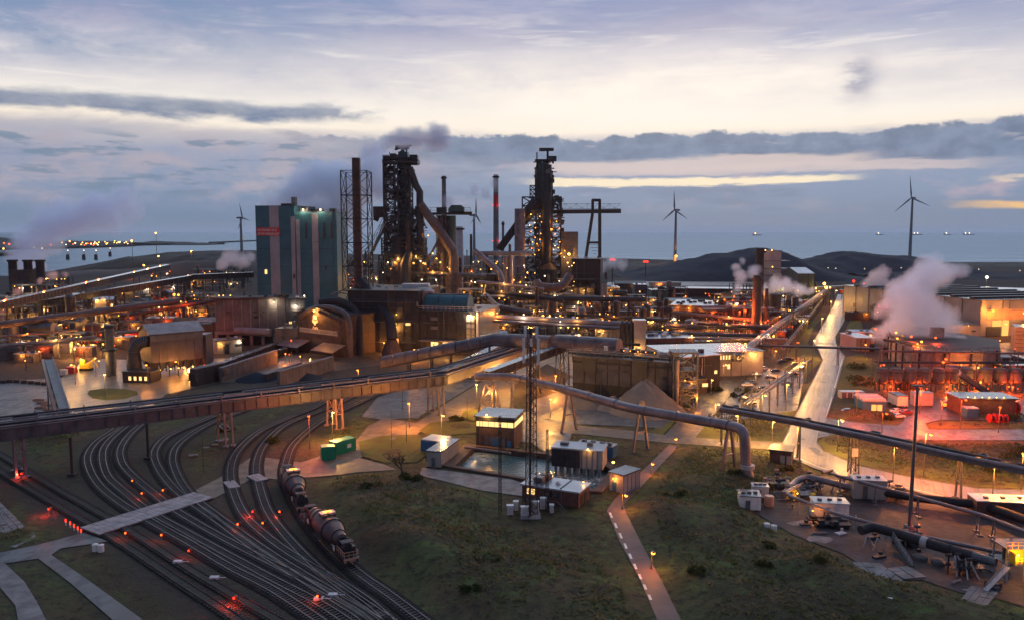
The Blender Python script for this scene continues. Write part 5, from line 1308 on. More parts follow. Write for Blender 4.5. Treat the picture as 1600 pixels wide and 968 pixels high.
for j, (py, x0_, x1_, h_) in enumerate(((256,602,656,1.2),(249,603,650,1.0),(300,603,645,.8),(345,603,662,1.2),(375,603,662,1.0),(395,600,664,1.2),(330,640,662,1.0))):
    P(M().box((Xp(x0_)+Xp(x1_))/2, d, Z(py), Xp(x1_)-Xp(x0_), 15, h_), 'platform', 'steel_dark', t)
    m = M(); rail_M(m, [(Xp(x0_),d-7.5,Z(py)+h_),(Xp(x1_),d-7.5,Z(py)+h_),(Xp(x1_),d+7,Z(py)+h_)], 1.3, 2.5, .14); P(m, 'handrail', 'steel_dark', t)
for x0_, x1_, y0_, y1_, mt_ in ((602,612,244,254,'steel_dark'),(614,622,241,250,'rust_dark'),(626,640,238,256,'steel_green'),(643,655,243,258,'steel_dark'),(586,601,323,340,'rust_dark')):
    P(M().box((Xp(x0_)+Xp(x1_))/2, d-1, Z(y1_), Xp(x1_)-Xp(x0_), 8, Z(y0_)-Z(y1_)), 'plant_house', mt_, t)
P(M().tube([(Xp(586),d-1,Z(340)),(Xp(593),d-1,Z(343))], 2, 6), 'brace', 'steel_dark', t)
P(M().tube([(Xp(633),d,Z(400)),(Xp(633),d,Z(345)),(Xp(635),d,Z(300)),(Xp(635),d,Z(250))], [3.0,3.2,4.0,4.2], 14), 'uptake', 'steel_green', t, smooth=True)
P(M().tube([(Xp(625),d-4,0),(Xp(625),d-4,Z(420)),(Xp(625),d-4,Z(400)),(Xp(625),d-4,Z(375))], [5.5,6.5,6.0,4.0], 18), 'furnace_shell', 'rust_dark', t, smooth=True)
P(M().tube([D(640,262,d-5), D(650,290,d-5), D(656,300,d-5), D(656,335,d-5), D(656,440,d-5)], 2.4, 12), 'uptake', 'steel_dark', t, smooth=True)
P(M().tube([D(657,318,d-7), D(668,335,d-7), D(690,365,d-7), D(707,392,d-7), D(709,405,d-7), D(709,436,d-7)], [2.6,3.0,3.2,3.4,3.4,3.4], 16), 'downcomer', 'pipe_brown', t, smooth=True)
P(M().tube([D(709,426,d-7), D(709,434,d-7), D(709,470,d-7)], [3.6,5.6,5.6], 16), 'dust_catcher', 'rust', t, smooth=True)
P(M().tube([D(636,236,d), D(632,230,d)], .6, 8).tube([D(617,234,d), D(630,230,d), D(643,227,d)], .7, 6).box(Xp(631), d, Z(233), 9, 5, 2.2).tube([D(629,248,d), D(630,232,d)], 1.0, 8).tube([D(620,246,d), D(629,233,d)], .5, 6), 'top_crane', 'steel_dark', t)
P(M().tube([D(637,345,d-9), D(638,372,d-9), D(636,420,d-9)], 1.6, 10), 'pipe', 'rust_dark', t, smooth=True)
P(M().tube([D(640,392,d-9), D(634,412,d-9), D(634,440,d-9)], [2.2,4,4.5], 12), 'hopper', 'steel_dark', t)
for px, py, em, pw in ((638,394,'em_orange',1500),(650,401,'em_amber',3500),(642,404,'em_amber',0),(622,404,'em_amber',3000),(617,410,'em_orange',3500),(606,410,'em_white',1500),(629,420,'em_amber',2000),(657,408,'em_white',0),(659,437,'em_white',0),(664,412,'em_amber',2500)):
    bulb(D(px, py, d-10), em, .55, t, pw)
gallery('skip_bridge', 'inclined skip bridge climbing to the left blast furnace', 'conveyor', D(571,412,d), D(603,352,d), 8, 7, 'steel_dark', (), 'steel_grey', truss=True)
gallery('skip_bridge', 'upper skip rails beside the inclined bridge', 'conveyor', D(584,392,d-6), D(602,348,d-6), 2, 2.5, 'steel_grey', (), 'steel_grey', truss=True)
tp_ = T('transfer_tower', 'high platform with green machine house right of the left blast furnace', 'tower', (Xp(700), d, 0)); tq = t; t = tp_
P(M().box((Xp(662)+Xp(738))/2, d-2, Z(336), Xp(736)-Xp(660), 7, 1.6).box(Xp(722), d-2, Z(333), 14, 8, .8), 'platform', 'steel_dark', t)
m = M(); rail_M(m, [(Xp(660),d-5.5,Z(333)),(Xp(736),d-5.5,Z(333))], 3.4, 6, .2); P(m, 'handrail', 'steel_dark', t)
q = M(); x0_, x1_ = Xp(702), Xp(726); z0_ = Z(333); h_ = Z(321)-z0_; w4 = 1.6
q.add([(x0_,d-6,z0_),(x1_,d-6,z0_),(x1_,d-6,z0_+h_*.75),(x1_-2,d-6,z0_+h_),(x0_+2,d-6,z0_+h_),(x0_,d-6,z0_+h_*.5),(x0_,d+4,z0_),(x1_,d+4,z0_),(x1_,d+4,z0_+h_*.75),(x1_-2,d+4,z0_+h_),(x0_+2,d+4,z0_+h_),(x0_,d+4,z0_+h_*.5)], [(0,1,2,3,4,5),(11,10,9,8,7,6),(0,6,7,1),(1,7,8,2),(2,8,9,3),(3,9,10,4),(4,10,11,5),(5,11,6,0)])
P(q, 'machine_house', 'steel_green', t); P(M().box(Xp(691), d-1, Z(333), 6.5, 7, 3.8), 'control_cabin', 'steel_dark', t)
P(M().cyl(Xp(705), d, 0, Z(337), 3.4, 3.4, 16), 'round_tower', 'steel_green', t, smooth=True); P(M().cyl(Xp(690), d+3, 0, Z(337), 3.2, 3.2, 16), 'round_tower', 'pipe_mauve', t, smooth=True)
m = M(); m.beam(D(658,425,d-3), D(702,344,d-3), 1.3); m.beam(D(668,432,d-3), D(704,352,d-3), 1.3); P(m, 'brace', 'rust', t); tw(683,699,0,Z(337),9,9,.22, 'rust_dark'); bulb(D(669,368,d-4), 'em_orange', .5, t, 900)
for px, py in ((676,396),(682,404),(688,410),(702,420)): bulb(D(px, py, d-8), 'em_amber', .5, t, 1800)
# ---- right furnace
d = 670.0
t = furnace_common('blast_furnace', 'right blast furnace, tall dark towers above many small lamps', d, 850)
tw(838,862,0,Z(268),13,16,.4); tw(836,846,0,Z(262),8,18,.3); tw(860,876,0,Z(312),10,12,.35); tw(818,842,0,Z(330),14,9,.45); tw(816,838,Z(335),Z(308),10,2,.5); tw(860,876,Z(330),Z(308),10,2,.5); tw(828,836,Z(310),Z(290),6,3,.35)
for px, w_, y0_, y1_, mt_ in ((841,5,262,325,'steel_dark'),(847,7,255,330,'steel_green'),(854,8,258,420,'steel_dark'),(850,4,252,300,'steel_dark')):
    P(M().tube([(Xp(px),d-3,Z(y1_)),(Xp(px),d-3,Z(y0_))], [w_*.55,w_*.45], 14), 'uptake', mt_, t, smooth=True)
P(M().tube([(Xp(853),d-9,0),(Xp(853),d-9,Z(300))], 4.1, 16), 'downcomer', 'steel_dark', t, smooth=True)
P(M().tube([(Xp(856),d-10,Z(452)),(Xp(856),d-10,Z(445)),(Xp(856),d-10,Z(420)),(Xp(856),d-10,Z(411))], [3,7.5,7.5,3.5], 18), 'dust_catcher', 'steel_dark', t, smooth=True)
P(M().tube([D(845,318,d-4), D(822,344,d-4), D(812,352,d-4)], 3.0, 10), 'chute', 'rust_dark', t)
P(M().box(Xp(853), d, Z(236), 12, 6, 2.2).beam(D(846,236,d),D(862,233,d),1.2).cyl(Xp(855), d, Z(256), Z(236), .9, .9, 8), 'top_crane', 'steel_dark', t)
P(M().box(Xp(849), d, Z(252), Xp(865)-Xp(838), 12, 1.2).box(Xp(862), d, Z(252), 7, 6, 4), 'platform', 'steel_dark', t); P(M().cyl(Xp(838.5), d, Z(300), Z(238), .6, .5, 8), 'mast', 'steel_dark', t)
for py, x0_, x1_ in ((330,816,876),(345,818,878),(358,818,878),(372,818,880),(386,818,880),(398,815,890),(310,826,842)): P(M().box((Xp(x0_)+Xp(x1_))/2, d, Z(py), Xp(x1_)-Xp(x0_), 15, 1.0), 'platform', 'steel_dark', t)
clutter(838,864,Z(330),Z(254),110); clutter(816,880,0,Z(330),420, ('steel_dark','rust_dark','rust')); clutter(862,876,Z(330),Z(308),30)
random.seed(5)
lp = [(829,335),(823,336),(842,338),(850,336),(858,334),(834,348),(846,347),(861,349),(870,346),(826,352),(838,356),(849,357),(864,358),(872,357),(831,362),(843,365),(856,362),(868,366),(836,371),(845,374),(852,370),(862,374),(875,378),(833,378),(840,381),(848,384),(857,381),(866,384),(830,388),(842,391),(853,390),(863,390),(871,387),(825,396),(836,398),(848,396),(876,396),(884,392),(880,402),(889,398)]
for i, (px, py) in enumerate(lp): bulb(D(px+random.uniform(-2,2), py, d-9.5), random.choice(['em_orange','em_orange','em_amber','em_white']), .5, t, 2600 if i % 4 == 0 else 0)
P(M().cyl(Xp(812), d-15, 0, Z(327), 4.4, 4.4, 18), 'stove_stack', 'pipe_mauve', t, smooth=True)
bulb(D(889,397,d-12), 'em_amber', 1.4, t, 9000)
P(M().box(Xp(889), d, 0, 14, 14, Z(362)), 'plant_house', 'grey_cladding', t)
gallery('skip_bridge', 'long inclined skip bridge climbing from the left to the right blast furnace', 'conveyor', D(780,396,d-8), D(836,318,d-8), 7, 6, 'rust_dark', (), 'steel_dark')
# ladle crane / ore bridge
t = T('gantry_crane', 'tall dark portal crane with long boom right of the right blast furnace', 'crane', (Xp(930), d, 0))
m = M(); dd = d
m.beam(D(862,331,dd), D(970,330,dd), 3.2, 3.4); P(m, 'boom', 'steel_dark', t)
m = M()
for i in range(12):
    a_ = D(866+i*8.6, 326, dd-1.5); b_ = D(866+(i+1)*8.6, 326, dd-1.5); u_ = Vector((0,0,4)); m.beam(a_, b_, .3); m.beam(a_+u_, b_+u_, .2); m.beam(a_, b_+u_, .22) if i % 2 else m.beam(a_+u_, b_, .22); m.beam(a_, a_+u_, .2)
P(m, 'boom_truss', 'steel_dark', t)
m = M(); m.beam(D(926,312,dd), D(926,330,dd), 2.2); m.beam(D(937,312,dd), D(937,330,dd), 2.2); m.beam(D(925,313,dd), D(938,313,dd), 2.4); P(m, 'portal_head', 'steel_dark', t)
m = M(); m.beam(D(926,332,dd), D(915,405,dd), 2.4); m.beam(D(937,332,dd), D(937,410,dd), 2.6); m.beam(D(920,379,dd), D(937,379,dd), 1.8)
for i in range(4): m.beam(D(921+i*2,382+i*5,dd), D(936-i*1.5,382+i*5,dd), .3)
m.beam(D(915,405,dd), Vector((D(914,405,dd).x, dd, 0)), 2.4); m.beam(D(937,410,dd), Vector((D(937,410,dd).x, dd, 0)), 2.6); P(m, 'leg', 'steel_dark', t)
# chimneys
def chimney(px, top, dist, r, label, bands=(), lamps=(), mt='concrete'):
    zt_ = D(px, top, dist).z; x = D(px, top+60, dist).x; t_ = T('chimney', label, 'chimney', (x, dist, 0)); P(M().tube([(x,dist,-.3),(x,dist,zt_)], [r*1.35, r], 18), 'shaft', mt, t_, smooth=True)
    for y0_, y1_, mt_ in bands: z1_, z0_ = D(px,y0_,dist).z, D(px,y1_,dist).z; f = lambda z: r*(1.35-.35*z/zt_)+.08; P(M().tube([(x,dist,z0_),(x,dist,z1_)], [f(z0_), f(z1_)], 18), 'band', mt_, t_, smooth=True)
    P(M().tube([(x,dist,zt_-3),(x,dist,zt_-1.5)], r*1.5, 12), 'gallery_ring', 'steel_dark', t_)
    for py in lamps:
        for k_ in (-1, 1): bulb((x+k_*r*1.4, dist-r, D(px,py,dist).z), 'em_red', .55, t_, 400 if k_ > 0 else 0)
    return t_
chimney(775, 273, 780, 2.3, 'tall slim chimney with red warning lamps between the two blast furnaces', ((273,279,'container_grey'),(279,300,'steel_pale'),(304,322,'red_paint')), (321, 376))
chimney(694, 275, 900, 2.3, 'slim chimney fading into smoke behind the transfer tower', ((275,290,'steel_grey'),), ())
chimney(718, 354, 760, 3.4, 'short pale chimney with a lamp on top right of the green tower', (), (), 'container_grey'); 
chimney(786, 346, 700, 1.0, 'very thin stack right of the tall chimney')
for px, py, dd in ((758,366,650),): pass
# ================================================================ round covered conveyor
a1 = G(596,572,4.5); b1 = D(770,534,345); b1.z = 14.5; b1 = G(772,536,14.5); c1 = G(968,548,16.0)
gallery('covered_conveyor', 'brown half-round covered conveyor rising right from the foot of the cast house', 'conveyor', a1, b1, 5.2, 4.2, 'conveyor_cover', (.25,.45,.62,.8,.96), 'steel_dark', True, 9)
gallery('covered_conveyor', 'level half-round covered conveyor behind the radio mast top', 'conveyor', b1, G(862,541,15.3), 5.4, 4.4, 'conveyor_cover', (.3,.7), 'steel_dark', True, 3)
gallery('covered_conveyor', 'last length of half-round covered conveyor ending at the transfer frame', 'conveyor', G(868,541,15.4), c1, 5.6, 4.8, 'conveyor_cover', (.15,.5,.95), 'steel_dark', True, 3)
gallery('conveyor', 'low sloping conveyor roof leading down left behind the pipe bridge', 'conveyor', G(690,588,2.0), G(800,536,9.0), 3.6, 2.2, 'pipe_mauve', (.3,.6,.9), 'steel_dark')
gallery('conveyor', 'dark conveyor climbing from the pipe bridge end to the mast', 'conveyor', G(760,590,11), G(880,545,14.0), 3.0, 2.2, 'rust_dark', (.6,.95), 'steel_dark')
# transfer frame and stock shed
B = Bld('stock_shed', 'long brown retaining wall shed with black dust curtains behind the gravel heaps', 'building', (895,618), (1062,634), 6, 14.5, 'concrete_dirty', 'roof_dark', over=.4)
B.ribs('rust_dark', 'F', 9, .25, .2); B.rect('wall_band', 'steel_dark', 'F', 0, B.L, 0, 5.2, .12); B.rect('wall_band', 'steel_dark', 'F', 0, B.L, 12.6, 13.4, .3)
B.rect('dust_curtain', 'roof_dark', 'F', B.L*.10, B.L*.23, 9.5, 15.2, 1.0); B.rect('dust_curtain', 'roof_dark', 'F', B.L*.57, B.L*.71, 9.0, 15.4, 1.0)
m = M()
for z_ in (15.2, 17.4): 
    m.beam(B.at(-.05,-.3,z_), B.at(1.0,-.3,z_), .3); m.beam(B.at(-.05,.6,z_), B.at(1.0,.6,z_), .3)
for i in range(19): m.beam(B.at(i/18.,-.3,15.2), B.at(i/18.,-.3,17.4), .18); m.beam(B.at(i/18.,-.3,17.4), B.at(i/18.,.6,17.4), .14)
P(m, 'conveyor_frame', 'steel_grey', B.t); m = M(); m.beam(B.at(-.05,.15,15.9), B.at(1,.15,15.9), 1.6, .8); P(m, 'belt', 'steel_dark', B.t)
random.seed(21)
for i in range(12): p = B.at(.45+.05*i if i < 11 else .3, .3, 17.4); P(M().box(p.x,p.y,p.z,random.uniform(1,2.4),1.5,random.uniform(.5,1.6)), 'drive_unit', random.choice(['steel_grey','container_grey','steel_dark']), B.t)
for u in (.5,.56,.63,.7,.78): bulb(B.at(u,-.3,18.4), 'em_orange', .22, B.t, 0)
# gantry tower at its right end
c_ = G(1068,636); t = T('gantry_tower', 'grey braced steel tower at the right end of the brown stock shed', 'steel tower', c_)
P(lattice(M(), [c_+Vector((a,b,0)) for a,b in ((-4,-2),(4,-2),(4,5),(-4,5))], [c_+Vector((a,b,19)) for a,b in ((-4,-2),(4,-2),(4,5),(-4,5))], 4, .28), 'tower_frame', 'steel_grey', t)
m = M()
for z_ in (7, 13, 19.2): m.box(c_.x, c_.y+1.5, z_, 9, 8, .3); rail_M(m, [c_+Vector((-4.4,-2.3,z_+.3)), c_+Vector((4.4,-2.3,z_+.3))], 1.1, 1.5, .07)
P(m, 'platform', 'steel_grey', t); m = M(); m.tube([c_+Vector((-3,-3,0)), c_+Vector((-3,-3,17))], .7, 10); P(m, 'post', 'pipe_mauve', t)
bulb(c_+Vector((4,-2.5,4)), 'em_orange', .35, t, 2200); bulb(c_+Vector((2,-2.5,9)), 'em_orange', .3, t, 1200)
# gravel heaps (real cones with slumped flanks)
def heap(px, py, r_, h_, label, mt='gravel_pile', sd=0):
    c = G(px, py); m = M(); n = 40; k = 12; V = []
    for i in range(k+1):
        f = i/k
        for j in range(n):
            a = 2*PI*j/n; rr = r_*f*(1+.10*noise.noise((math.cos(a)*1.5+sd, math.sin(a)*1.5, 0))); z = h_*(1.04-math.sqrt(f*f+.006)*(.94+.10*f))*(1+.05*math.sin(a*3+sd))+.75*noise.fractal((rr*math.cos(a)*.35, rr*math.sin(a)*.35, sd), .9, 2, 4); V.append((c.x+rr*math.cos(a), c.y+rr*math.sin(a), max(z, 0)-.1*f))
    m.v = V; m.f = [(i*n+j, i*n+(j+1)%n, (i+1)*n+(j+1)%n, (i+1)*n+j) for i in range(k) for j in range(n)]
    m.f = [f_[::-1] for f_ in m.f]
    O(m, 'gravel_heap', mt, label, 'heap', smooth=True)
heap(1008, 641, 13.5, 10.6, 'largest pale gravel heap with sharp cone below the right dust curtain', sd=1)
heap(915, 632, 8, 5.2, 'small gravel heap below the left dust curtain', sd=3)
heap(880, 650, 7, 3.2, 'low flattened gravel heap at the left of the stock yard', sd=5)
heap(962, 636, 8, 4.0, 'low gravel shoulder left of the largest heap', sd=7)
B = Bld('warehouse', 'dark purple brown windowless block with pale roof at the road corner', 'building', (1066,612), (1124,606), 15, 13, 'rust_dark', 'roof_pale', over=.3)
B.ribs('rust', 'R', 6, .3, .1); B.rect('drainpipe', 'steel_pale', 'F', B.L*.5, B.L*.5+.3, 0, 12.6, .2)
B = Bld('annex', 'small lit brown annex at the foot of the windowless block', 'building', (1078,614), (1104,613), 5, 5.2, 'rust', 'roof_dark', over=.3); 
lamp(1111,617, 6, 'em_amber', 3000, 'bright lamp at the corner of the windowless block')
lamp(1068,622, 7, 'em_orange', 2500, 'orange lamp beside the grey braced tower')
B = Bld('office_building', 'long tan hall with a row of small glowing windows under its grey roof', 'building', (1040,590), (1192,585), 24, 10, 'pale_wall', 'roof_wet', over=.5)
B.row('window', 'win_warm', 'F', 22, B.L*.0, B.L*.66, 7.0, 8.8, .45, .1, 'rust'); B.row('window', 'win_warm', 'F', 1, B.L*.62, B.L*.66, 3.0, 5.0, .3, .1, 'rust')
bulb(B.at(.72,-.05,9), 'em_amber', .3, B.t, 3500); bulb(B.at(.9,-.05,9), 'em_amber', .3, B.t, 2500)
B = Bld('brick_building', 'flat roofed red brick block with roof plant behind the white tower', 'building', (1012,556), (1084,554), 18, 8.5, 'brick_red', 'roof_pale', over=.4)
B.row('window', 'rust_dark', 'F', 14, 1, B.L-1, 3.5, 6.6, .4, .12)
for u, v in ((.15,.4),(.3,.5),(.42,.3),(.55,.6),(.66,.35),(.8,.5)): B.topbox('roof_unit', random.choice(['steel_grey','container_grey']), u, v, 2.4, 1.8, 1.4)
c_ = G(998,556); t = T('silo_tower', 'plain pale square tower with amber light at its base', 'tower', c_); P(M().box(c_.x, c_.y, 0, 5.6, 5.6, 17.5), 'wall', 'pale_wall', t); P(M().box(c_.x, c_.y, 17.5, 6, 6, .4), 'roof', 'roof_pale', t); bulb(c_+Vector((-1.5,-4,4)), 'em_amber', .35, t, 3000)
for k in range(3):
    c_ = G(972+k*7, 556); O(M().tube([(c_.x,c_.y,0),(c_.x,c_.y,16)], 1.5, 14).tube([(c_.x,c_.y,16),(c_.x,c_.y,17.2)], [1.5,.3], 14), 'vessel', 'steel_dark', 'dark upright vessel left of the pale square tower', 'tank', 'dark vessels beside the pale tower')
B = Bld('pipe_hall', 'low grey hall with a long lit white facade strip', 'building', (1075,553), (1200,549), 20, 6, 'grey_cladding', 'roof_wet', over=.5)
B.detail(4,2)
# ================================================================ generic plant blocks
def rack(name, label, a, b, z, n=4, r=.5, w=4.5, lv=2, mts=('pipe_mauve','pipe_brown','steel_grey','steel_dark'), group=None, step=9, lamps=0, em='em_orange'):
    a = Vector((a.x, a.y, z)); b = Vector((b.x, b.y, z)); t = T(name, label, 'pipe rack', ((a.x+b.x)/2, (a.y+b.y)/2, 0), group); d = dirv(a, b); nn = Vector((-d.y, d.x, 0)); Z = Vector((0,0,1))
    k = max(1, int((b-a).length/step)); m = M()
    for s_ in (-1, 1): m.beam(Vector((0,s_*w/2,0)), Vector((0,s_*w/2,z+lv*1.6)), .35)
    for l_ in range(lv): m.beam(Vector((0,-w/2,z+l_*1.6)), Vector((0,w/2,z+l_*1.6)), .3)
    pm = m.mesh('rack_portal', 'steel_grey'); ang = math.atan2(d.y, d.x)
    for i in range(k+1): q_ = a.lerp(b, i/k)-org(t); Pm(pm, 'rack_portal', t, (q_.x, q_.y, 0), ang)
    for l_ in range(lv):
        for i in range(n):
            s_ = -w/2+(i+.5)*w/n; rr = r*random.uniform(.5,1.0); o = Z*(l_*1.6+rr+.1); P(M().tube([a+nn*s_+o, b+nn*s_+o], rr, 8), 'pipe', random.choice(mts), t, smooth=True)
    m = M(); rail_M(m, [a-nn*w/2+Z*(lv*1.6), b-nn*w/2+Z*(lv*1.6)], 1.1, 4, .08); P(m, 'handrail', 'steel_grey', t)
    for i in range(lamps): p = a.lerp(b, (i+.5)/lamps); bulb(p-nn*(w/2+.4)+Z*(lv*1.6+.3), random.choice([em,'em_amber','em_white',em]), .36, t, 2600 if i % 2 == 0 else 0)
    return t
UN = 0
def unit(px, py, w, d, h, label, lamps=3, kind=0, em='em_orange', dist=None, pw=2600, mts=('steel_dark','rust_dark','steel_grey','pipe_brown')):
    """open steel process structure with floors, vessels, stairs and lamps"""
    c = G(px, py) if dist is None else V2(D(px, 400, dist)); t = T('process_unit', label, 'process unit', c, 'process units of the steelworks')
    fl = max(1, int(h/5.5)); m = M()
    nx_ = max(1, int(w/6))
    for i in range(nx_+1):
        for s_ in (-1, 1): m.beam((c.x-w/2+i*w/nx_, c.y+s_*d/2, 0), (c.x-w/2+i*w/nx_, c.y+s_*d/2, h), .45)
    for k in range(1, fl+1):
        z = h*k/fl
        for s_ in (-1, 1): m.beam((c.x-w/2, c.y+s_*d/2, z), (c.x+w/2, c.y+s_*d/2, z), .4)
        if k % 2: m.beam((c.x-w/2, c.y-d/2, z-h/fl), (c.x-w/2+w/nx_, c.y-d/2, z), .2); m.beam((c.x+w/2, c.y-d/2, z-h/fl), (c.x+w/2-w/nx_, c.y-d/2, z), .2)
    P(m, 'steel_frame', random.choice(mts[:3]), t)
    for k in range(1, fl+1):
        z = h*k/fl; P(M().box(c.x, c.y, z-.15, w*random.uniform(.7,1.02), d, .25), 'platform', 'steel_dark', t)
    m = M()
    for k in range(1, fl+1): rail_M(m, [(c.x-w/2, c.y-d/2, h*k/fl+.1), (c.x+w/2, c.y-d/2, h*k/fl+.1)], 1.1, 3, .09)
    P(m, 'handrail', 'steel_grey', t)
    n = random.randint(2, 4)
    for i in range(n):
        x = c.x+random.uniform(-w/2+2, w/2-2); y = c.y+random.uniform(-d/3, d/3); r_ = random.uniform(1.0, min(3.2, w/6)); z0 = random.choice([0, h/fl]); z1 = z0+random.uniform(h*.4, h*1.05)
        if i % 3 == 2: P(M().tube([(x-r_*2,y-d/3,z0+2+r_),(x+r_*2,y-d/3,z0+2+r_)], r_*.8, 12), 'drum', random.choice(mts), t, smooth=True)
        else: P(M().tube([(x,y,z0),(x,y,z1),(x,y,z1+r_*.5)], [r_,r_,r_*.3], 14), 'vessel', random.choice(mts), t, smooth=True)
    for i in range(random.randint(2,4)):
        x = c.x+random.uniform(-w/2, w/2); y = c.y-d/2-random.uniform(.3,1); z = random.uniform(2,h); x2 = c.x+random.uniform(-w/2,w/2); z2 = random.uniform(2, h)
        P(M().tube([(x,y,0),(x,y,z),(x2,y,z),(x2,y,z2)], random.uniform(.25,.6), 8), 'pipe', random.choice(mts+('pipe_mauve',)), t, smooth=True)
    if kind == 1: P(M().box(c.x+w*.1, c.y, h*.35, w*.6, d*.8, h*.4), 'machine_house', random.choice(['grey_cladding','steel_green','pale_wall']), t)
    if kind == 2: P(M().tube([(c.x+w*.3,c.y,0),(c.x+w*.3,c.y,h*1.7)], [1.2,.9], 12), 'stack', 'steel_dark', t, smooth=True)
    for i in range(int(lamps*1.7)):
        f = random.randint(1, fl); p = Vector((c.x+random.uniform(-w/2,w/2), c.y-d/2-.8, h*f/fl-random.uniform(.6,2)))
        bulb(p, random.choice([em, em, 'em_amber', em, 'em_white']) , random.uniform(.3,.55), t, (pw*2.2 if px < 345 else pw) if i in (0, 3) else 0)
    return t
random.seed(40)
# belt of plant between the teal building and the right furnace
for i, (px, dist, w, h, ln) in enumerate(((592,640,24,36,5),(615,600,20,26,6),(648,610,26,30,8),(672,640,22,40,6),(690,575,24,26,6),(720,600,26,34,7),(745,560,18,30,6),(762,600,24,38,6),(782,560,22,30,5),(802,590,20,34,5),(822,560,22,24,6),(842,540,22,18,5),(868,560,26,16,5),(900,600,34,24,5),(932,640,26,16,4),(700,480,22,20,4),(770,470,20,22,4),(820,470,24,16,4),(735,500,16,24,4))):
    unit(px, 0, w, 14, h, 'dense open steelwork with vessels and lamps among the furnaces', ln, i % 3, random.choice(['em_orange','em_amber','em_amber']), dist, 4200)
for i, (px, py, w, h, ln) in enumerate(((900,530,22,9,6),(935,522,26,10,6),(965,516,22,12,5),(1000,512,22,13,5),(1030,508,24,11,5),(895,495,30,12,5),(945,488,28,10,4),(985,485,26,12,4),(1020,520,18,9,4),(860,515,18,10,5),(828,522,20,9,4),(790,520,22,10,5),(880,475,30,14,4),(1060,500,20,9,4),(925,505,20,8,6),(1045,470,30,12,3))):
    unit(px, py, w, 9, h, 'low open steelwork with many small lamps in the middle plant', ln, i % 3, random.choice(['em_orange','em_orange','em_amber']), None, 1900)
# named pieces in the middle
pipe('gas_main', 'large grey gas main lying level below the right blast furnace', 'pipeline', [D(744,396,560), D(832,396,560)], 1.7, 'pipe_mauve', 10, 14)
pipe('gas_main', 'gas main slanting down to the right then dropping to the ground', 'pipeline', [D(742,392,530), D(784,428,520), D(785,486,516)], 1.9, 'pipe_mauve', 9, 14)
for px in (790, 798): 
    c_ = V2(D(px, 400, 540)); O(M().cyl(c_.x, c_.y, 0, D(px,400,540).z, 1.7, None, 16), 'upright_main', 'pipe_mauve', 'tall upright grey gas main below the right furnace', 'pipe', 'twin upright gas mains', smooth=True)
pipe('gas_main', 'great curved brown main sweeping below the dust catcher', 'pipeline', [D(838,440,500), D(842,447,498), D(862,450,498), D(880,447,500), D(890,430,505)], 2.6, 'pipe_brown', 0, 14)
pipe('gas_main', 'curved pipe bending down to the pale lit pipe behind the cast house', 'pipeline', [D(760,462,470), D(775,478,450), D(800,484,440), D(830,488,440)], 1.6, 'pipe_brown', 0, 12)
def longpipe(label, a, b, dist0, dist1, r, mt, n=12, lamps=()):
    p, q = D(a[0], a[1], dist0), D(b[0], b[1], dist1); t = pipe('pipeline', label, 'pipeline', [p, q], r, mt, 12, n)
    k = max(2, int((q-p).length/16)); d = dirv(p, q)
    for i in range(k): c = p.lerp(q, (i+.5)/k); legs(t, (c.x, c.y), c.z-r, 1.6, 3, .18, 'steel_grey', d)
    for u, em, pw in lamps: c = p.lerp(q, u); bulb(c+Vector((0,-2.5,r+1)), em, .4, t, pw)
    return t
longpipe('thick pale pipe lit salmon running right from the cast house corner', (766,495), (985,507), 412, 408, 1.5, 'pipe_mauve', 14, ((.05,'em_orange',5000),(.24,'em_white',4000),(.38,'em_amber',1500),(.62,'em_amber',2500)))
longpipe('second pale pipe lying just below the salmon one', (766,501), (985,513), 408, 404, .9, 'pipe_mauve', 10, ((.5,'em_white',900),))
longpipe('dark thick pipe across the middle plant behind the grey shed', (750,465), (1010,468), 500, 480, 1.6, 'steel_dark', 12)
longpipe('dark level pipe below the tree line of lamps, right of middle', (1000,519), (1190,524), 400, 392, 1.1, 'pipe_brown', 10)
longpipe('double dark pipe in front of the tan hall', (1000,527), (1230,530), 392, 380, .8, 'pipe_mauve', 10, ((.35,'em_amber',2500),(.8,'em_orange',2500)))
for k_, (a, b, z, ln) in enumerate((((885,505),(1045,508),8,6),((770,512),(880,510),7,5),((1000,493),(1130,497),6,5),((1040,536),(1200,538),8,6),((640,455),(760,452),12,4))):
    rack('pipe_rack', 'raised pipe rack with lamps crossing the middle plant', G(*a), G(*b), z, 4, .6, 5, 2, lamps=ln, em='em_orange', group='pipe racks of the middle plant')
B = Bld('plant_building', 'grey blue shed with sloping roof end, centre of the middle plant', 'building', (812,500), (862,502), 14, 12, 'grey_cladding', 'steel_grey', roofkind='ridge', rh=3.5)
B = Bld('plant_building', 'green roofed house with a lit cream wall left of the crane foot', 'building', (921,484), (948,482), 18, 20, 'pale_wall', 'steel_green', roofkind='ridge', rh=9); bulb(B.at(.3,-.1,14), 'em_amber', .4, B.t, 5000)
B = Bld('plant_building', 'brown box building with bright amber floodlights in front', 'building', (948,476), (968,476), 20, 14, 'rust', 'roof_pale'); bulb(B.at(.7,-.1,9), 'em_amber', 1.2, B.t, 12000); bulb(B.at(.3,-.1,12), 'em_amber', .6, B.t, 2500)
B = Bld('plant_building', 'plain grey hut with white roof edge beside the slag road', 'building', (992,466), (1011,466), 16, 12, 'grey_cladding', 'roof_pale')
B = Bld('plant_building', 'teal grey block with roof plant right of the grey hut', 'building', (1018,472), (1044,472), 18, 10, 'steel_green', 'roof_wet')
B = Bld('plant_building', 'wide flat building with pale wet roof in front of the coal hill', 'building', (1048,505), (1136,508), 40, 12, 'rust_dark', 'roof_pale', over=.6)
B.rect('facade_band', 'rust', 'F', 0, B.L, 8.2, 11.6, .5); B.ribs('steel_dark', 'F', 10, .4, .4, 0, 8)
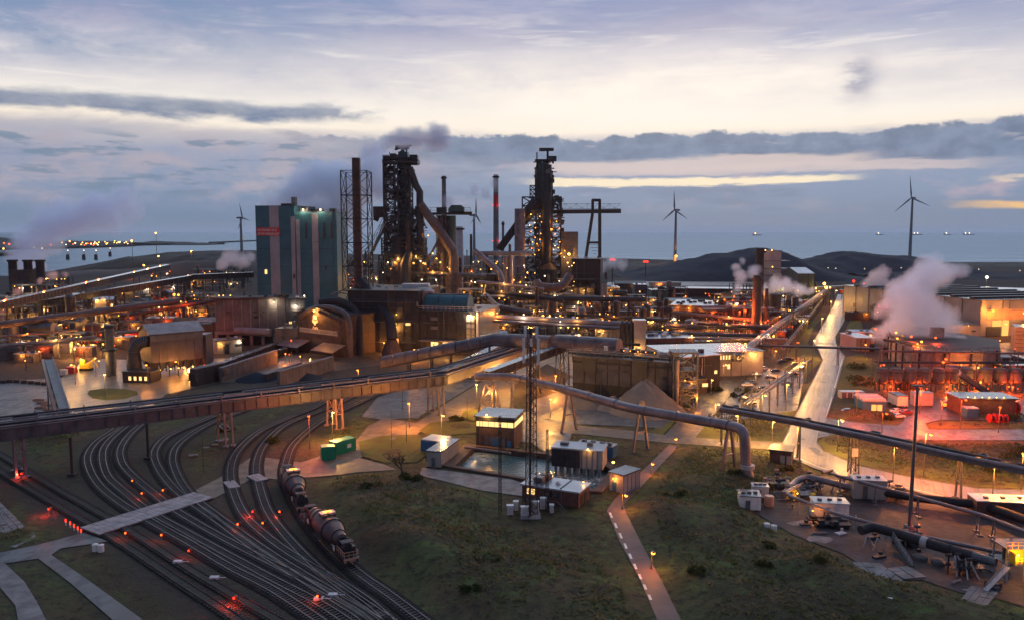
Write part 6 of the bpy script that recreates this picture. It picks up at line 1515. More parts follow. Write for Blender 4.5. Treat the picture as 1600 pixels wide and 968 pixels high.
for u in (.1,.32,.55,.8,.9,.96): bulb(B.at(u,-.03,10.5), 'em_orange', .35, B.t, 2600)
for i in range(12): B.topbox('roof_unit', 'steel_dark', .1+.07*i, random.uniform(.2,.8), 2.4, 2, 1.2)
B = Bld('plant_building', 'low long building with a bright white strip roof below the coal hill', 'building', (1030,462), (1200,464), 22, 7, 'rust_dark', 'roof_pale')
sheet('slag_road', [(866,448),(1240,446),(1240,441),(1000,440),(866,443)], .02, 'yard_concrete', flat=False)
# big boxy ore building right of the right furnace
B = Bld('ore_building', 'broad dark brown windowless ore building at the foot of the portal crane', 'building', V2(D(893,440,610)), V2(D(938,440,606)), 26, D(900,405,610).z, 'rust_dark', 'roof_dark')
# gate lamps, coke gas flare etc. beyond
for px, py, dd in ((957,407,900),(1009,410,1000)):
    p = D(px, py, dd); t = T('signboard', 'small red lit board on the far dune road', 'sign', (p.x, dd, 0), 'red lit boards on the dune road'); P(M().box(p.x, dd, p.z, 6, 1, 1.8), 'board', 'em_red', t); P(M().box(p.x, dd+.6, 0, 1, .5, p.z), 'post', 'steel_dark', t)
# ================================================================ red lit plant right of the middle
random.seed(9)
for i, (px, py, w, h, ln, em) in enumerate(((1125,522,26,15,3,'em_redorange'),(1150,516,24,20,4,'em_redorange'),(1175,524,26,16,4,'em_redorange'),(1205,520,22,13,3,'em_redorange'),(1142,498,26,17,3,'em_redorange'),(1165,490,22,22,3,'em_orange'),(1195,495,24,22,3,'em_amber'),(1100,524,18,8,3,'em_orange'))):
    unit(px, py, w, 10, h, 'dark coking plant steelwork glowing red orange', ln, i % 3, em, None, 9500, ('rust_dark','rust','steel_dark','rust_dark'))
for px, py, pw in ((1132,468,3),(1147,463,3),(1163,475,4),(1156,487,5),(1165,485,4),(1144,507,6),(1196,503,6),(1190,510,4),(1163,500,4)):
    p = D(px, py, 430); p.z = max(p.z, 3); t = T('flood_lamp', 'red flood lamp inside the coking plant', 'lamp', (p.x, p.y, 0), 'red flood lamps of the coking plant'); P(M().cyl(p.x, p.y, 0, p.z, .15, .12, 6), 'pole', 'steel_dark', t); bulb(p, 'em_redorange', .55, t, pw*2200)
chimney(1186, 388, 520, 2.5, 'dark wide chimney standing before the coal hill', (), (), 'rust_dark'); chimney(1182, 430, 430, 2.2, 'shorter dark stack in front of the wide chimney', (), (), 'steel_dark')
c_ = G(1210,512); O(M().cyl(c_.x, c_.y, 0, 21, 3.6, None, 20).tube([(c_.x,c_.y,21),(c_.x,c_.y,22)], [3.6,1], 20), 'coal_silo', 'steel_dark', 'dark round silo right of the coking plant', 'silo', smooth=True)
t = T('coal_tower', 'pale square coal tower with lamps on its roof, in front of the coal hill', 'tower', V2(D(1201,440,700))); c_ = org(t)
P(M().box(c_.x, c_.y, 0, 16, 14, D(1201,392,700).z), 'wall', 'mauve_cladding', t); P(M().box(c_.x, c_.y, D(1201,392,700).z, 16.6, 14.6, .5), 'roof', 'roof_dark', t)
for px, py in ((1196,391),(1206,391),(1190,406),(1207,417)): bulb(D(px,py,690), 'em_amber', .6, t, 150)
for py in (408, 420, 430): P(M().box(c_.x+3, c_.y, D(1201,py,700).z, 26, 15, .6), 'platform', 'steel_grey', t)
for i, (px, py, w, h, ln) in enumerate(((1222,478,24,16,3),(1242,470,22,12,3),(1228,500,18,9,4),(1248,492,18,7,3),(1215,462,26,14,3),(1262,468,22,9,3),(1240,512,14,6,3))):
    unit(px, py, w, 9, h, 'mixed process steelwork between the coking plant and the long road', ln, i % 3, 'em_amber', None, 2200)
B = Bld('store_building', 'dark teal shed with pale sloping roof and white steam before the dunes', 'building', V2(D(1247,440,640)), V2(D(1272,440,640)), 40, D(1250,428,640).z, 'steel_green', 'roof_pale', roofkind='ridge', rh=4)
rack('pipe_rack', 'long dark conveyor rack running diagonally beside the grass strip', G(1150,590), G(1290,470), 7, 3, .7, 4, 2, lamps=3, em='em_amber')
rack('pipe_rack', 'slim second rack line parallel to the diagonal conveyor rack', G(1222,560), G(1284,478), 4, 2, .4, 2.4, 1)
rack('pipe_rack', 'level pipe rack crossing over the long road', G(1180,566), G(1375,572), 7.5, 3, .45, 3, 1, step=14)
rack('pipe_rack', 'level pipe rack passing in front of the steaming bunker to the right edge', G(1375,586), G(1640,592), 10, 3, .5, 3, 1, step=12)
rack('pipe_rack', 'diagonal rack beside the car park leading down to the pipe bridge', G(1262,590), G(1165,668), 7, 3, .5, 3, 1, step=11)
# ================================================================ right pipe bridge with expansion loops
def rbridge():
    zb = 9.6; pts = [G(1128,640,zb), G(1243,660,zb), G(1338,680,zb), G(1510,717,zb), G(1660,748,zb)]
    t = T('pipe_bridge', 'long pipe bridge with expansion loops crossing the curving road on the right', 'pipe bridge', (pts[2].x, pts[2].y, 0))
    m = M()
    for a, b in zip(pts, pts[1:]):
        d = dirv(a,b); n = Vector((-d.y,d.x,0))
        for s_ in (-1.3, 1.3): m.beam(a+n*s_, b+n*s_, .35, .7)
        k = int((b-a).length/3)
        for i in range(k): m.beam(a.lerp(b,i/k)-n*1.3, a.lerp(b,i/k)+n*1.3, .2)
    P(m, 'girder', 'steel_grey', t)
    for s_, r_, z_, mt_ in ((-1.0,.5,.7,'pipe_mauve'),(.2,.3,.6,'steel_grey'),(1.1,.42,.7,'steel_dark'),(.5,.22,1.3,'pipe_brown')):
        path = []
        for a, b in zip(pts, pts[1:]):
            d = dirv(a,b); n = Vector((-d.y,d.x,0)); path.append(a+n*s_+Vector((0,0,z_)))
            if s_ in (1.1, .2):
                e = a.lerp(b,.08); f = a.lerp(b,.22); o = n*(s_+1.3)+Vector((0,0,z_+.5)); path += [e+n*s_+Vector((0,0,z_)), e+d*1+o, f+o-d*1, f+n*s_+Vector((0,0,z_))]
        path.append(pts[-1]+Vector((0,0,z_))+Vector((0,s_,0))); P(M().tube(path, r_, 10), 'pipe', mt_, t, smooth=True)
    for px, py, k in ((1243,718,0),(1338,737,1),(1505,778,0),(1160,676,0)):
        g_ = G(px, py); best = min(((a.lerp(b, f/40)) for a, b in zip(pts, pts[1:]) for f in range(41)), key=lambda q: (Vector((q.x,q.y,0))-g_).length)
        if k == 0: legs(t, (best.x,best.y), zb-.3, 1.6, 3.6, .2, 'steel_grey', (1,-.2,0))
        else:
            P(lattice(M(), [Vector((best.x+a,best.y+b,0)) for a,b in ((-1,-1),(1,-1),(1,1),(-1,1))], [Vector((best.x+a,best.y+b,zb)) for a,b in ((-.8,-.8),(.8,-.8),(.8,.8),(-.8,.8))], 3, .12), 'support_tower', 'steel_grey', t)
            P(M().box(best.x-.3, best.y-1.3, 4.6, 1.5, .3, 2.0), 'sign_plate', 'white_paint', t)
rbridge()
# ================================================================ left side of the works
# filter house with ribbed duct
B = Bld('filter_house', 'big dark corrugated filter house with pitched roof and tapering hoppers', 'building', V2(D(236,560,322)), V2(D(318,560,336)), 15, 11.5, 'grey_cladding', 'pipe_mauve', z=6.5, roofkind='ridge', rh=3.6, over=.7)
B.ribs('steel_grey', 'F', 6, .3, .2, 0, 11, 'wall_rib'); B.rect('wall_band', 'steel_grey', 'F', 0, B.L, 8.8, 11.3, .25)
for i in range(6):
    for v in (.25,.75):
        c_ = B.at((i+.5)/6, v, 0); P(M().tube([(c_.x,c_.y,6.5),(c_.x,c_.y,2.2)], [2.2,.4], 4), 'hopper', 'grey_cladding', B.t)
m = M()
for i in range(7):
    for v in (0,1): p = B.at(i/6, v, 0); m.beam((p.x,p.y,0),(p.x,p.y,6.6), .4); 
P(m, 'column', 'steel_dark', B.t)
A_ = B.at(.05,.35,7); pth_ = [A_+Vector((0,0,0)), A_+Vector((-2.5,-.5,2.5))]
def arc(c, r, a0, a1, n=12): return [Vector((c.x+math.cos(a0+(a1-a0)*i/n)*r, c.y-.15*(1-math.cos(a0+(a1-a0)*i/n))*r, c.z+math.sin(a0+(a1-a0)*i/n)*r)) for i in range(n+1)]
pt = arc(B.at(-.02,.2,4.0), 4.9, PI*.42, PI); pt += [pt[-1]+Vector((0,0,-4.5)), pt[-1]+Vector((0.2,0,-8.5))]
t = T('ribbed_duct', 'large ribbed black duct curving over at the left end of the filter house', 'duct', (pt[-1].x, pt[-1].y, 0)); P(M().tube(pt, [2.2]*12+[2.4,2.9,3.1], 18), 'duct', 'steel_dark', t, smooth=True)
for i in range(1, 12): P(M().tube([pt[i]-(pt[i+1]-pt[i]).normalized()*.12, pt[i]+(pt[i+1]-pt[i]).normalized()*.12], 2.38, 18), 'rib', 'steel_grey', t)
O(M().box(B.at(1.12,.5,0).x, B.at(1.12,.5,0).y, 3, 6, 8, 13), 'fan_house', 'grey_cladding', 'dark box at the right end of the filter house', 'building')
for u, em, pw in ((.1,'em_amber',500),(.3,'em_amber',700),(.45,'em_amber',0),(.55,'em_amber',700),(.72,'em_amber',1000),(.95,'em_redorange',1500)): bulb(B.at(u,-.25,-2.5), em, .4, B.t, pw)
B = Bld('switch_house', 'low brown house with three lit windows beside the roundabout', 'building', (192,597), (236,598), 7, 4.2, 'rust_dark', 'roof_dark'); B.row('window', 'win_warm', 'F', 4, 2, B.L-1, 1.0, 2.6, .5, .1, 'steel_dark')
c_ = G(174,586); t = T('stack', 'thick grey two-stage steel stack standing beside the curved yard road', 'chimney', c_); P(M().cyl(c_.x, c_.y, 0, 10.5, 2.0, None, 18), 'lower_shell', 'steel_grey', t, smooth=True); P(M().cyl(c_.x, c_.y, 10.5, 11.2, 3.0, None, 18), 'collar', 'steel_dark', t); P(M().cyl(c_.x, c_.y, 11.2, 21, 1.7, None, 18), 'upper_shell', 'steel_grey', t, smooth=True); P(M().cyl(c_.x, c_.y, 20, 21.4, 2.1, None, 18), 'collar', 'steel_dark', t)
# teal control frame and inclined leg near the west yard
t = T('inclined_conveyor', 'steep orange-sided conveyor frame dropping behind the pipe bridge at left', 'conveyor', G(95,640)); a = D(76,563,262); b = D(100,640,222)
P(M().beam(a, b, 2.4, 1.0), 'belt_frame', 'steel_grey', t); P(M().beam(a+Vector((-2,0,-.6)), b+Vector((-2,0,-3)), .8, 2.4), 'side_plate', 'container_orange', t); m = M(); rail_M(m, [a+Vector((1.4,0,.6)), b+Vector((1.4,0,.6))], 1.1, 2, .08); P(m, 'handrail', 'steel_pale', t); 
for f in (.05,.4,.75):
    for e_ in (-1,1): p = a.lerp(b, f); P(M().beam((p.x+e_,p.y,0),(p.x+e_,p.y,p.z-.6),.35), 'support_leg', 'steel_grey', t)
for px, py, s_, mt_, lb in ((112,582,(4,2.4,2.6),'red_paint','bright red container on the yard corner'),(100,585,(2.4,2.2,2.2),'container_grey','pale grey box beside the red container')):
    p = G(px, py); t = T('container', lb, 'container', p); P(M().box(p.x,p.y,0,*s_), 'body', mt_, t); P(M().box(p.x,p.y,s_[2],s_[0]+.1,s_[1]+.1,.1), 'lid', mt_, t); P(M().box(p.x,p.y-s_[1]/2-.03,.2,s_[0]*.8,.06,s_[2]-.4), 'door', mt_, t)
p = G(135,578); t = T('excavator', 'yellow lit excavator cab standing by the yard road', 'machine', p); P(M().box(p.x,p.y,1.0,4,3,2.2).box(p.x-.8,p.y-.8,3.2,1.8,1.6,1.8), 'cab', 'yellow_paint', t); P(M().box(p.x,p.y-1.2,.1,4.6,.7,1.0).box(p.x,p.y+1.2,.1,4.6,.7,1.0), 'track', 'rubber', t); P(M().beam((p.x+1,p.y,3),(p.x+4,p.y-1,5),.5).beam((p.x+4,p.y-1,5),(p.x+5.5,p.y-1,1.4),.4), 'boom', 'yellow_paint', t); bulb((p.x-1,p.y-2,5.2), 'em_amber', .5, t, 2000)
# conveyors with orange lamps on the far left
def lcon(label, a, da, b, db, w, h, mt, n, lm=(), truss=False):
    p, q = D(a[0],a[1],da), D(b[0],b[1],db); return gallery('conveyor', label, 'conveyor', p, q, w, h, mt, [ (i+.5)/n for i in range(n)], 'steel_dark', truss=truss)
t = lcon('long conveyor rising right with orange lamps along its ridge at far left', (-20,486), 400, (262,420), 640, 4, 3.2, 'rust_dark', 6)
for u in (.08,.24,.45,.52,.75,.85,.95): bulb(D(-20,486,400).lerp(D(262,420,640), u)+Vector((0,-2.6,3.6)), 'em_redorange' if u < .8 else 'em_orange', .6, t, 5000)
lcon('dark conveyor just below the lamp-lit one, level towards the teal building', (60,478), 470, (300,437), 560, 4, 3, 'steel_dark', 5)
lcon('level dark conveyor gallery ending at the teal building', (300,436), 560, (396,432), 580, 4, 3, 'steel_dark', 3)
t = longpipe('long thick pipe rising gently across the left side of the works', (-15,509), (280,470), 372, 430, 1.7, 'pipe_brown', 14); 
longpipe('thin red lit conveyor duct left of the bunker block', (190,494), (336,470), 420, 440, 1.0, 'rust', 10, ((.7,'em_redorange',5000),(.45,'em_redorange',3000)))
# left power block with three smoking stacks
B = Bld('boiler_house', 'brown brick boiler block with three dark stacks at the far left', 'building', V2(D(16,450,560)), V2(D(47,450,560)), 18, D(20,423,560).z, 'rust', 'roof_dark')
for px in (20,44,63):
    x = D(px,420,565).x; P(M().cyl(x, 565, 0, D(px,406,565).z, 3.0, 2.8, 16), 'stack', 'rust_dark', B.t, smooth=True); P(M().cyl(x, 565, D(px,409,565).z, D(px,406,565).z, 3.6, None, 16), 'stack_rim', 'steel_dark', B.t)
random.seed(77)
for i, (px, py, w, h, ln, em) in enumerate(((6,520,24,22,4,'em_amber'),(60,500,26,24,5,'em_amber'),(80,470,26,14,6,'em_orange'),(92,456,24,14,4,'em_amber'),(30,520,20,16,4,'em_amber'),(55,552,18,9,3,'em_orange'),(105,520,20,16,3,'em_orange'),(140,505,22,14,3,'em_white'),(168,520,20,13,3,'em_amber'),(205,500,22,12,4,'em_orange'),(240,500,22,11,4,'em_orange'),(275,500,22,15,5,'em_redorange'),(300,500,22,18,4,'em_orange'),(322,500,20,16,3,'em_orange'),(225,470,26,12,4,'em_orange'),(270,460,30,16,3,'em_orange'),(330,455,34,22,3,'em_orange'),(365,450,34,24,3,'em_amber'),(120,540,16,7,3,'em_amber'),(75,548,14,7,2,'em_orange'),(150,548,14,6,3,'em_amber'),(20,556,18,8,3,'em_orange'),(540,470,24,20,4,'em_redorange'),(560,455,26,24,5,'em_orange'),(530,440,30,22,4,'em_redorange'))):
    unit(px, py, w, 10, h, 'dark steelwork of the left works with glowing lamps', ln, i % 3, em, None, 2800)
B = Bld('plant_building', 'teal fronted shed with white lamps on its roof edge at left', 'building', (130,505), (152,504), 12, 14, 'teal_cladding', 'roof_pale'); bulb(B.at(.3,-.05,14.6), 'em_white', .4, B.t, 900)
B = Bld('plant_building', 'cream tower block with two lamps beside the teal fronted shed', 'building', (151,512), (168,511), 10, 17, 'pale_wall', 'roof_pale'); bulb(B.at(.2,-.1,17.5), 'em_amber', .35, B.t, 2500); bulb(B.at(.85,-.1,17.5), 'em_amber', .35, B.t, 800)
c_ = G(215,492); O(M().tube([(c_.x,c_.y,0),(c_.x,c_.y,6),(c_.x,c_.y,13)], [16,16,.5], 28), 'ore_dome', 'rust', 'reddish conical storage roof left of the bunker block', 'building')
# red rail wagons
for k in range(3):
    a = G(122+k*36, 541-k*5); b = G(155+k*36, 537-k*5); t = T('rail_wagon', 'red open rail wagon on the siding left of the grey stack', 'rail wagon', (a+b)/2, 'red wagons on the siding'); d = dirv(a,b)
    P(M().beam(a+Vector((0,0,2.4)), b+Vector((0,0,2.4)), 3, 2.4), 'body', 'red_paint', t); P(M().beam(a+Vector((0,0,3.65)), b+Vector((0,0,3.65)), 3.2, .25), 'top_rim', 'rust', t); m = M()
    for f in (.1,.25,.75,.9): p = a.lerp(b, f); m.box(p.x, p.y, .1, 1.0, 2.4, .9)
    P(m, 'bogie', 'steel_dark', t)
gallery('conveyor', 'low lit conveyor trough between the filter house and the bunker block', 'conveyor', G(260,545,2), G(345,540,3), 3, 1.6, 'rust', (.5,), 'steel_dark')
p = D(300,506,400); t = T('flood_lamp', 'strong orange-red flood lamp left of the bunker block', 'lamp', (p.x,p.y,0)); P(M().cyl(p.x,p.y,0,14,.2,.15,6), 'pole', 'steel_dark', t); bulb((p.x,p.y,14), 'em_redorange', .7, t, 16000)
p = D(272,460,440); t = T('flood_lamp', 'pair of orange flood lamps on a dark frame left of the teal building', 'lamp', (p.x,p.y,0)); P(M().cyl(p.x,p.y,0,p.z,.2,.15,6), 'pole', 'steel_dark', t); bulb(p, 'em_orange', .8, t, 14000); bulb(p+Vector((2.4,0,-.2)), 'em_orange', .7, t, 4000)
# west yard: stacked beams
for i, (px, py) in enumerate(((5,598),(16,597),(27,597),(38,598),(49,599),(60,600),(70,601))): p = G(px, py); O(M().box(p.x,p.y,0,2.2,1.0,.9).box(p.x,p.y,.9,2.0,.8,.3), 'concrete_block', 'rust', 'brown block in the row at the back of the west yard', 'block', 'row of brown blocks in the west yard')
for i, (px, py) in enumerate(((60,626),(66,630),(72,634),(63,638),(76,641),(70,646))): p = G(px, py); O(M().beam((p.x-2,p.y,.3),(p.x+2,p.y+.5,.3),.6,.4).beam((p.x-1.7,p.y+.2,.7),(p.x+1.8,p.y+.5,.7),.4,.3), 'beam_stack', 'container_orange', 'loose stacked beams beside the steep conveyor frame', 'beams', 'stacked beams in the west yard')
# ================================================================ smaller sheds, tanks, stacks and walkways filling the plant
def shed(px, py, w, d, h, mt, rf, label, group, lamp_=None, gable=False, pw=1800):
    p = G(px, py); a = Vector((p.x-w/2, p.y, 0)); b = Vector((p.x+w/2, p.y+random.uniform(-1.5,1.5), 0))
    B = Bld('shed', label, 'shed', a, b, d, h, mt, rf, group, roofkind='ridge' if gable else 'flat', rh=h*.25, over=.35); B.detail(4, int(px*7+py))
    if lamp_: bulb(B.at(random.uniform(.1,.9), -.1, h*.85), lamp_, .34, B.t, pw)
    return B
random.seed(61)
LW = 'small shed tucked among the pipes of the left works'; MW = 'small shed tucked among the pipes of the middle plant'; RW = 'small shed in the coking and steam area on the right'
def many(lst, label, group, mats, lampc):
    for (px, py, w, d, h) in lst:
        shed(px, py, w, d, h, random.choice(mats), random.choice(['roof_wet','roof_dark','roof_pale','rust_dark']), label, group, random.choice(lampc+[None]), random.random() < .4)
many([(12,562,10,6,5),(38,566,9,6,4),(62,560,12,7,6),(92,552,10,6,5),(128,556,9,5,4),(188,545,10,6,6),(30,530,14,8,8),(70,528,12,8,7),(112,524,12,8,8),(168,536,10,6,6),(210,522,14,8,7),(250,518,16,8,8),(290,524,14,8,8),(325,528,12,8,9),(20,505,16,10,9),(108,498,16,9,8),(200,508,14,8,7),(238,488,18,10,8),(280,484,18,10,9),(318,478,18,10,10),(160,485,18,10,8),(120,475,20,10,8),(190,470,22,12,8),(250,455,24,12,9),(300,450,26,14,10),(340,445,26,14,10),(372,440,26,14,10)], LW, 'small sheds of the left works', ['rust_dark','rust','grey_cladding','concrete_dirty','steel_green','pale_wall'], ['em_orange','em_orange','em_redorange','em_amber'])
many([(775,540,12,6,6),(800,512,14,8,6),(835,530,12,8,6),(872,520,14,8,7),(890,540,12,6,5),(915,515,16,8,6),(950,528,14,8,5),(985,530,14,8,6),(1010,500,18,10,6),(1040,520,16,8,5),(1075,528,16,8,5),(955,500,18,9,7),(900,482,20,10,9),(870,495,18,10,8),(1005,482,20,10,8),(1060,485,20,10,7),(985,458,30,14,9),(1040,456,30,14,9),(1085,488,20,10,6),(1120,534,16,8,4),(960,470,22,10,8)], MW, 'small sheds of the middle plant', ['rust_dark','grey_cladding','concrete_dirty','steel_green','pale_wall','brick_red'], ['em_orange','em_amber','em_amber','em_white'])
many([(1110,540,12,7,4),(1210,532,12,7,5),(1228,520,12,7,5),(1250,506,12,8,5),(1236,486,16,8,7),(1262,482,14,8,6),(1278,466,16,8,5),(1345,530,12,7,4),(1385,528,12,7,5),(1345,500,14,8,5),(1352,480,16,9,7),(1380,482,18,9,8),(1420,610,7,4,4),(1520,575,14,7,5),(1555,572,12,6,4),(1590,590,12,7,5),(1460,548,14,6,4)], RW, 'small sheds of the right works', ['rust_dark','rust','grey_cladding','concrete_dirty','pale_wall'], ['em_orange','em_redorange','em_redorange','em_amber'])
# thin vent stacks
for i, (px, py, h) in enumerate(((68,500,24),(100,480,22),(196,500,20),(258,500,20),(300,470,24),(345,455,26),(548,452,34),(580,462,40),(668,470,46),(730,470,44),(756,480,38),(836,480,30),(880,470,28),(912,500,16),(940,508,16),(972,500,15),(1002,498,16),(1030,490,16),(1064,505,14),(1096,500,14),(1120,515,13),(1148,525,16),(1170,530,15),(1216,500,17),(1230,510,13),(1250,480,15),(1240,462,20),(1388,506,14),(1365,505,13))):
    p = G(px, py); t = T('vent_stack', 'thin dark vent stack rising from the plant', 'stack', p, 'thin vent stacks'); r_ = random.uniform(.4,.9); P(M().tube([(p.x,p.y,0),(p.x,p.y,h)], [r_*1.1,r_], 10), 'pipe', random.choice(['steel_dark','rust_dark','pipe_mauve','steel_grey']), t, smooth=True); P(M().tube([(p.x,p.y,h-1),(p.x,p.y,h-.6)], r_*2, 8), 'ring', 'steel_dark', t)
    if i % 4 == 0: bulb((p.x+r_*2,p.y-r_*2,h*.6), 'em_orange', .35, t, 1500)
# horizontal tanks and round tanks
for i, (px, py, r_, h) in enumerate(((146,528,4,8),(222,505,5,9),(262,475,6,10),(88,510,4,8),(850,505,4,8),(905,530,3,6),(1020,492,5,8),(1080,515,4,6),(1230,530,3,6),(1222,490,4,9),(1258,495,3,6),(1395,498,4,8),(748,520,3.5,9),(770,500,4,10),(690,545,3,6))):
    p = G(px, py); t = T('tank', 'round steel tank with domed lid among the plant', 'tank', p, 'round tanks of the plant'); P(M().tube([(p.x,p.y,0),(p.x,p.y,h),(p.x,p.y,h+r_*.25)], [r_,r_,r_*.2], 20), 'shell', random.choice(['pipe_mauve','steel_grey','container_grey','rust']), t, smooth=True); m = M()
    for k in range(6): a = k*PI/3; m.beam((p.x+r_*math.cos(a),p.y+r_*math.sin(a),h),(p.x+r_*math.cos(a),p.y+r_*math.sin(a),h+1.1),.08)
    P(m, 'handrail', 'steel_grey', t)
# long pipes criss-crossing at several heights
for i, (a, b, da, db, r_) in enumerate((((0,540),(150,526),340,360,.8),((0,526),(120,515),360,380,.6),((180,520),(330,505),360,400,.7),((60,470),(220,452),500,560,.9),((220,478),(336,470),460,480,1.2),((560,470),(650,440),520,560,1.6),((640,425),(760,432),540,540,1.5),((600,412),(700,420),560,560,1.0),((745,440),(850,452),500,490,1.1),((760,455),(880,470),480,470,1.3),((880,460),(1010,470),520,500,.9),((900,492),(1040,500),440,430,.8),((860,530),(1000,538),370,362,.7),((1050,488),(1180,500),450,430,.9),((1090,505),(1200,512),420,400,.7),((1200,500),(1270,478),430,480,.6),((1095,480),(1170,478),480,470,1.0),((1380,530),(1480,545),360,350,.6),((1480,572),(1600,580),320,318,.7),((1380,595),(1520,600),300,298,.4))):
    p, q = D(a[0],a[1],da), D(b[0],b[1],db); p.z = max(p.z,2); q.z = max(q.z,2); t = pipe('pipeline', 'plant pipeline on short legs weaving between the steel frames', 'pipeline', [p, q], r_, random.choice(['pipe_mauve','pipe_brown','steel_grey','rust_dark']), 10, 10, 'weaving plant pipelines'); k = max(2, int((q-p).length/20)); d = dirv(p,q)
    for j in range(k): c = p.lerp(q, (j+.5)/k); legs(t, (c.x,c.y), c.z-r_, 1.2, 2.2, .15, 'steel_grey', d)
    bulb(p.lerp(q, random.uniform(.2,.8))+Vector((0,-2,r_)), random.choice(['em_orange','em_amber']), .4, t, 2200)
# free standing work lamps
for (x0_, x1_, y0_, y1_, n, ems, lb) in ((0,330,455,565,46,['em_orange','em_redorange','em_amber','em_orange'],'small glowing work lamp in the left works'),(560,900,405,470,46,['em_orange','em_amber','em_white','em_amber'],'small glowing work lamp below the blast furnaces'),(860,1180,470,535,44,['em_orange','em_amber','em_orange','em_white'],'small glowing work lamp in the middle plant'),(1095,1280,455,525,26,['em_redorange','em_orange','em_amber'],'small glowing work lamp in the coking plant'),(1370,1600,535,612,30,['em_redorange','em_redorange','em_orange'],'small glowing work lamp in the steam and silo area')):
    for i in range(n):
        px = random.uniform(x0_, x1_); py = random.uniform(y0_, y1_); far = 560 if y0_ < 410 else None
        if far: p = D(px, py, far-random.uniform(0,90))
        else: p = G(px, py+random.uniform(8,22)); p.z = 60-(py-361.5)*p.y/FP
        p.z = max(p.z, 2.5)
        t = T('work_lamp', lb, 'lamp', (p.x,p.y,0), 'small work lamps: '+lb.split(' in ')[-1].split(' below ')[-1]); P(M().cyl(p.x,p.y,0,p.z,.14,.1,5), 'pole', 'steel_dark', t); bulb(p, random.choice(ems), random.uniform(.3,.55), t, (9000 if x0_ in (0, 1370) else 4200) if i % 3 == 0 else 0)
# ================================================================ right hand side: quenching bunker, silos, hall
B = Bld('rolling_hall', 'huge pale hall with grey ridged roof, orange lit gable at the right edge', 'building', V2(D(1531,520,455)), V2(D(1700,520,470)), 130, 20.5, 'pale_cladding', 'roof_wet', over=.8)
B.ribs('steel_grey', 'L', 9, .5, .35); B.ribs('steel_grey', 'F', 4, .4, .2, 12, 20)
for i in range(8): B.topbox('roof_ridge', 'roof_dark', .5, .06+.12*i, B.L, 3.0, 1.3)
for i in range(6): B.rect('ventilator', 'roof_dark', 'L', 12+i*19, 15+i*19, 6, 9, .4)
B.rect('door', 'win_orange', 'F', 8, 19, 0, 9, .12); B.rect('gate_opening', 'roof_dark', 'F', 4, 14, 0, 5.5, .3)
B.rect('facade_panel', 'container_orange', 'F', 4, B.L, 9.6, 15.4, .25)
bulb(B.at(.06,-.03,15), 'em_orange', .6, B.t, 16000); bulb(B.at(.25,-.08,14), 'em_orange', .5, B.t, 16000); bulb(B.at(.45,-.10,14), 'em_orange', .5, B.t, 16000); bulb(B.at(.2,-.02,7), 'em_amber', .3, B.t, 2500)
pipe('duct', 'large curved duct beside the orange lit hall door', 'duct', [B.at(.32,-.05,0), B.at(.32,-.05,7), B.at(.36,-.05,9.5), B.at(.5,-.05,9.5)], 1.3, 'rust', 0, 12)
B = Bld('annex', 'orange panelled annex in front of the hall at the right edge', 'building', (1585,548), (1660,552), 14, 12, 'container_orange', 'roof_wet')
for z_ in (2,4,6,8,10): B.rect('cladding_joint', 'rust', 'F', 0, B.L, z_, z_+.2, .1)
B = Bld('annex', 'low long salmon annex left of the orange hall door', 'building', (1424,532), (1530,532), 26, 8.5, 'mauve_cladding', 'roof_wet', over=.5); B.rect('door', 'steel_grey', 'F', B.L*.55, B.L*.66, 0, 3.5, .1); bulb(B.at(.75,-.2,9), 'em_orange', .3, B.t, 4000)
B = Bld('warehouse', 'low roofed store behind the far end of the right hall', 'building', (1480,470), (1640,476), 60, 9, 'grey_cladding', 'roof_wet'); 
B = Bld('warehouse', 'dark shed with lit roof lamp left of the big steam cloud', 'building', (1372,500), (1412,505), 20, 9, 'rust_dark', 'roof_wet'); bulb(B.at(.1,-.1,9.5), 'em_red', .5, B.t, 2500)
B = Bld('store_building', 'orange-sided block with pale wet roof beside the long road', 'building', (1338,548), (1366,548), 20, 6.5, 'container_orange', 'roof_pale', over=.4); B.ribs('rust', 'F', 4, .2, .12)
B.rect('side_panel', 'mauve_cladding', 'L', 0, B.dep, 0, 6.3, .1)
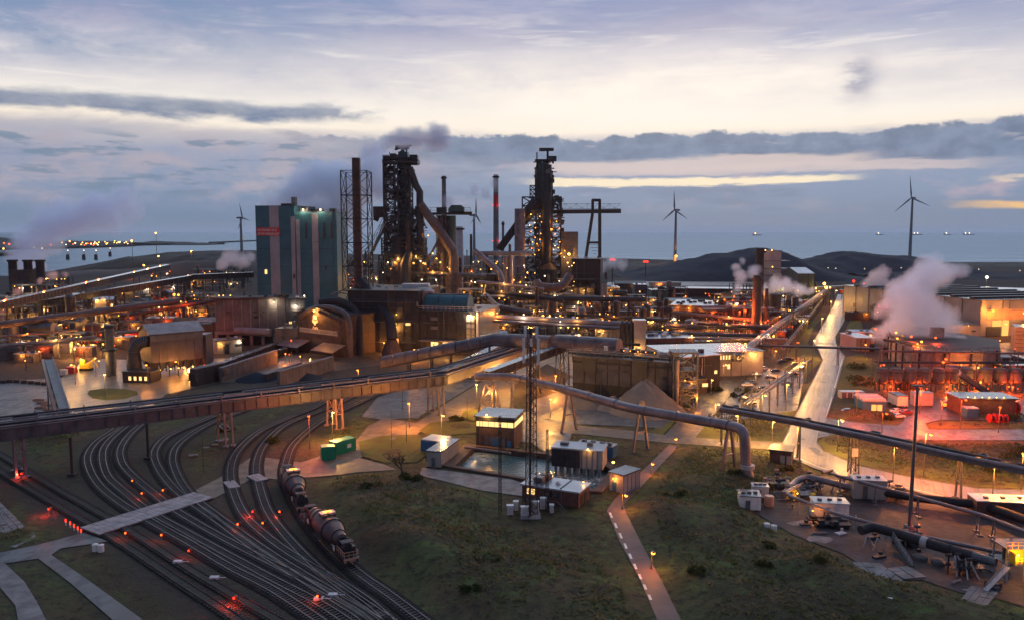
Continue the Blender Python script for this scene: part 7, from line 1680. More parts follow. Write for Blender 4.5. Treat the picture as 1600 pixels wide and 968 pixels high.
# curved bunker with steam
def curved():
    t = T('quench_bunker', 'curved row of concrete coke bunkers under the big steam cloud, rim glowing red', 'bunker', G(1440,575))
    pl = [G(1384,545), G(1392,562), G(1412,576), G(1446,585), G(1500,586), G(1560,584)]; pl = smooth_path(pl, 3.2)
    for i, (a, b) in enumerate(zip(pl, pl[1:])):
        d = dirv(a,b); m = M(); m.beam(a+Vector((0,0,5.2)), b+Vector((0,0,5.2)), 1.2, 10.4-.3*(i % 2)); P(m, 'wall_panel', 'concrete', t)
        if i % 3 == 0: m = M(); n = Vector((d.y,-d.x,0)); m.beam(Vector((a.x,a.y,5.2))+n*.9, Vector((a.x,a.y,5.2))+n*.9+d*.6, .6, 10.6); P(m, 'buttress', 'rust_dark', t)
    c = sum(pl, Vector((0,0,0)))/len(pl); V = [(p.x,p.y,9.2) for p in pl]+[(G(1560,560).x,G(1560,560).y,9.2),(G(1400,530).x,G(1400,530).y,9.2)]; m = M(); m.v = V; m.f = [tuple(range(len(V)))]; P(m, 'bunker_top', 'rust_dark', t)
    m = M(); rail_M(m, [p+Vector((0,0,10.6)) for p in pl], 1.1, 3, .1); P(m, 'handrail', 'steel_dark', t)
    for px, py, em, pw in ((1402,528,'em_orange',16000),(1368,513,'em_redorange',5000),(1400,519,'em_orange',3000),(1424,525,'em_redorange',9000),(1462,527,'em_redorange',9000),(1428,540,'em_redorange',7000),(1467,540,'em_red',9000),(1440,533,'em_orange',5000),(1478,560,'em_redorange',4000),(1474,565,'em_redorange',3000)):
        bulb(G(px,py,11.5), em, .6, t, pw*.45)
    m = M(); m.box(*(G(1402,545,0).xy), 0, 5, 5, 14); P(m, 'tower', 'container_orange', t)
    m = M(); q = G(1462,556); m.box(q.x, q.y, 0, 5, 4, 14); P(m, 'tower', 'rust', t)
    return t
curved()
# row of round bottomed silos on legs
k = 0
for px in [1377+22*i for i in range(7)]+[1538,1561,1584,1607]:
    c = G(px, 612); t = T('coal_silo', 'round stained silo on legs with red glow beneath', 'silo', c, 'row of stained silos behind the red yard')
    P(M().tube([(c.x,c.y,3.2),(c.x,c.y,4.3),(c.x,c.y,8.4),(c.x,c.y,9.2)], [1.2,2.35,2.35,1.8], 18), 'shell', 'concrete_dirty', t, smooth=True)
    P(M().tube([(c.x,c.y,7.6),(c.x,c.y,7.8)], 2.45, 18), 'ring', 'rust_dark', t)
    m = M()
    for a, b in ((-1.7,-1.7),(1.7,-1.7),(1.7,1.7),(-1.7,1.7)): m.beam((c.x+a,c.y+b,0),(c.x+a,c.y+b,5.5),.35)
    P(m, 'leg', 'rust_dark', t)
    if k % 2 == 0: bulb((c.x+2.6,c.y-1.5,2.4), 'em_redorange', .4, t, 6500)
    else: bulb((c.x,c.y-2.2,1.8), 'em_redorange', .26, t, 0)
    k += 1
t = rack('pipe_rack', 'dark platform deck running along the top of the silo row', G(1366,606), G(1620,606), 9.8, 3, .35, 5, 1, ('rust_dark','steel_dark'), step=11)
p = G(1467,612,12.2); bulb((p.x, p.y-3.5, 9.2), 'em_redorange', .75, t, 20000)
gallery('conveyor', 'slanting blue-grey conveyor between the two groups of silos', 'conveyor', G(1500,586,8), G(1545,618,1), 3, 1.6, 'steel_grey', (.3,), 'steel_dark')
lcolor = [('em_orange',(1502,553)),('em_orange',(1515,560)),('em_orange',(1545,562)),('em_orange',(1570,560))]
sheet('lit_yard', [(1480,556),(1600,548),(1660,575),(1560,578)], .03, 'gravel_path', flat=False)
for k, (px, py, w, h) in enumerate(((1500,560,30,2.5),(1560,556,26,2.2),(1600,566,24,2.6))): gallery('conveyor', 'low dark conveyor in the orange yard right of the steam', 'conveyor', G(px-25,py-10,h+1), G(px+40,py+10,h+1), 2.4, 1.4, 'steel_dark', (.3,.7), 'steel_dark')
# red yard: cabins, containers, vehicles, reels
B = Bld('portacabin', 'purple blue portacabin with ridged pale roofs and two glowing windows', 'cabin', (1348,643), (1384,644), 10, 3.6, 'container_blue', 'roof_pale'); B.row('window', 'win_orange', 'F', 2, B.L*.35, B.L*.85, .6, 2.6, .2, .1, 'container_grey')
for i in range(4): B.topbox('roof_ridge', 'white_paint', .5, .1+.26*i, B.L, .9, .7)
for i in range(4):
    p = G(1316+9*i, 621); t = T('container', 'grey box container in the row beside the road', 'container', p, 'row of grey containers beside the long road'); P(M().box(p.x,p.y,.1,2.1,3.2,2.4), 'body', 'container_grey', t); P(M().box(p.x,p.y,2.5,2.0,3.1,.12), 'roof', 'roof_pale', t); P(M().box(p.x,p.y-1.63,.3,1.6,.06,2.0), 'door', 'steel_grey', t)
B = Bld('shipping_container', 'pale container glowing orange under the yard flood lamp', 'container', (1428,633), (1458,633), 3, 4.2, 'container_grey', 'roof_pale', corr=True, over=0)
B = Bld('truck_box', 'white box truck body standing left of the glowing container', 'truck', (1402,637), (1418,637), 7, 3.2, 'white_paint', 'roof_wet', z=.8, over=.05); 
for v in (.15,.8):
    for u in (-.02,1.02): c_ = B.at(u,v,-.3); P(M().tube([(c_.x-.2,c_.y,.5),(c_.x+.2,c_.y,.5)], .5, 12), 'wheel', 'rubber', B.t)
B = Bld('workshop', 'long brown workshop with a strip of lamps under its roof in the red yard', 'building', (1500,646), (1586,647), 9, 5.2, 'brick_brown', 'roof_wet', over=.8)
for i in range(6): bulb(B.at(.1+.13*i,-.10,5.9), 'em_amber', .22, B.t, 500 if i % 2 else 0)
B.rect('door', 'pale_wall', 'F', .6, 1.6, 0, 3, .12)
B = Bld('shipping_container', 'violet blue container in front of the long workshop', 'container', (1511,652), (1529,652), 3.2, 2.9, 'container_blue', 'container_grey', corr=True, over=0)
for i, (px, py, r_) in enumerate(((1565,643,1.3),(1577,645,1.9),(1586,645,1.9),(1549,659,1.4),(1561,660,1.4),(1568,660,1.4),(1556,660,1.4))):
    if i in (6,): continue
    p = G(px, py); t = T('cable_reel', 'big red cable reel standing on edge in the red yard', 'cable reel', p, 'red cable reels'); 
    for s_ in (-.7,.7): P(M().tube([(p.x+s_-.08,p.y,r_),(p.x+s_+.08,p.y,r_)], r_, 18), 'flange', 'red_paint', t)
    P(M().tube([(p.x-.65,p.y,r_),(p.x+.65,p.y,r_)], r_*.55, 14), 'drum', 'steel_dark', t)
for px, py in ((1483,633),(1475,634),(1490,632)): p = G(px, py); t = T('cabinet', 'small grey cage box between container and workshop', 'box', p, 'grey cage boxes in the red yard'); P(M().box(p.x,p.y,.1,1.6,1.4,1.7), 'body', 'steel_grey', t); P(M().box(p.x,p.y,1.8,1.8,1.6,.1), 'lid', 'container_grey', t)
# cars
for px, py, rz, c_, lb in ((1133,583,-1.2,'car_white','white car driving up the plant road'),(1151,574,.9,'car_blue','light blue car at the far end of the plant road'),(1193,577,.1,'car_white','white parked car beside the small tree bed'),
    (1182,586,0,'car_white','white car nearest the left edge of the car park'),(1168,603,.1,'car_white','white car in the pair parked by the hedge'),(1174,599,.1,'car_blue','grey blue car in the pair parked by the hedge'),(1221,566,.2,'car_dark','dark car parked below the pipe rack crossing'),(1232,562,.1,'car_dark','dark car right of the rack crossing'),(1240,586,0,'car_dark','dark car on the right side of the car park'),
    (1212,581,.1,'car_dark','dark car under the diagonal rack, upper row'),(1203,592,.1,'car_dark','dark car under the diagonal rack, second row'),(1194,608,.1,'car_dark','dark car under the diagonal rack, third row'),(1162,624,.1,'car_dark','black car parked at the left of the lower row'),(1172,632,.1,'car_dark','black car parked near the scrap cage'),(1230,600,.1,'car_blue','grey car parked alone in the second row'),
    (1325,644,0,'car_dark','black car parked on the red lit yard corner'),(1401,644,.3,'car_white','white car beside the portacabin in the red yard'),(1416,646,.2,'car_red','dark red car in front of the white truck'),(1403,652,.2,'car_white','car glowing orange nearest the grass edge')):
    car(px, py, rz, c_, lb)
# scrap cage beside the big pipe
random.seed(31)
p0 = G(1135,662); t = T('scrap_cage', 'black open cage full of valves and scrap left of the pipe bend', 'cage', p0); m = M()
for i in range(40): m.box(p0.x+random.uniform(-4,4), p0.y+random.uniform(-3,4), random.uniform(0,1.6), random.uniform(.4,1.3), random.uniform(.4,1.2), random.uniform(.3,1.1), random.random())
P(m, 'scrap', 'steel_grey', t, kind='stuff'); m = M(); q = [p0+Vector((a,b,0)) for a,b in ((-4.6,-3.4),(4.6,-3.4),(4.6,4.4),(-4.6,4.4),(-4.6,-3.4))]; rail_M(m, q, 2.2, .8, .12); P(m, 'cage_frame', 'steel_dark', t)
# ================================================================ tall grey lamp mast, right
p = G(1421,826); t = T('mast', 'tall plain grey mast with small red lamp at its foot in the pump yard', 'mast', p); P(M().tube([p, (p.x+.2,p.y,29.5)], [.42,.24], 12), 'pole', 'steel_grey', t, smooth=True); P(M().box(p.x,p.y,0,1.6,1.6,.8), 'foundation', 'concrete', t); P(M().box(p.x+.2,p.y,29.3,2.4,.5,.35), 'head', 'steel_grey', t); bulb((p.x+1.4,p.y-1,1.4), 'em_redorange', .2, t, 250)
# ================================================================ pump yard
Zv = lambda z: Vector((0,0,z))
t = pipe('pipeline', 'slim pale pipe running the length of the pump yard to the right edge', 'pipeline', [G(1285,738,4.2), G(1303,733,4.2)+Zv(0), G(1306,742,4.2), G(1420,772,4.0), G(1538,805,4.0), G(1640,845,4.0)], .38, 'pipe_mauve', 9, 12)
for px, py in ((1305,775),(1423,808),(1534,830),(1556,842),(1360,790)): 
    g_ = G(px,py); 
    best = min((a.lerp(b,f/30) for a, b in zip([G(1306,742,4.2),G(1420,772,4.0),G(1538,805,4.0)],[G(1420,772,4.0),G(1538,805,4.0),G(1640,845,4.0)]) for f in range(31)), key=lambda q: (Vector((q.x,q.y,0))-g_).length); legs(t, (best.x,best.y), best.z-.3, .8, 2.6, .1, 'pipe_mauve', (1,-.3,0))
t = pipe('pipeline', 'fat brown rusty pipe curving behind the pump yard to the right edge', 'pipeline', [G(1360,765,1.6), G(1440,778,1.8), G(1530,787,2.0), G(1580,803,2.2), G(1640,826,2.4)], .95, 'rust_dark', 14, 14)
t = pipe('pipeline', 'fat pale grey pipe with curved end at the top of the pump yard', 'pipeline', [G(1225,772,1.4), G(1245,750,2.2), G(1262,744,2.4), G(1310,756,2.0), G(1345,765,1.6)], .75, 'pipe_mauve', 6, 14)
t = pipe('pipeline', 'mottled mauve pipe crossing the pump yard along its middle', 'pipeline', [G(1250,757,3.4), G(1228,768,3.4), G(1236,775,3.4), G(1300,800,3.2), G(1420,833,3.2), G(1590,868,3.2)], .36, 'pipe_mauve', 5, 12)
for f in range(7): q = G(1236,775,3.4).lerp(G(1590,868,3.2), (f+.3)/7); P(M().beam((q.x,q.y,0),(q.x,q.y,3),.22), 'support_leg', 'steel_pale', t)
t = pipe('pipeline', 'fat black pipe with scooped open end on splayed white legs', 'pipeline', [G(1345,828,2.6), G(1362,822,2.9), G(1400,832,3.0), G(1450,848,3.0), G(1520,868,3.0)], .92, 'rust_dark', 7, 16)
for px, py in ((1360,856),(1376,860)): 
    q = G(px-2, py, 0); [P(M().beam((q.x+e_,q.y,0),(q.x,q.y+1,2.2),.18), 'support_leg', 'steel_pale', t) for e_ in (-1.2,1.2)]
for px, py in ((1495,900),(1512,905)): q = G(px, py, 0); [P(M().beam((q.x+e_,q.y,0),(q.x+.6+e_*.2,q.y+2,3),.24), 'support_leg', 'steel_pale', t) for e_ in (0,2)]
P(M().tube([G(1440,845,3.0), G(1450,848,3.0)], 1.05, 16), 'sleeve', 'steel_pale', t); P(M().tube([G(1520,868,3.0), G(1556,878,3.0)], [.9,.75], 14), 'end_piece', 'steel_grey', t)
def valve_group(px, py, label, n=8, mts=('steel_grey','steel_dark','container_orange','pipe_mauve'), s=1.0):
    p = G(px, py); t = T('valve_group', label, 'valves', p); 
    for i in range(n):
        x = p.x+random.uniform(-3.2,3.2)*s; y = p.y+random.uniform(-2.5,2.5)*s; h = random.uniform(1.0,3.6)
        P(M().cyl(x,y,0,h,.14,.14,8).cyl(x,y,h*.45,h*.45+.5,.45,.45,10).tube([(x-.5,y,h),(x+.5,y,h)],.3,10), 'valve', random.choice(mts), t)
    m = M()
    for i in range(5): a = (p.x+random.uniform(-3.5,3.5)*s, p.y+random.uniform(-2.5,2.5)*s, random.uniform(.5,2.5)); m.tube([a, (a[0]+random.uniform(-3,3),a[1]+random.uniform(-1,1),a[2]), (a[0]+random.uniform(-3,3),a[1],.1)], .16, 7)
    P(m, 'pipework', 'pipe_mauve', t, smooth=True); m = M(); m.box(p.x,p.y,1.2,6*s,3.2*s,.12); rail_M(m, [(p.x-3*s,p.y-1.6*s,1.3),(p.x+3*s,p.y-1.6*s,1.3),(p.x+3*s,p.y+1.6*s,1.3)], 1.0, 1.2, .05); P(m, 'platform', 'steel_grey', t)
    return t
valve_group(1215,760, 'cluster of grey valves behind the white cabins at the pipe foot', 10); valve_group(1262,765, 'jumble of brown valves with a yellow lamp in the pump yard', 14, ('rust','steel_grey','steel_dark')); bulb(G(1246,770,2.6), 'em_amber', .22, ALL[-1], 500)
valve_group(1248,778, 'yellow railed valve platform beside the orange tank', 8, ('yellow_paint','steel_grey')); valve_group(1330,768, 'valves behind the cream block building', 8); valve_group(1390,775, 'low valves and fittings right of the cream block', 7); valve_group(1420,850, 'railed valve stand at the foot of the tall mast', 8, s=.8); valve_group(1505,893, 'dark framed valve pit under the end of the black pipe', 8, ('rust_dark','steel_dark'))
def cab(px, py, w, d, h, mt, label, rf='roof_pale', z=0.2, rz=-.15):
    p = G(px, py); t = T('cabin', label, 'cabin', p); P(M().box(p.x,p.y,z,w,d,h,rz), 'wall', mt, t); P(M().box(p.x,p.y,z+h,w+.3,d+.3,.2,rz), 'roof', rf, t); P(M().box(p.x-w*.2,p.y-d/2-.02,z+.1,1.0,.1,h*.7,rz), 'door', 'steel_grey', t)
    for i in range(3): P(M().box(p.x-w*.3+w*.3*i,p.y,z+h+.2,.8,.8,.35,rz), 'roof_vent', 'steel_grey', t)
    return t
cab(1170,792,4.4,4.4,2.9,'white_paint','white boxy cabin at the left end of the pump yard','roof_wet'); cab(1187,775,3.4,3,2.4,'container_grey','smaller grey white cabin behind the white boxy one')
cab(1355,776,7.0,4.0,4.2,'pale_wall','cream block building with stacked brown gear on its roof'); cab(1295,806,7.0,4,3.2,'white_paint','white panelled pump house with orange lamp at its corner'); bulb(G(1270,797,2.6), 'em_orange', .22, ALL[-1], 600)
cab(1565,803,12,5,3.2,'brick_red','brick hut with pale roof and two vents at the right edge', 'roof_pale'); cab(1230,745,.1,.1,.1,'steel_grey','tiny grey plinth by the valve cluster') if False else None
p = G(1201,790); O(M().cyl(p.x,p.y,.1,2.2,1.0,None,16).cyl(p.x,p.y,2.2,2.4,1.1,.9,16), 'tank', 'container_orange', 'orange upright tank among the pump yard pipes', 'tank', smooth=True)
for i, (px, py) in enumerate(((1278,815),(1290,822),(1300,816),(1312,824))): p = G(px, py); t = T('flat_trailer', 'dark low trailer in front of the white pump house', 'trailer', p, 'dark low trailers in the pump yard'); P(M().box(p.x,p.y,.6,4.2,1.8,.3).box(p.x-1,p.y,.9,1.2,1.2,.6), 'deck', 'steel_dark', t); P(M().tube([(p.x-1.2,p.y-.9,.4),(p.x-1.2,p.y+.9,.4)],.4,10).tube([(p.x+1.2,p.y-.9,.4),(p.x+1.2,p.y+.9,.4)],.4,10), 'wheel', 'rubber', t)
for px, py in ((1438,872),(1466,879)): p = G(px,py); O(M().cyl(p.x,p.y,0,.55,1.25,1.3,16).cyl(p.x,p.y,.55,.7,1.35,1.1,16), 'well_cover', 'gravel_pile', 'round well cover on the pale plinth in the pump yard', 'cover', 'round well covers', smooth=True)
t = T('steps', 'long dark ladder stair leaning down from the black pipe', 'stairs', G(1420,880)); P(M().beam(G(1395,838,2.6), G(1425,884,.3), .9, .2), 'stair_flight', 'steel_dark', t); m = M(); rail_M(m, [G(1395,838,2.7), G(1425,884,.3)], 1.0, 1.2, .05); P(m, 'handrail', 'steel_pale', t)
random.seed(52)
for i in range(34):
    px = random.uniform(1225, 1590); py = 752+(px-1225)*.33+random.uniform(8, 75); p = G(px, min(py, 935)); k = random.random(); t = None
    if k < .35: O(M().box(p.x,p.y,.05,random.uniform(.8,2.6),random.uniform(.6,1.4),random.uniform(.2,.9),random.random()).box(p.x+.3,p.y+.2,.6,random.uniform(.3,.8),.5,.5), 'crate', random.choice(['steel_dark','steel_grey','rust','slab_concrete','container_grey']), 'small crate or plinth standing loose in the pump yard', 'crate', 'loose crates of the pump yard')
    elif k < .6: a = random.uniform(0,PI); L_ = random.uniform(2,6); O(M().tube([(p.x,p.y,.3),(p.x+L_*math.cos(a),p.y+L_*.5*math.sin(a),.3)], random.uniform(.12,.35), 8).box(p.x,p.y,.05,.5,.5,.2), 'spare_pipe', random.choice(['rust','pipe_mauve','steel_dark']), 'spare pipe length lying on the pump yard ground', 'pipe', 'spare pipes on the pump yard')
    elif k < .8: O(M().cyl(p.x,p.y,0,random.uniform(.8,1.6),.12,.12,6).cyl(p.x,p.y,.7,.95,.35,.35,10), 'valve', random.choice(['container_orange','steel_grey','white_paint']), 'single hand valve on a stub in the pump yard', 'valve', 'stub valves of the pump yard')
    else: 
        m = M(); m.v = [(p.x+math.cos(a*PI/6)*random.uniform(1,3.2), p.y+math.sin(a*PI/6)*random.uniform(.8,2.6), .045+.0006*i) for a in range(12)]; m.f = [tuple(range(12))]; O(m, 'concrete_patch', 'slab_concrete', kind='structure')
# yellow lit valve house at the right edge
p = G(1588,900); t = T('valve_house', 'yellow lit steel valve frame at the right edge with outside stairs', 'steel frame', p)
m = M()
for a in (-3,0,3): 
    for b in (-2,2): m.beam((p.x+a,p.y+b,0),(p.x+a,p.y+b,6.5),.25)
P(m, 'steel_frame', 'steel_pale', t); P(M().box(p.x,p.y,3.0,7,4.6,.2).box(p.x,p.y,5.8,7,4.6,.2), 'platform', 'steel_grey', t)
P(M().box(p.x,p.y-.6,3.2,4.8,.3,2.2).box(p.x-2,p.y-1.6,3.2,.3,2.4,1.8), 'screen_panel', 'yellow_paint', t); m = M(); rail_M(m, [(p.x-3.5,p.y-2.3,3.2),(p.x+3.5,p.y-2.3,3.2)], 1.1, .7, .07); rail_M(m, [(p.x-3.5,p.y-2.3,6),(p.x+3.5,p.y-2.3,6)], 1.1, .9, .07); P(m, 'handrail', 'yellow_paint', t)
m = M(); m.beam((p.x-3.5,p.y-3,3),(p.x-9,p.y-6,.2),.8,.2); rail_M(m, [(p.x-3.5,p.y-3,3.1),(p.x-9,p.y-6,.3)], 1.0, 1.4, .06); P(m, 'stair_flight', 'steel_pale', t)
for i in range(6): P(M().cyl(p.x-2+i*.9,p.y+.6,3.2,4.6,.3,None,10).ball((p.x-2+i*.9,p.y+.6,4.8),.4,8), 'valve', 'steel_grey', t)
bulb((p.x-1.5,p.y-2.4,4.9), 'em_amber', .28, t, 1500); bulb((p.x-2.4,p.y-2.2,6.8), 'em_redorange', .2, t, 150)
# concrete slab paths: every slab a piece
def slabs(label, quads, nu, nv, par=None):
    q = [G(x,y) for x,y in quads]; r_ = bpy.data.objects.new('slab_path', M().add([(a.x,a.y,.05) for a in q], [(0,1,2,3)]).mesh('slab_path','ash_ground')); COL.objects.link(r_); r_['kind'] = 'structure'
    for i in range(nu):
        for j in range(nv):
            f = lambda u, v: (q[0]*(1-u)+q[1]*u)*(1-v)+(q[3]*(1-u)+q[2]*u)*v
            e = .04; sh = .5/nu*(j % 2); u0 = max(0, (i+e)/nu-sh*0); u1 = (i+1-e)/nu; v0 = (j+e)/nv; v1 = (j+1-e)/nv
            if random.random() < .03: continue
            c4 = [f(u0,v0), f(u1,v0), f(u1,v1), f(u0,v1)]; z = .14+.06*random.random(); m = M(); m.prism([(c.x,c.y) for c in c4], .02, z)
            o = bpy.data.objects.new('paving_slab', m.mesh('paving_slab','slab_concrete')); COL.objects.link(o); o.parent = r_
random.seed(8)
slabs('', [(1316,935),(1352,944),(1412,908),(1375,880)], 3, 8); slabs('', [(1375,880),(1330,878),(1345,892),(1388,898)], 3, 2); slabs('', [(1385,888),(1412,905),(1448,902),(1420,884)], 3, 2)
slabs('', [(1472,975),(1520,975),(1560,925),(1518,915)], 4, 8); slabs('', [(1336,948),(1380,962),(1376,970),(1332,956)], 6, 1); slabs('', [(1432,958),(1470,968),(1466,975),(1428,965)], 4, 1)
slabs('', [(-30,800),(-8,848),(52,836),(-2,782)], 10, 5); slabs('', [(-8,848),(24,856),(56,838),(52,830)], 4, 4)
t = T('skip', 'dark sunken skip with a white panel lying in the grass at lower right', 'skip', G(1395,945)); a = G(1362,935); b = G(1430,955); d = dirv(a,b); P(M().beam(a+Zv(.6), b+Zv(.6), 2.6, 1.2), 'body', 'steel_dark', t); P(M().beam(a.lerp(b,.3)+Zv(1.25), a.lerp(b,.5)+Zv(1.25), 1.2, .15), 'panel', 'white_paint', t); P(M().beam(a+Zv(1.25)+Vector((0,2,0)), b+Zv(1.25)+Vector((0,2,0)), .8, .1), 'lid', 'steel_grey', t)
# ================================================================ lamp posts
random.seed(4)
for px, py, h, em, pw, lb in ((293*0+1018,888,3.6,'em_orange',1500,'orange lamp alone in the grass right of the lower footpath'),(972,795,3.4,'em_orange',1500,'orange lamp at the bend of the footpath'),(1018,740,3.2,'em_orange',1300,'orange lamp half way up the footpath'),(1058,700,3.0,'em_orange',900,'small lamp where the footpath meets the service road'),
    (484,700,9.5,'em_redorange',9500,'red-orange street lamp left of the green containers beside the tracks'),(520,690,9,'em_amber',6000,'street lamp behind the green containers'),(690,690,8,'em_amber',2200,'street lamp on the grass island of the access road'),(640,668,8,'em_orange',6000,'street lamp at the edge of the wet yard'),(745,640,9,'em_amber',7500,'street lamp near the tower of the pale pipe'),(800,610,9,'em_amber',6500,'street lamp behind the pale pipe beside the access road'),(860,655,7,'em_amber',5500,'lamp at the left end of the service road'),
    (165,622,9,'em_amber',3500,'street lamp on the oval traffic island'),(118,600,8,'em_amber',5000,'yellow lamp by the steep conveyor frame'),(150,588,8,'em_amber',3500,'yellow lamp beside the curved yard road'),(182,575,9,'em_amber',2500,'lamp in front of the grey stack'),(232,600,8,'em_orange',3500,'lamp beside the low brown switch house'),(280,590,7,'em_orange',5000,'lamp on the yard road below the filter house'),
    (1152,690,8,'em_amber',5500,'street lamp in the verge below the pipe bend'),(1117,670,8,'em_amber',5500,'street lamp where the plant road meets the service road'),(1190,660,8,'em_amber',4500,'lamp between the rack legs and the grass'),(1206,700,8,'em_amber',7500,'lamp at the mouth of the curving road'),(1228,640,9,'em_amber',5500,'street lamp on the left verge of the long road, middle'),(1250,600,9,'em_amber',6000,'street lamp on the left verge of the long road, upper'),(1270,560,9,'em_amber',6000,'street lamp by the kink of the long road'),(1283,520,9,'em_amber',7000,'street lamp where the long road bends away'),(1298,490,9,'em_amber',7000,'far street lamp on the long road'),(1305,470,9,'em_amber',6000,'farthest street lamp on the long road'),
    (1308,705,9,'em_amber',6500,'street lamp on the inside of the big road curve'),(1245,712,8,'em_amber',6500,'street lamp beside the brick hut at the road curve'),(1395,752,9,'em_orange',5500,'street lamp on the lower verge of the curve'),(1443,745,11,'em_orange',6500,'tall pale pole lamp on the green verge'),(1550,790,9,'em_orange',6500,'street lamp near the right end of the curve'),(1595,765,9,'em_orange',6500,'street lamp at the right edge of the road'),
    (1338,650,8,'em_redorange',6000,'red-orange lamp by the portacabin yard'),(1378,675,6,'em_redorange',4000,'lamp in the red lit verge'),(1437,645,8,'em_redorange',15000,'strong red flood lamp over the wet red yard'),(1470,665,8,'em_redorange',9000,'red lamp on the side road verge'),(1500,668,9,'em_redorange',6000,'red lamp left of the long workshop'),(1560,675,8,'em_redorange',6000,'red lamp on the side road near the reels'),(1375,600,8,'em_redorange',4500,'red lamp left of the silo row'),
    (1165,558,7,'em_amber',5500,'amber lamp beside the tan hall end'),(1205,545,7,'em_orange',5500,'orange lamp at the rack crossing'),(1210,575,8,'em_orange',4500,'orange lamp over the car park top row'),(1180,610,7,'em_amber',4000,'lamp on the hedge of the car park'),(1243,560,8,'em_redorange',4000,'orange-red lamp right of the rack crossing'),(1130,600,8,'em_amber',3500,'lamp post beside the windowless block corner'),
    (868,610,6,'em_orange',5000,'orange lamp between mast and gravel yard'),(840,590,7,'em_orange',5500,'orange lamp behind the radio mast'),(905,575,9,'em_amber',6500,'amber lamp under the end of the covered conveyor'),(560,600,6,'em_orange',4000,'lamp on the road under the pipe bridge'),(700,560,6,'em_amber',3500,'lamp behind the rising covered conveyor'),(650,565,6,'em_orange',3500,'orange lamp below the rising covered conveyor'),(1352,560,7,'em_orange',3500,'lamp beside the orange-sided block'),(1480,545,9,'em_orange',16000,'orange lamp in the yard before the salmon annex'),(1560,560,9,'em_orange',22000,'orange lamp in the orange yard'),(1610,570,9,'em_orange',16000,'orange lamp at the right end of the orange yard')):
    if 1215 < px < 1310 and py < 720: pw *= 2.4
    elif 480 < px < 870 and py < 700: pw *= 3.0
    elif px > 1320: pw *= 3.0 if py > 735 else 1.9
    elif 1100 < px < 1215: pw *= 1.7
    lamp(px, py, h, em, pw, lb, rz=random.choice([0,.5,-.5]) if px != 484 else .2)
for i, (px, py, h) in enumerate(((1293,440,16),(1305,441,16),(1350,442,16),(1407,440,16),(1467,440,16),(1528,443,16),(1592,446,16))): lamp(px, py, h, 'em_white', 0, 'distant white mast lamp before the dune on the right', 'top', group='white mast lamps before the dunes')
t = T('flood_lamp', 'dazzling white flood lamp beyond the big right hall', 'lamp', D(1542,433,760)); t.location.z = 0; bulb(D(1542,433,760), 'em_white', 1.8, t, 9000); P(M().cyl(t.location.x, t.location.y, 0, 16, .3, .2, 6), 'pole', 'steel_dark', t)
for px, py, em, r_ in ((1288,443,'em_amber',1.5),(1291,449,'em_amber',1.5),(1297,449,'em_amber',.8),(1334,439,'em_red',1.3),(1350,443,'em_red',.9),(1341,453,'em_red',.9),(1358,448,'em_redorange',1.1),(1353,454,'em_redorange',1.1),(1358,468,'em_red',1.0),(1223,452,'em_green',.9),(1247,454,'em_amber',.8),(1275,450,'em_amber',.8),(1184,456,'em_amber',.7)):
    p = D(px, py, 640); t = T('flood_lamp', {'em_amber':'amber','em_red':'red','em_redorange':'red orange','em_green':'greenish'}[em]+' flood lamp on a pole in the far right works', 'lamp', (p.x,p.y,0), 'flood lamps of the far right works'); P(M().cyl(p.x,p.y,0,p.z,.25,.2,6), 'pole', 'steel_dark', t); bulb(p, em, r_, t, 6000)
B = Bld('hopper_house', 'small tower hopper glowing orange in the far right works', 'tower', V2(D(1352,450,600)), V2(D(1368,450,600)), 12, 18, 'rust', 'rust_dark'); bulb(B.at(.5,-.2,12), 'em_redorange', 1.0, B.t, 14000)
gallery('conveyor', 'pale level conveyor roof across the end of the long road', 'conveyor', D(1312,457,600), D(1352,462,590), 3, 2.2, 'red_paint', (.2,.8), 'steel_dark')
gallery('conveyor', 'low far conveyor in front of the dark dune', 'conveyor', D(1270,452,700), D(1330,450,710), 3, 2, 'steel_grey', (.2,.5,.8), 'steel_dark')
# tall lamp poles left
for i, (px, py, tp) in enumerate(((208,420,376),(246,418,364),(300,425,392),(249,430,400),(226,436,414),(380,405,372))):
    p = G(px, py); zt = 60-(tp-361.5)*p.y/FP; h_ = max(6, zt); t = T('lamp_tower', 'tall thin lamp tower with one amber lamp in the left works', 'lamp tower', p, 'tall lamp towers at left'); P(M().tube([p,(p.x,p.y,h_)], [.5,.35], 6), 'pole', 'steel_grey', t); bulb((p.x,p.y-.5,h_), 'em_amber', 2.0 if i < 2 else 1.1, t, 9000); P(M().box(p.x,p.y,h_-.6,5,2,.5), 'lamp_head', 'steel_grey', t)
# scattered lamps of the far left works and the harbour
random.seed(15)
for i in range(46):
    px = random.uniform(190, 400); py = random.uniform(413, 432); p = G(px, py+6); p.z = 60-(py-361.5)*p.y/FP
    t = T('work_lamp', 'small glowing lamp on a pole in the far left stockyards', 'lamp', (p.x,p.y,0), 'small lamps of the left stockyards'); P(M().cyl(p.x,p.y,0,p.z,.2,.15,5), 'pole', 'steel_dark', t); bulb(p, random.choice(['em_orange','em_amber','em_white','em_redorange','em_orange']), random.uniform(.5,1.0), t, 5000 if i % 3 == 0 else 0)
for i in range(44):
    px = random.uniform(90, 200) if i < 34 else random.uniform(0,100); py = random.uniform(376.5, 383) if i < 34 else random.uniform(378,398); p = D(px, py, 3100 if i < 34 else 2500)
    t = T('harbour_lamp', 'tiny lamp on the far harbour shore', 'lamp', (p.x,p.y,0), 'tiny lamps on the far harbour shore'); P(M().cyl(p.x,p.y,-2,p.z,.6,.4,5), 'pole', 'steel_dark', t); bulb(p, random.choice(['em_amber','em_white','em_amber','em_redorange']), random.uniform(2.0,3.4), t, 0)
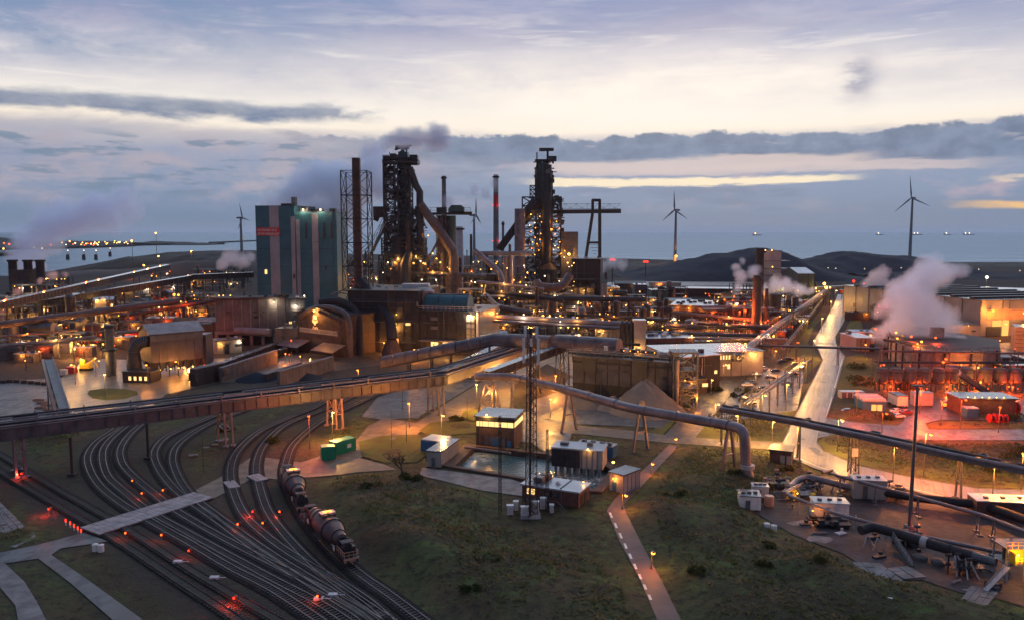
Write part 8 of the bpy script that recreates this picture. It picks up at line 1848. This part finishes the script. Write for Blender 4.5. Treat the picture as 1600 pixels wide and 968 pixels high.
for px, py in ((106,398),(131,398),(150,398),(172,393)):
    p = G(px, py+6); t = T('dolphin', 'dark mooring dolphin with small lamp in the harbour water', 'mooring post', (p.x,p.y,-2.5), 'mooring dolphins'); P(M().cyl(p.x,p.y,-3,9,4,3.2,10), 'pile', 'steel_dark', t); P(M().cyl(p.x+1,p.y,9,17,.6,.4,6), 'post', 'steel_grey', t); bulb((p.x+1,p.y,18), 'em_white', 1.2, t, 0)
# ships' lights on the sea horizon
for px, em in ((1182,'em_amber'),(1430,'em_white'),(1435,'em_white'),(1480,'em_white'),(1510,'em_white'),(1516,'em_white'),(1374,'em_white')):
    p = D(px, 362.2, 14000 if em == 'em_white' else 12000); t = T('ship', 'distant ship with a bright light on the sea horizon', 'ship', (p.x,p.y,-2.5), 'ships on the horizon'); P(M().prism([(p.x-60,p.y-10),(p.x+50,p.y-10),(p.x+75,p.y),(p.x+50,p.y+10),(p.x-60,p.y+10)], -3, 10), 'hull', 'steel_dark', t); P(M().box(p.x-40,p.y,10,20,14,16), 'bridge', 'white_paint', t); P(M().ball((p.x-20,p.y-12,30), 9, 6), 'light', em, t)
# ================================================================ wind turbines
def turbine(px, hub, base_y, dist, ang, yaw, label):
    h = D(px, hub, dist).z; x = D(px, hub+60, dist).x; t = T('wind_turbine', label, 'wind turbine', (x, dist, 0)); r0 = 2.6*dist/1500+.6
    P(M().tube([(x,dist,-.3),(x,dist,h)], [r0, r0*.55], 14), 'tower', 'turbine_white', t, smooth=True)
    c, s = math.cos(yaw), math.sin(yaw); ax = Vector((c, s, 0)); hp = Vector((x, dist, h+1))
    P(M().tube([hp-ax*3, hp+ax*9], [2.2, 1.8], 8), 'nacelle', 'turbine_white', t, smooth=True); hb = hp-ax*4
    P(M().tube([hb+ax*1.5, hb-ax*2], [2.0,.6], 10), 'hub', 'turbine_white', t, smooth=True); L = (h-0)*.36; v = Vector((0,0,1)); u = Vector((-s, c, 0))
    for k in range(3):
        a = ang+k*2*PI/3; d = v*math.cos(a)+u*math.sin(a); P(M().tube([hb, hb+d*L*.2, hb+d*L*.6, hb+d*L], [.8, 1.7, 1.0, .25], 6), 'blade', 'turbine_white', t, smooth=True)
    return t
turbine(1423,310,402,1700,.12,.5,'largest wind turbine, on the right, blade pointing straight up')
turbine(1055,329,410,1500,.05,.6,'wind turbine right of the portal crane with an orange lit foot'); p = V2(D(1055,400,1500)); bulb((p.x,p.y-8,14), 'em_orange', 3.0, ALL[-1], 60000)
turbine(741,337,400,1500,.0,PI*.9,'wind turbine between the two blast furnaces'); turbine(378,341,392,1700,.35,PI*.95,'wind turbine just left of the teal building')
# ================================================================ vegetation
def translucent(name, col, col2, sc=.3):
    g = bpy.data.materials.new(name); g.use_nodes = True; q = NT(g.node_tree); g.node_tree.nodes.clear(); a = q.n('ShaderNodeBsdfDiffuse'); b = q.n('ShaderNodeBsdfTranslucent'); m_ = q.n('ShaderNodeMixShader'); m_.inputs[0].default_value = .5; o = q.n('ShaderNodeOutputMaterial')
    c = q.mix(q.step(q.noise(q.n('ShaderNodeNewGeometry').outputs['Position'], sc, 4), .35, .65), col+(1,), col2+(1,))
    q.put(a.inputs['Color'], c); q.put(b.inputs['Color'], c); g.node_tree.links.new(a.outputs[0], m_.inputs[1]); g.node_tree.links.new(b.outputs[0], m_.inputs[2]); g.node_tree.links.new(m_.outputs[0], o.inputs[0]); MATS[name] = g
translucent('tuft', (.085,.10,.035), (.19,.15,.085)); translucent('hedge', (.045,.055,.022), (.075,.075,.03))
def leafy(name, px, py, h, r, n, label, mt='hedge', bare=False, cat='bush', group=None, seed=0):
    rnd = random.Random(seed); p = G(px, py); p.z = max(0, hgt(p.x, p.y)) if p.y < 300 else 0; t = T(name, label, cat, p, group); m = M()
    def grow(q, d, L, rr, k):
        e = q+d*L; m.tube([q, e], [rr, rr*.65], 5 if k > 1 else 4)
        if k <= 0: return
        for _ in range(3 if k > 2 else 4):
            d2 = (d+Vector((rnd.uniform(-.8,.8), rnd.uniform(-.8,.8), rnd.uniform(-.15,.55)))).normalized(); grow(q.lerp(e, rnd.uniform(.5,1)), d2, L*rnd.uniform(.55,.8), rr*.6, k-1)
    grow(p, Vector((0,0,1)), h*.28, .22*h/8, 5 if bare else 2); P(m, 'branches' if bare else 'stem', 'bark', t)
    if not bare:
        f = M(); lob = [(rnd.uniform(-r,r)*.8, rnd.uniform(-r,r)*.6, rnd.uniform(.45,1)) for _ in range(5)]
        for _ in range(n):
            lx, ly, ls = rnd.choice(lob)
            a = rnd.uniform(0, 2*PI); z = rnd.uniform(.05, 1); rr = r*math.sqrt(rnd.random())*math.sin(PI*min(.97, z*.8+.2)); rr *= .6*ls; c = p+Vector((lx+math.cos(a)*rr, ly+math.sin(a)*rr, z*h*ls)); s = rnd.uniform(.12,.34)
            u = Vector((rnd.uniform(-1,1), rnd.uniform(-1,1), rnd.uniform(-1,1))).normalized()*s; v = Vector((rnd.uniform(-1,1), rnd.uniform(-1,1), rnd.uniform(-1,1))).normalized()*s; f.add([c-u, c+v, c+u, c-v], [(0,1,2,3)])
        P(f, 'foliage', mt, t)
    return t
leafy('bare_tree', 628, 750, 9.5, 5, 0, 'leafless bushy tree left of the long shed at the basin', bare=True, cat='tree', seed=3)
leafy('bush', 640, 752, 1.8, 3.0, 900, 'low dark bush under the leafless tree', seed=5)
for i, (px, py, h, r) in enumerate(((1342,575,3,6),(1350,600,2.6,6),(1345,592,2.4,5),(1120,610,2,3),(1588,655,2.5,5),(1385,655,2,3),(1168,612,1.8,4),(1150,618,1.6,3),(1168,645,1.6,3),(715,655,1.5,4),(1500,720,2.2,6),(1550,735,2.2,7),(1460,712,2,5),(1580,716,2.4,7),(350,675,1.6,3),(430,690,1.5,3))):
    leafy('bush', px, py, h, r, 700, 'dark low bush in the verge', seed=20+i, group='dark bushes in the verges')
rnd_ = random.Random(99)
for i in range(26):
    px, py = rnd_.choice([(rnd_.uniform(480,800), rnd_.uniform(770,960)), (rnd_.uniform(1000,1300), rnd_.uniform(720,960)), (rnd_.uniform(20,120), rnd_.uniform(700,790))]); g_ = G(px, py)
    if soft[int((g_.y-y0)/st), int((g_.x-x0)/st)] < .3: leafy('bush', px, py, rnd_.uniform(.6,1.1), rnd_.uniform(1.6,3.4), 300, 'scrubby low bush in the open rough grass', seed=200+i, group='scrub bushes in the open grass')
# tufts of rough grass over the open ground
rng = np.random.default_rng(5); N = 160000
tx = rng.uniform(-190, 190, N); ty = 95+170*rng.random(N)**1.1
i_ = ((tx-x0)/st).astype(int); j_ = ((ty-y0)/st).astype(int); ok = (soft[j_, i_] < .35)&(~inpoly(tx, ty, BAS))&(np.abs(tx) < ty*.72)
tx, ty, i_, j_ = tx[ok], ty[ok], i_[ok], j_[ok]
cl_ = np.array([noise.noise((a*.09, b*.09, 7)) for a, b in zip(tx, ty)]); ok = cl_ > rng.uniform(-.45, .35, len(tx)); tx, ty, i_, j_ = tx[ok], ty[ok], i_[ok], j_[ok]
n = len(tx); tz = ZT[j_, i_]; V = np.zeros((n, 6, 3)); 
for k_ in range(2):
    a = rng.uniform(0, PI, n); s = rng.uniform(.15,.45, n); h = rng.uniform(.15,.5, n)
    V[:,k_*3+0] = np.stack([tx-np.cos(a)*s, ty-np.sin(a)*s, tz-.15], -1); V[:,k_*3+1] = np.stack([tx+np.cos(a)*s, ty+np.sin(a)*s, tz-.15], -1); V[:,k_*3+2] = np.stack([tx+rng.uniform(-.4,.4,n), ty+rng.uniform(-.4,.4,n), tz+h], -1)
me = bpy.data.meshes.new('grass'); me.from_pydata(V.reshape(-1,3).tolist(), [], np.arange(n*6).reshape(-1,3).tolist()); me.materials.append(MATS['tuft'])
o = bpy.data.objects.new('grass', me); COL.objects.link(o); o['kind'] = 'stuff'; o['label'] = 'rough tussocky grass over the open ground'; o['category'] = 'grass'
# ================================================================ steam and smoke
def plume(name, label, pts, dens, col=(.8,.78,.82), nscale=.12, box=None, thr=.42, step=None, emi=None):
    """pts: list of (centre, radius); density falls off round each centre and is broken by noise"""
    mn = Vector((1e9,)*3); mxx = Vector((-1e9,)*3)
    for c, r in pts:
        for k in range(3): mn[k] = min(mn[k], c[k]-r); mxx[k] = max(mxx[k], c[k]+r)
    mn.z = max(mn.z, .3)
    m = M(); m.box((mn.x+mxx.x)/2, (mn.y+mxx.y)/2, mn.z, mxx.x-mn.x, mxx.y-mn.y, mxx.z-mn.z)
    g = bpy.data.materials.new(name); g.use_nodes = True; q = NT(g.node_tree); g.node_tree.nodes.clear()
    v = q.n('ShaderNodeVolumePrincipled'); o = q.n('ShaderNodeOutputMaterial'); g.node_tree.links.new(v.outputs[0], o.inputs['Volume'])
    pos = q.n('ShaderNodeNewGeometry').outputs['Position']
    nz = q.n('ShaderNodeTexNoise'); q.put(nz.inputs['Vector'], pos); nz.inputs['Scale'].default_value = nscale*.55; nz.inputs['Detail'].default_value = 2
    sb = q.n('ShaderNodeVectorMath', operation='SUBTRACT'); q.put(sb.inputs[0], nz.outputs['Color']); sb.inputs[1].default_value = (.5,.5,.5)
    ml = q.n('ShaderNodeVectorMath', operation='SCALE'); q.put(ml.inputs[0], sb.outputs[0]); ml.inputs['Scale'].default_value = pts[len(pts)//2][1]*1.1
    ad = q.n('ShaderNodeVectorMath', operation='ADD'); q.put(ad.inputs[0], pos); q.put(ad.inputs[1], ml.outputs[0]); wp = ad.outputs[0]
    acc = None
    for c, r in pts:
        d_ = q.n('ShaderNodeVectorMath', operation='DISTANCE'); q.put(d_.inputs[0], wp); d_.inputs[1].default_value = tuple(c)
        f = q.m('SUBTRACT', 1.0, q.m('DIVIDE', d_.outputs['Value'], r), clamp=True); acc = f if acc is None else q.m('MAXIMUM', acc, f)
    fn = q.m('MULTIPLY', q.m('SUBTRACT', q.noise(pos, nscale, 6, .7), .5), 2.6)
    dn = q.m('SUBTRACT', q.m('ADD', q.m('MULTIPLY', acc, 1.9), fn), thr); dn = q.m('MULTIPLY', q.m('MAXIMUM', dn, 0.0), dens*2.2)
    dn = q.m('MULTIPLY', q.m('MINIMUM', dn, dens*2.0), q.step(acc, 0.0, .25))
    q.put(v.inputs['Density'], dn); v.inputs['Color'].default_value = tuple(col)+(1,); v.inputs['Anisotropy'].default_value = .2
    MATS[name+label] = g; o = O(m, name, None, label, 'steam' if name == 'steam' else 'smoke'); o.data.materials.append(g); o['kind'] = 'stuff'; return o
def dp(px, py, dist, rpx): return (D(px, py, dist), rpx*dist/FP)
plume('steam', 'great bluish steam cloud rising behind the teal building', [dp(425,322,620,30), dp(450,305,620,42), dp(480,290,620,52), dp(515,285,620,58), dp(550,290,620,56), dp(540,325,620,50), dp(575,265,620,44), dp(500,330,620,44), dp(600,290,640,44), dp(525,345,600,34)], .08, (.82,.90,1), .055)
plume('smoke', 'grey smoke trailing right from the guyed chimney', [dp(563,244,412,10), dp(570,235,412,13), dp(583,233,414,14), dp(597,230,416,17), dp(612,222,420,20), dp(630,216,425,25), dp(652,214,430,29), dp(680,218,440,34)], .09, (.50,.62,.80), .09)
plume('steam', 'dense pale steam cloud over the curved coke bunkers', [dp(1425,530,385,44), dp(1410,500,390,46), dp(1420,465,395,52), dp(1440,440,400,46), dp(1450,420,405,31), dp(1475,430,410,31), dp(1455,520,385,44), dp(1440,490,388,49), dp(1400,455,395,31), dp(1490,545,380,31), dp(1470,500,385,39), dp(1385,520,385,26), dp(1500,430,400,23), dp(1375,480,385,20)], .10, (.78,.90,1.0), .075)
plume('steam', 'small pink lit steam puff left of the big cloud', [dp(1362,445,560,21), dp(1372,435,560,21), dp(1380,428,560,16)], .10, (.85,.78,.8), .12)
plume('steam', 'white steam drifting right from the coking plant', [dp(1192,450,520,15), dp(1210,445,520,19), dp(1228,448,520,21), dp(1246,451,520,18), dp(1262,456,520,13)], .10, (.78,.85,1), .12)
plume('steam', 'thin steam wisp rising left of the dark wide chimney', [dp(1152,450,500,14), dp(1158,432,500,18), dp(1150,418,500,12), dp(1160,408,500,9), dp(1178,425,500,18)], .08, (.72,.78,.92), .14)
plume('steam', 'pale steam bank at the foot of the portal crane', [dp(922,422,700,14), dp(936,416,700,19), dp(955,412,700,17), dp(972,414,700,14)], .06, (.85,.82,.86), .1)
plume('steam', 'faint mauve steam column over the three stacks at far left', [dp(30,398,600,26), dp(45,380,600,36), dp(70,360,600,46), dp(105,345,600,46), dp(150,335,600,49), dp(190,320,600,39), dp(40,410,600,28)], .055, (.78,.86,1.0), .05, thr=.40)
plume('steam', 'orange tinged steam left of the teal building', [dp(350,412,640,15), dp(362,404,640,21), dp(378,408,640,18), dp(392,400,640,13)], .07, (.85,.8,.84), .1)
plume('smoke', 'thin dark wisp around the tall slim chimney', [dp(772,285,760,12), dp(760,300,760,14), dp(740,300,760,16), dp(700,318,760,16)], .03, (.6,.55,.62), .08)
plume('steam', 'low steam over the left lamp-lit conveyor', [dp(62,440,430,10), dp(80,430,430,12), dp(30,455,420,10), dp(100,428,430,8)], .08, (.85,.75,.75), .12)

for b_ in BL:
    if not b_.done and b_.h > 2.4: b_.detail(5, int(b_.h*10+b_.L))
# thin evening air over the works and the sea
g = bpy.data.materials.new('haze'); g.use_nodes = True; g.node_tree.nodes.clear(); v = g.node_tree.nodes.new('ShaderNodeVolumePrincipled'); v.inputs['Density'].default_value = 2e-5; v.inputs['Color'].default_value = (.86,.9,1,1); o_ = g.node_tree.nodes.new('ShaderNodeOutputMaterial'); g.node_tree.links.new(v.outputs[0], o_.inputs['Volume']); g.cycles.homogeneous_volume = True if hasattr(g.cycles, 'homogeneous_volume') else None
m = M(); m.box(0, 35000, -4, 122000, 72000, 300); o = O(m, 'haze', None, kind='stuff'); o.data.materials.append(g)
# ================================================================ make the labels of look-alikes single out each one
ORD = ['first','second','third','fourth','fifth','sixth','seventh','eighth','ninth','tenth','eleventh','twelfth','thirteenth','fourteenth','fifteenth','sixteenth','seventeenth','eighteenth','nineteenth','twentieth']
def ordn(i):
    if i < 20: return ORD[i]
    n = i+1; s = 'th' if 10 < n % 100 < 14 else {1:'st',2:'nd',3:'rd'}.get(n % 10, 'th'); return '%d%s' % (n, s)
by = {}
for o in ALL: by.setdefault(o['label'], []).append(o)
bpy.context.view_layer.update()
for lb, os_ in by.items():
    if len(os_) < 2: continue
    os_.sort(key=lambda o: PXY(o.matrix_world.translation)[0])
    n = len(os_)
    for i, o in enumerate(os_):
        if i == 0: pos = 'leftmost of them'
        elif i == n-1: pos = 'rightmost of them'
        else: pos = ordn(i)+' from the left' if i < n/2 else ordn(n-1-i)+' from the right'
        o['label'] = lb+', '+pos
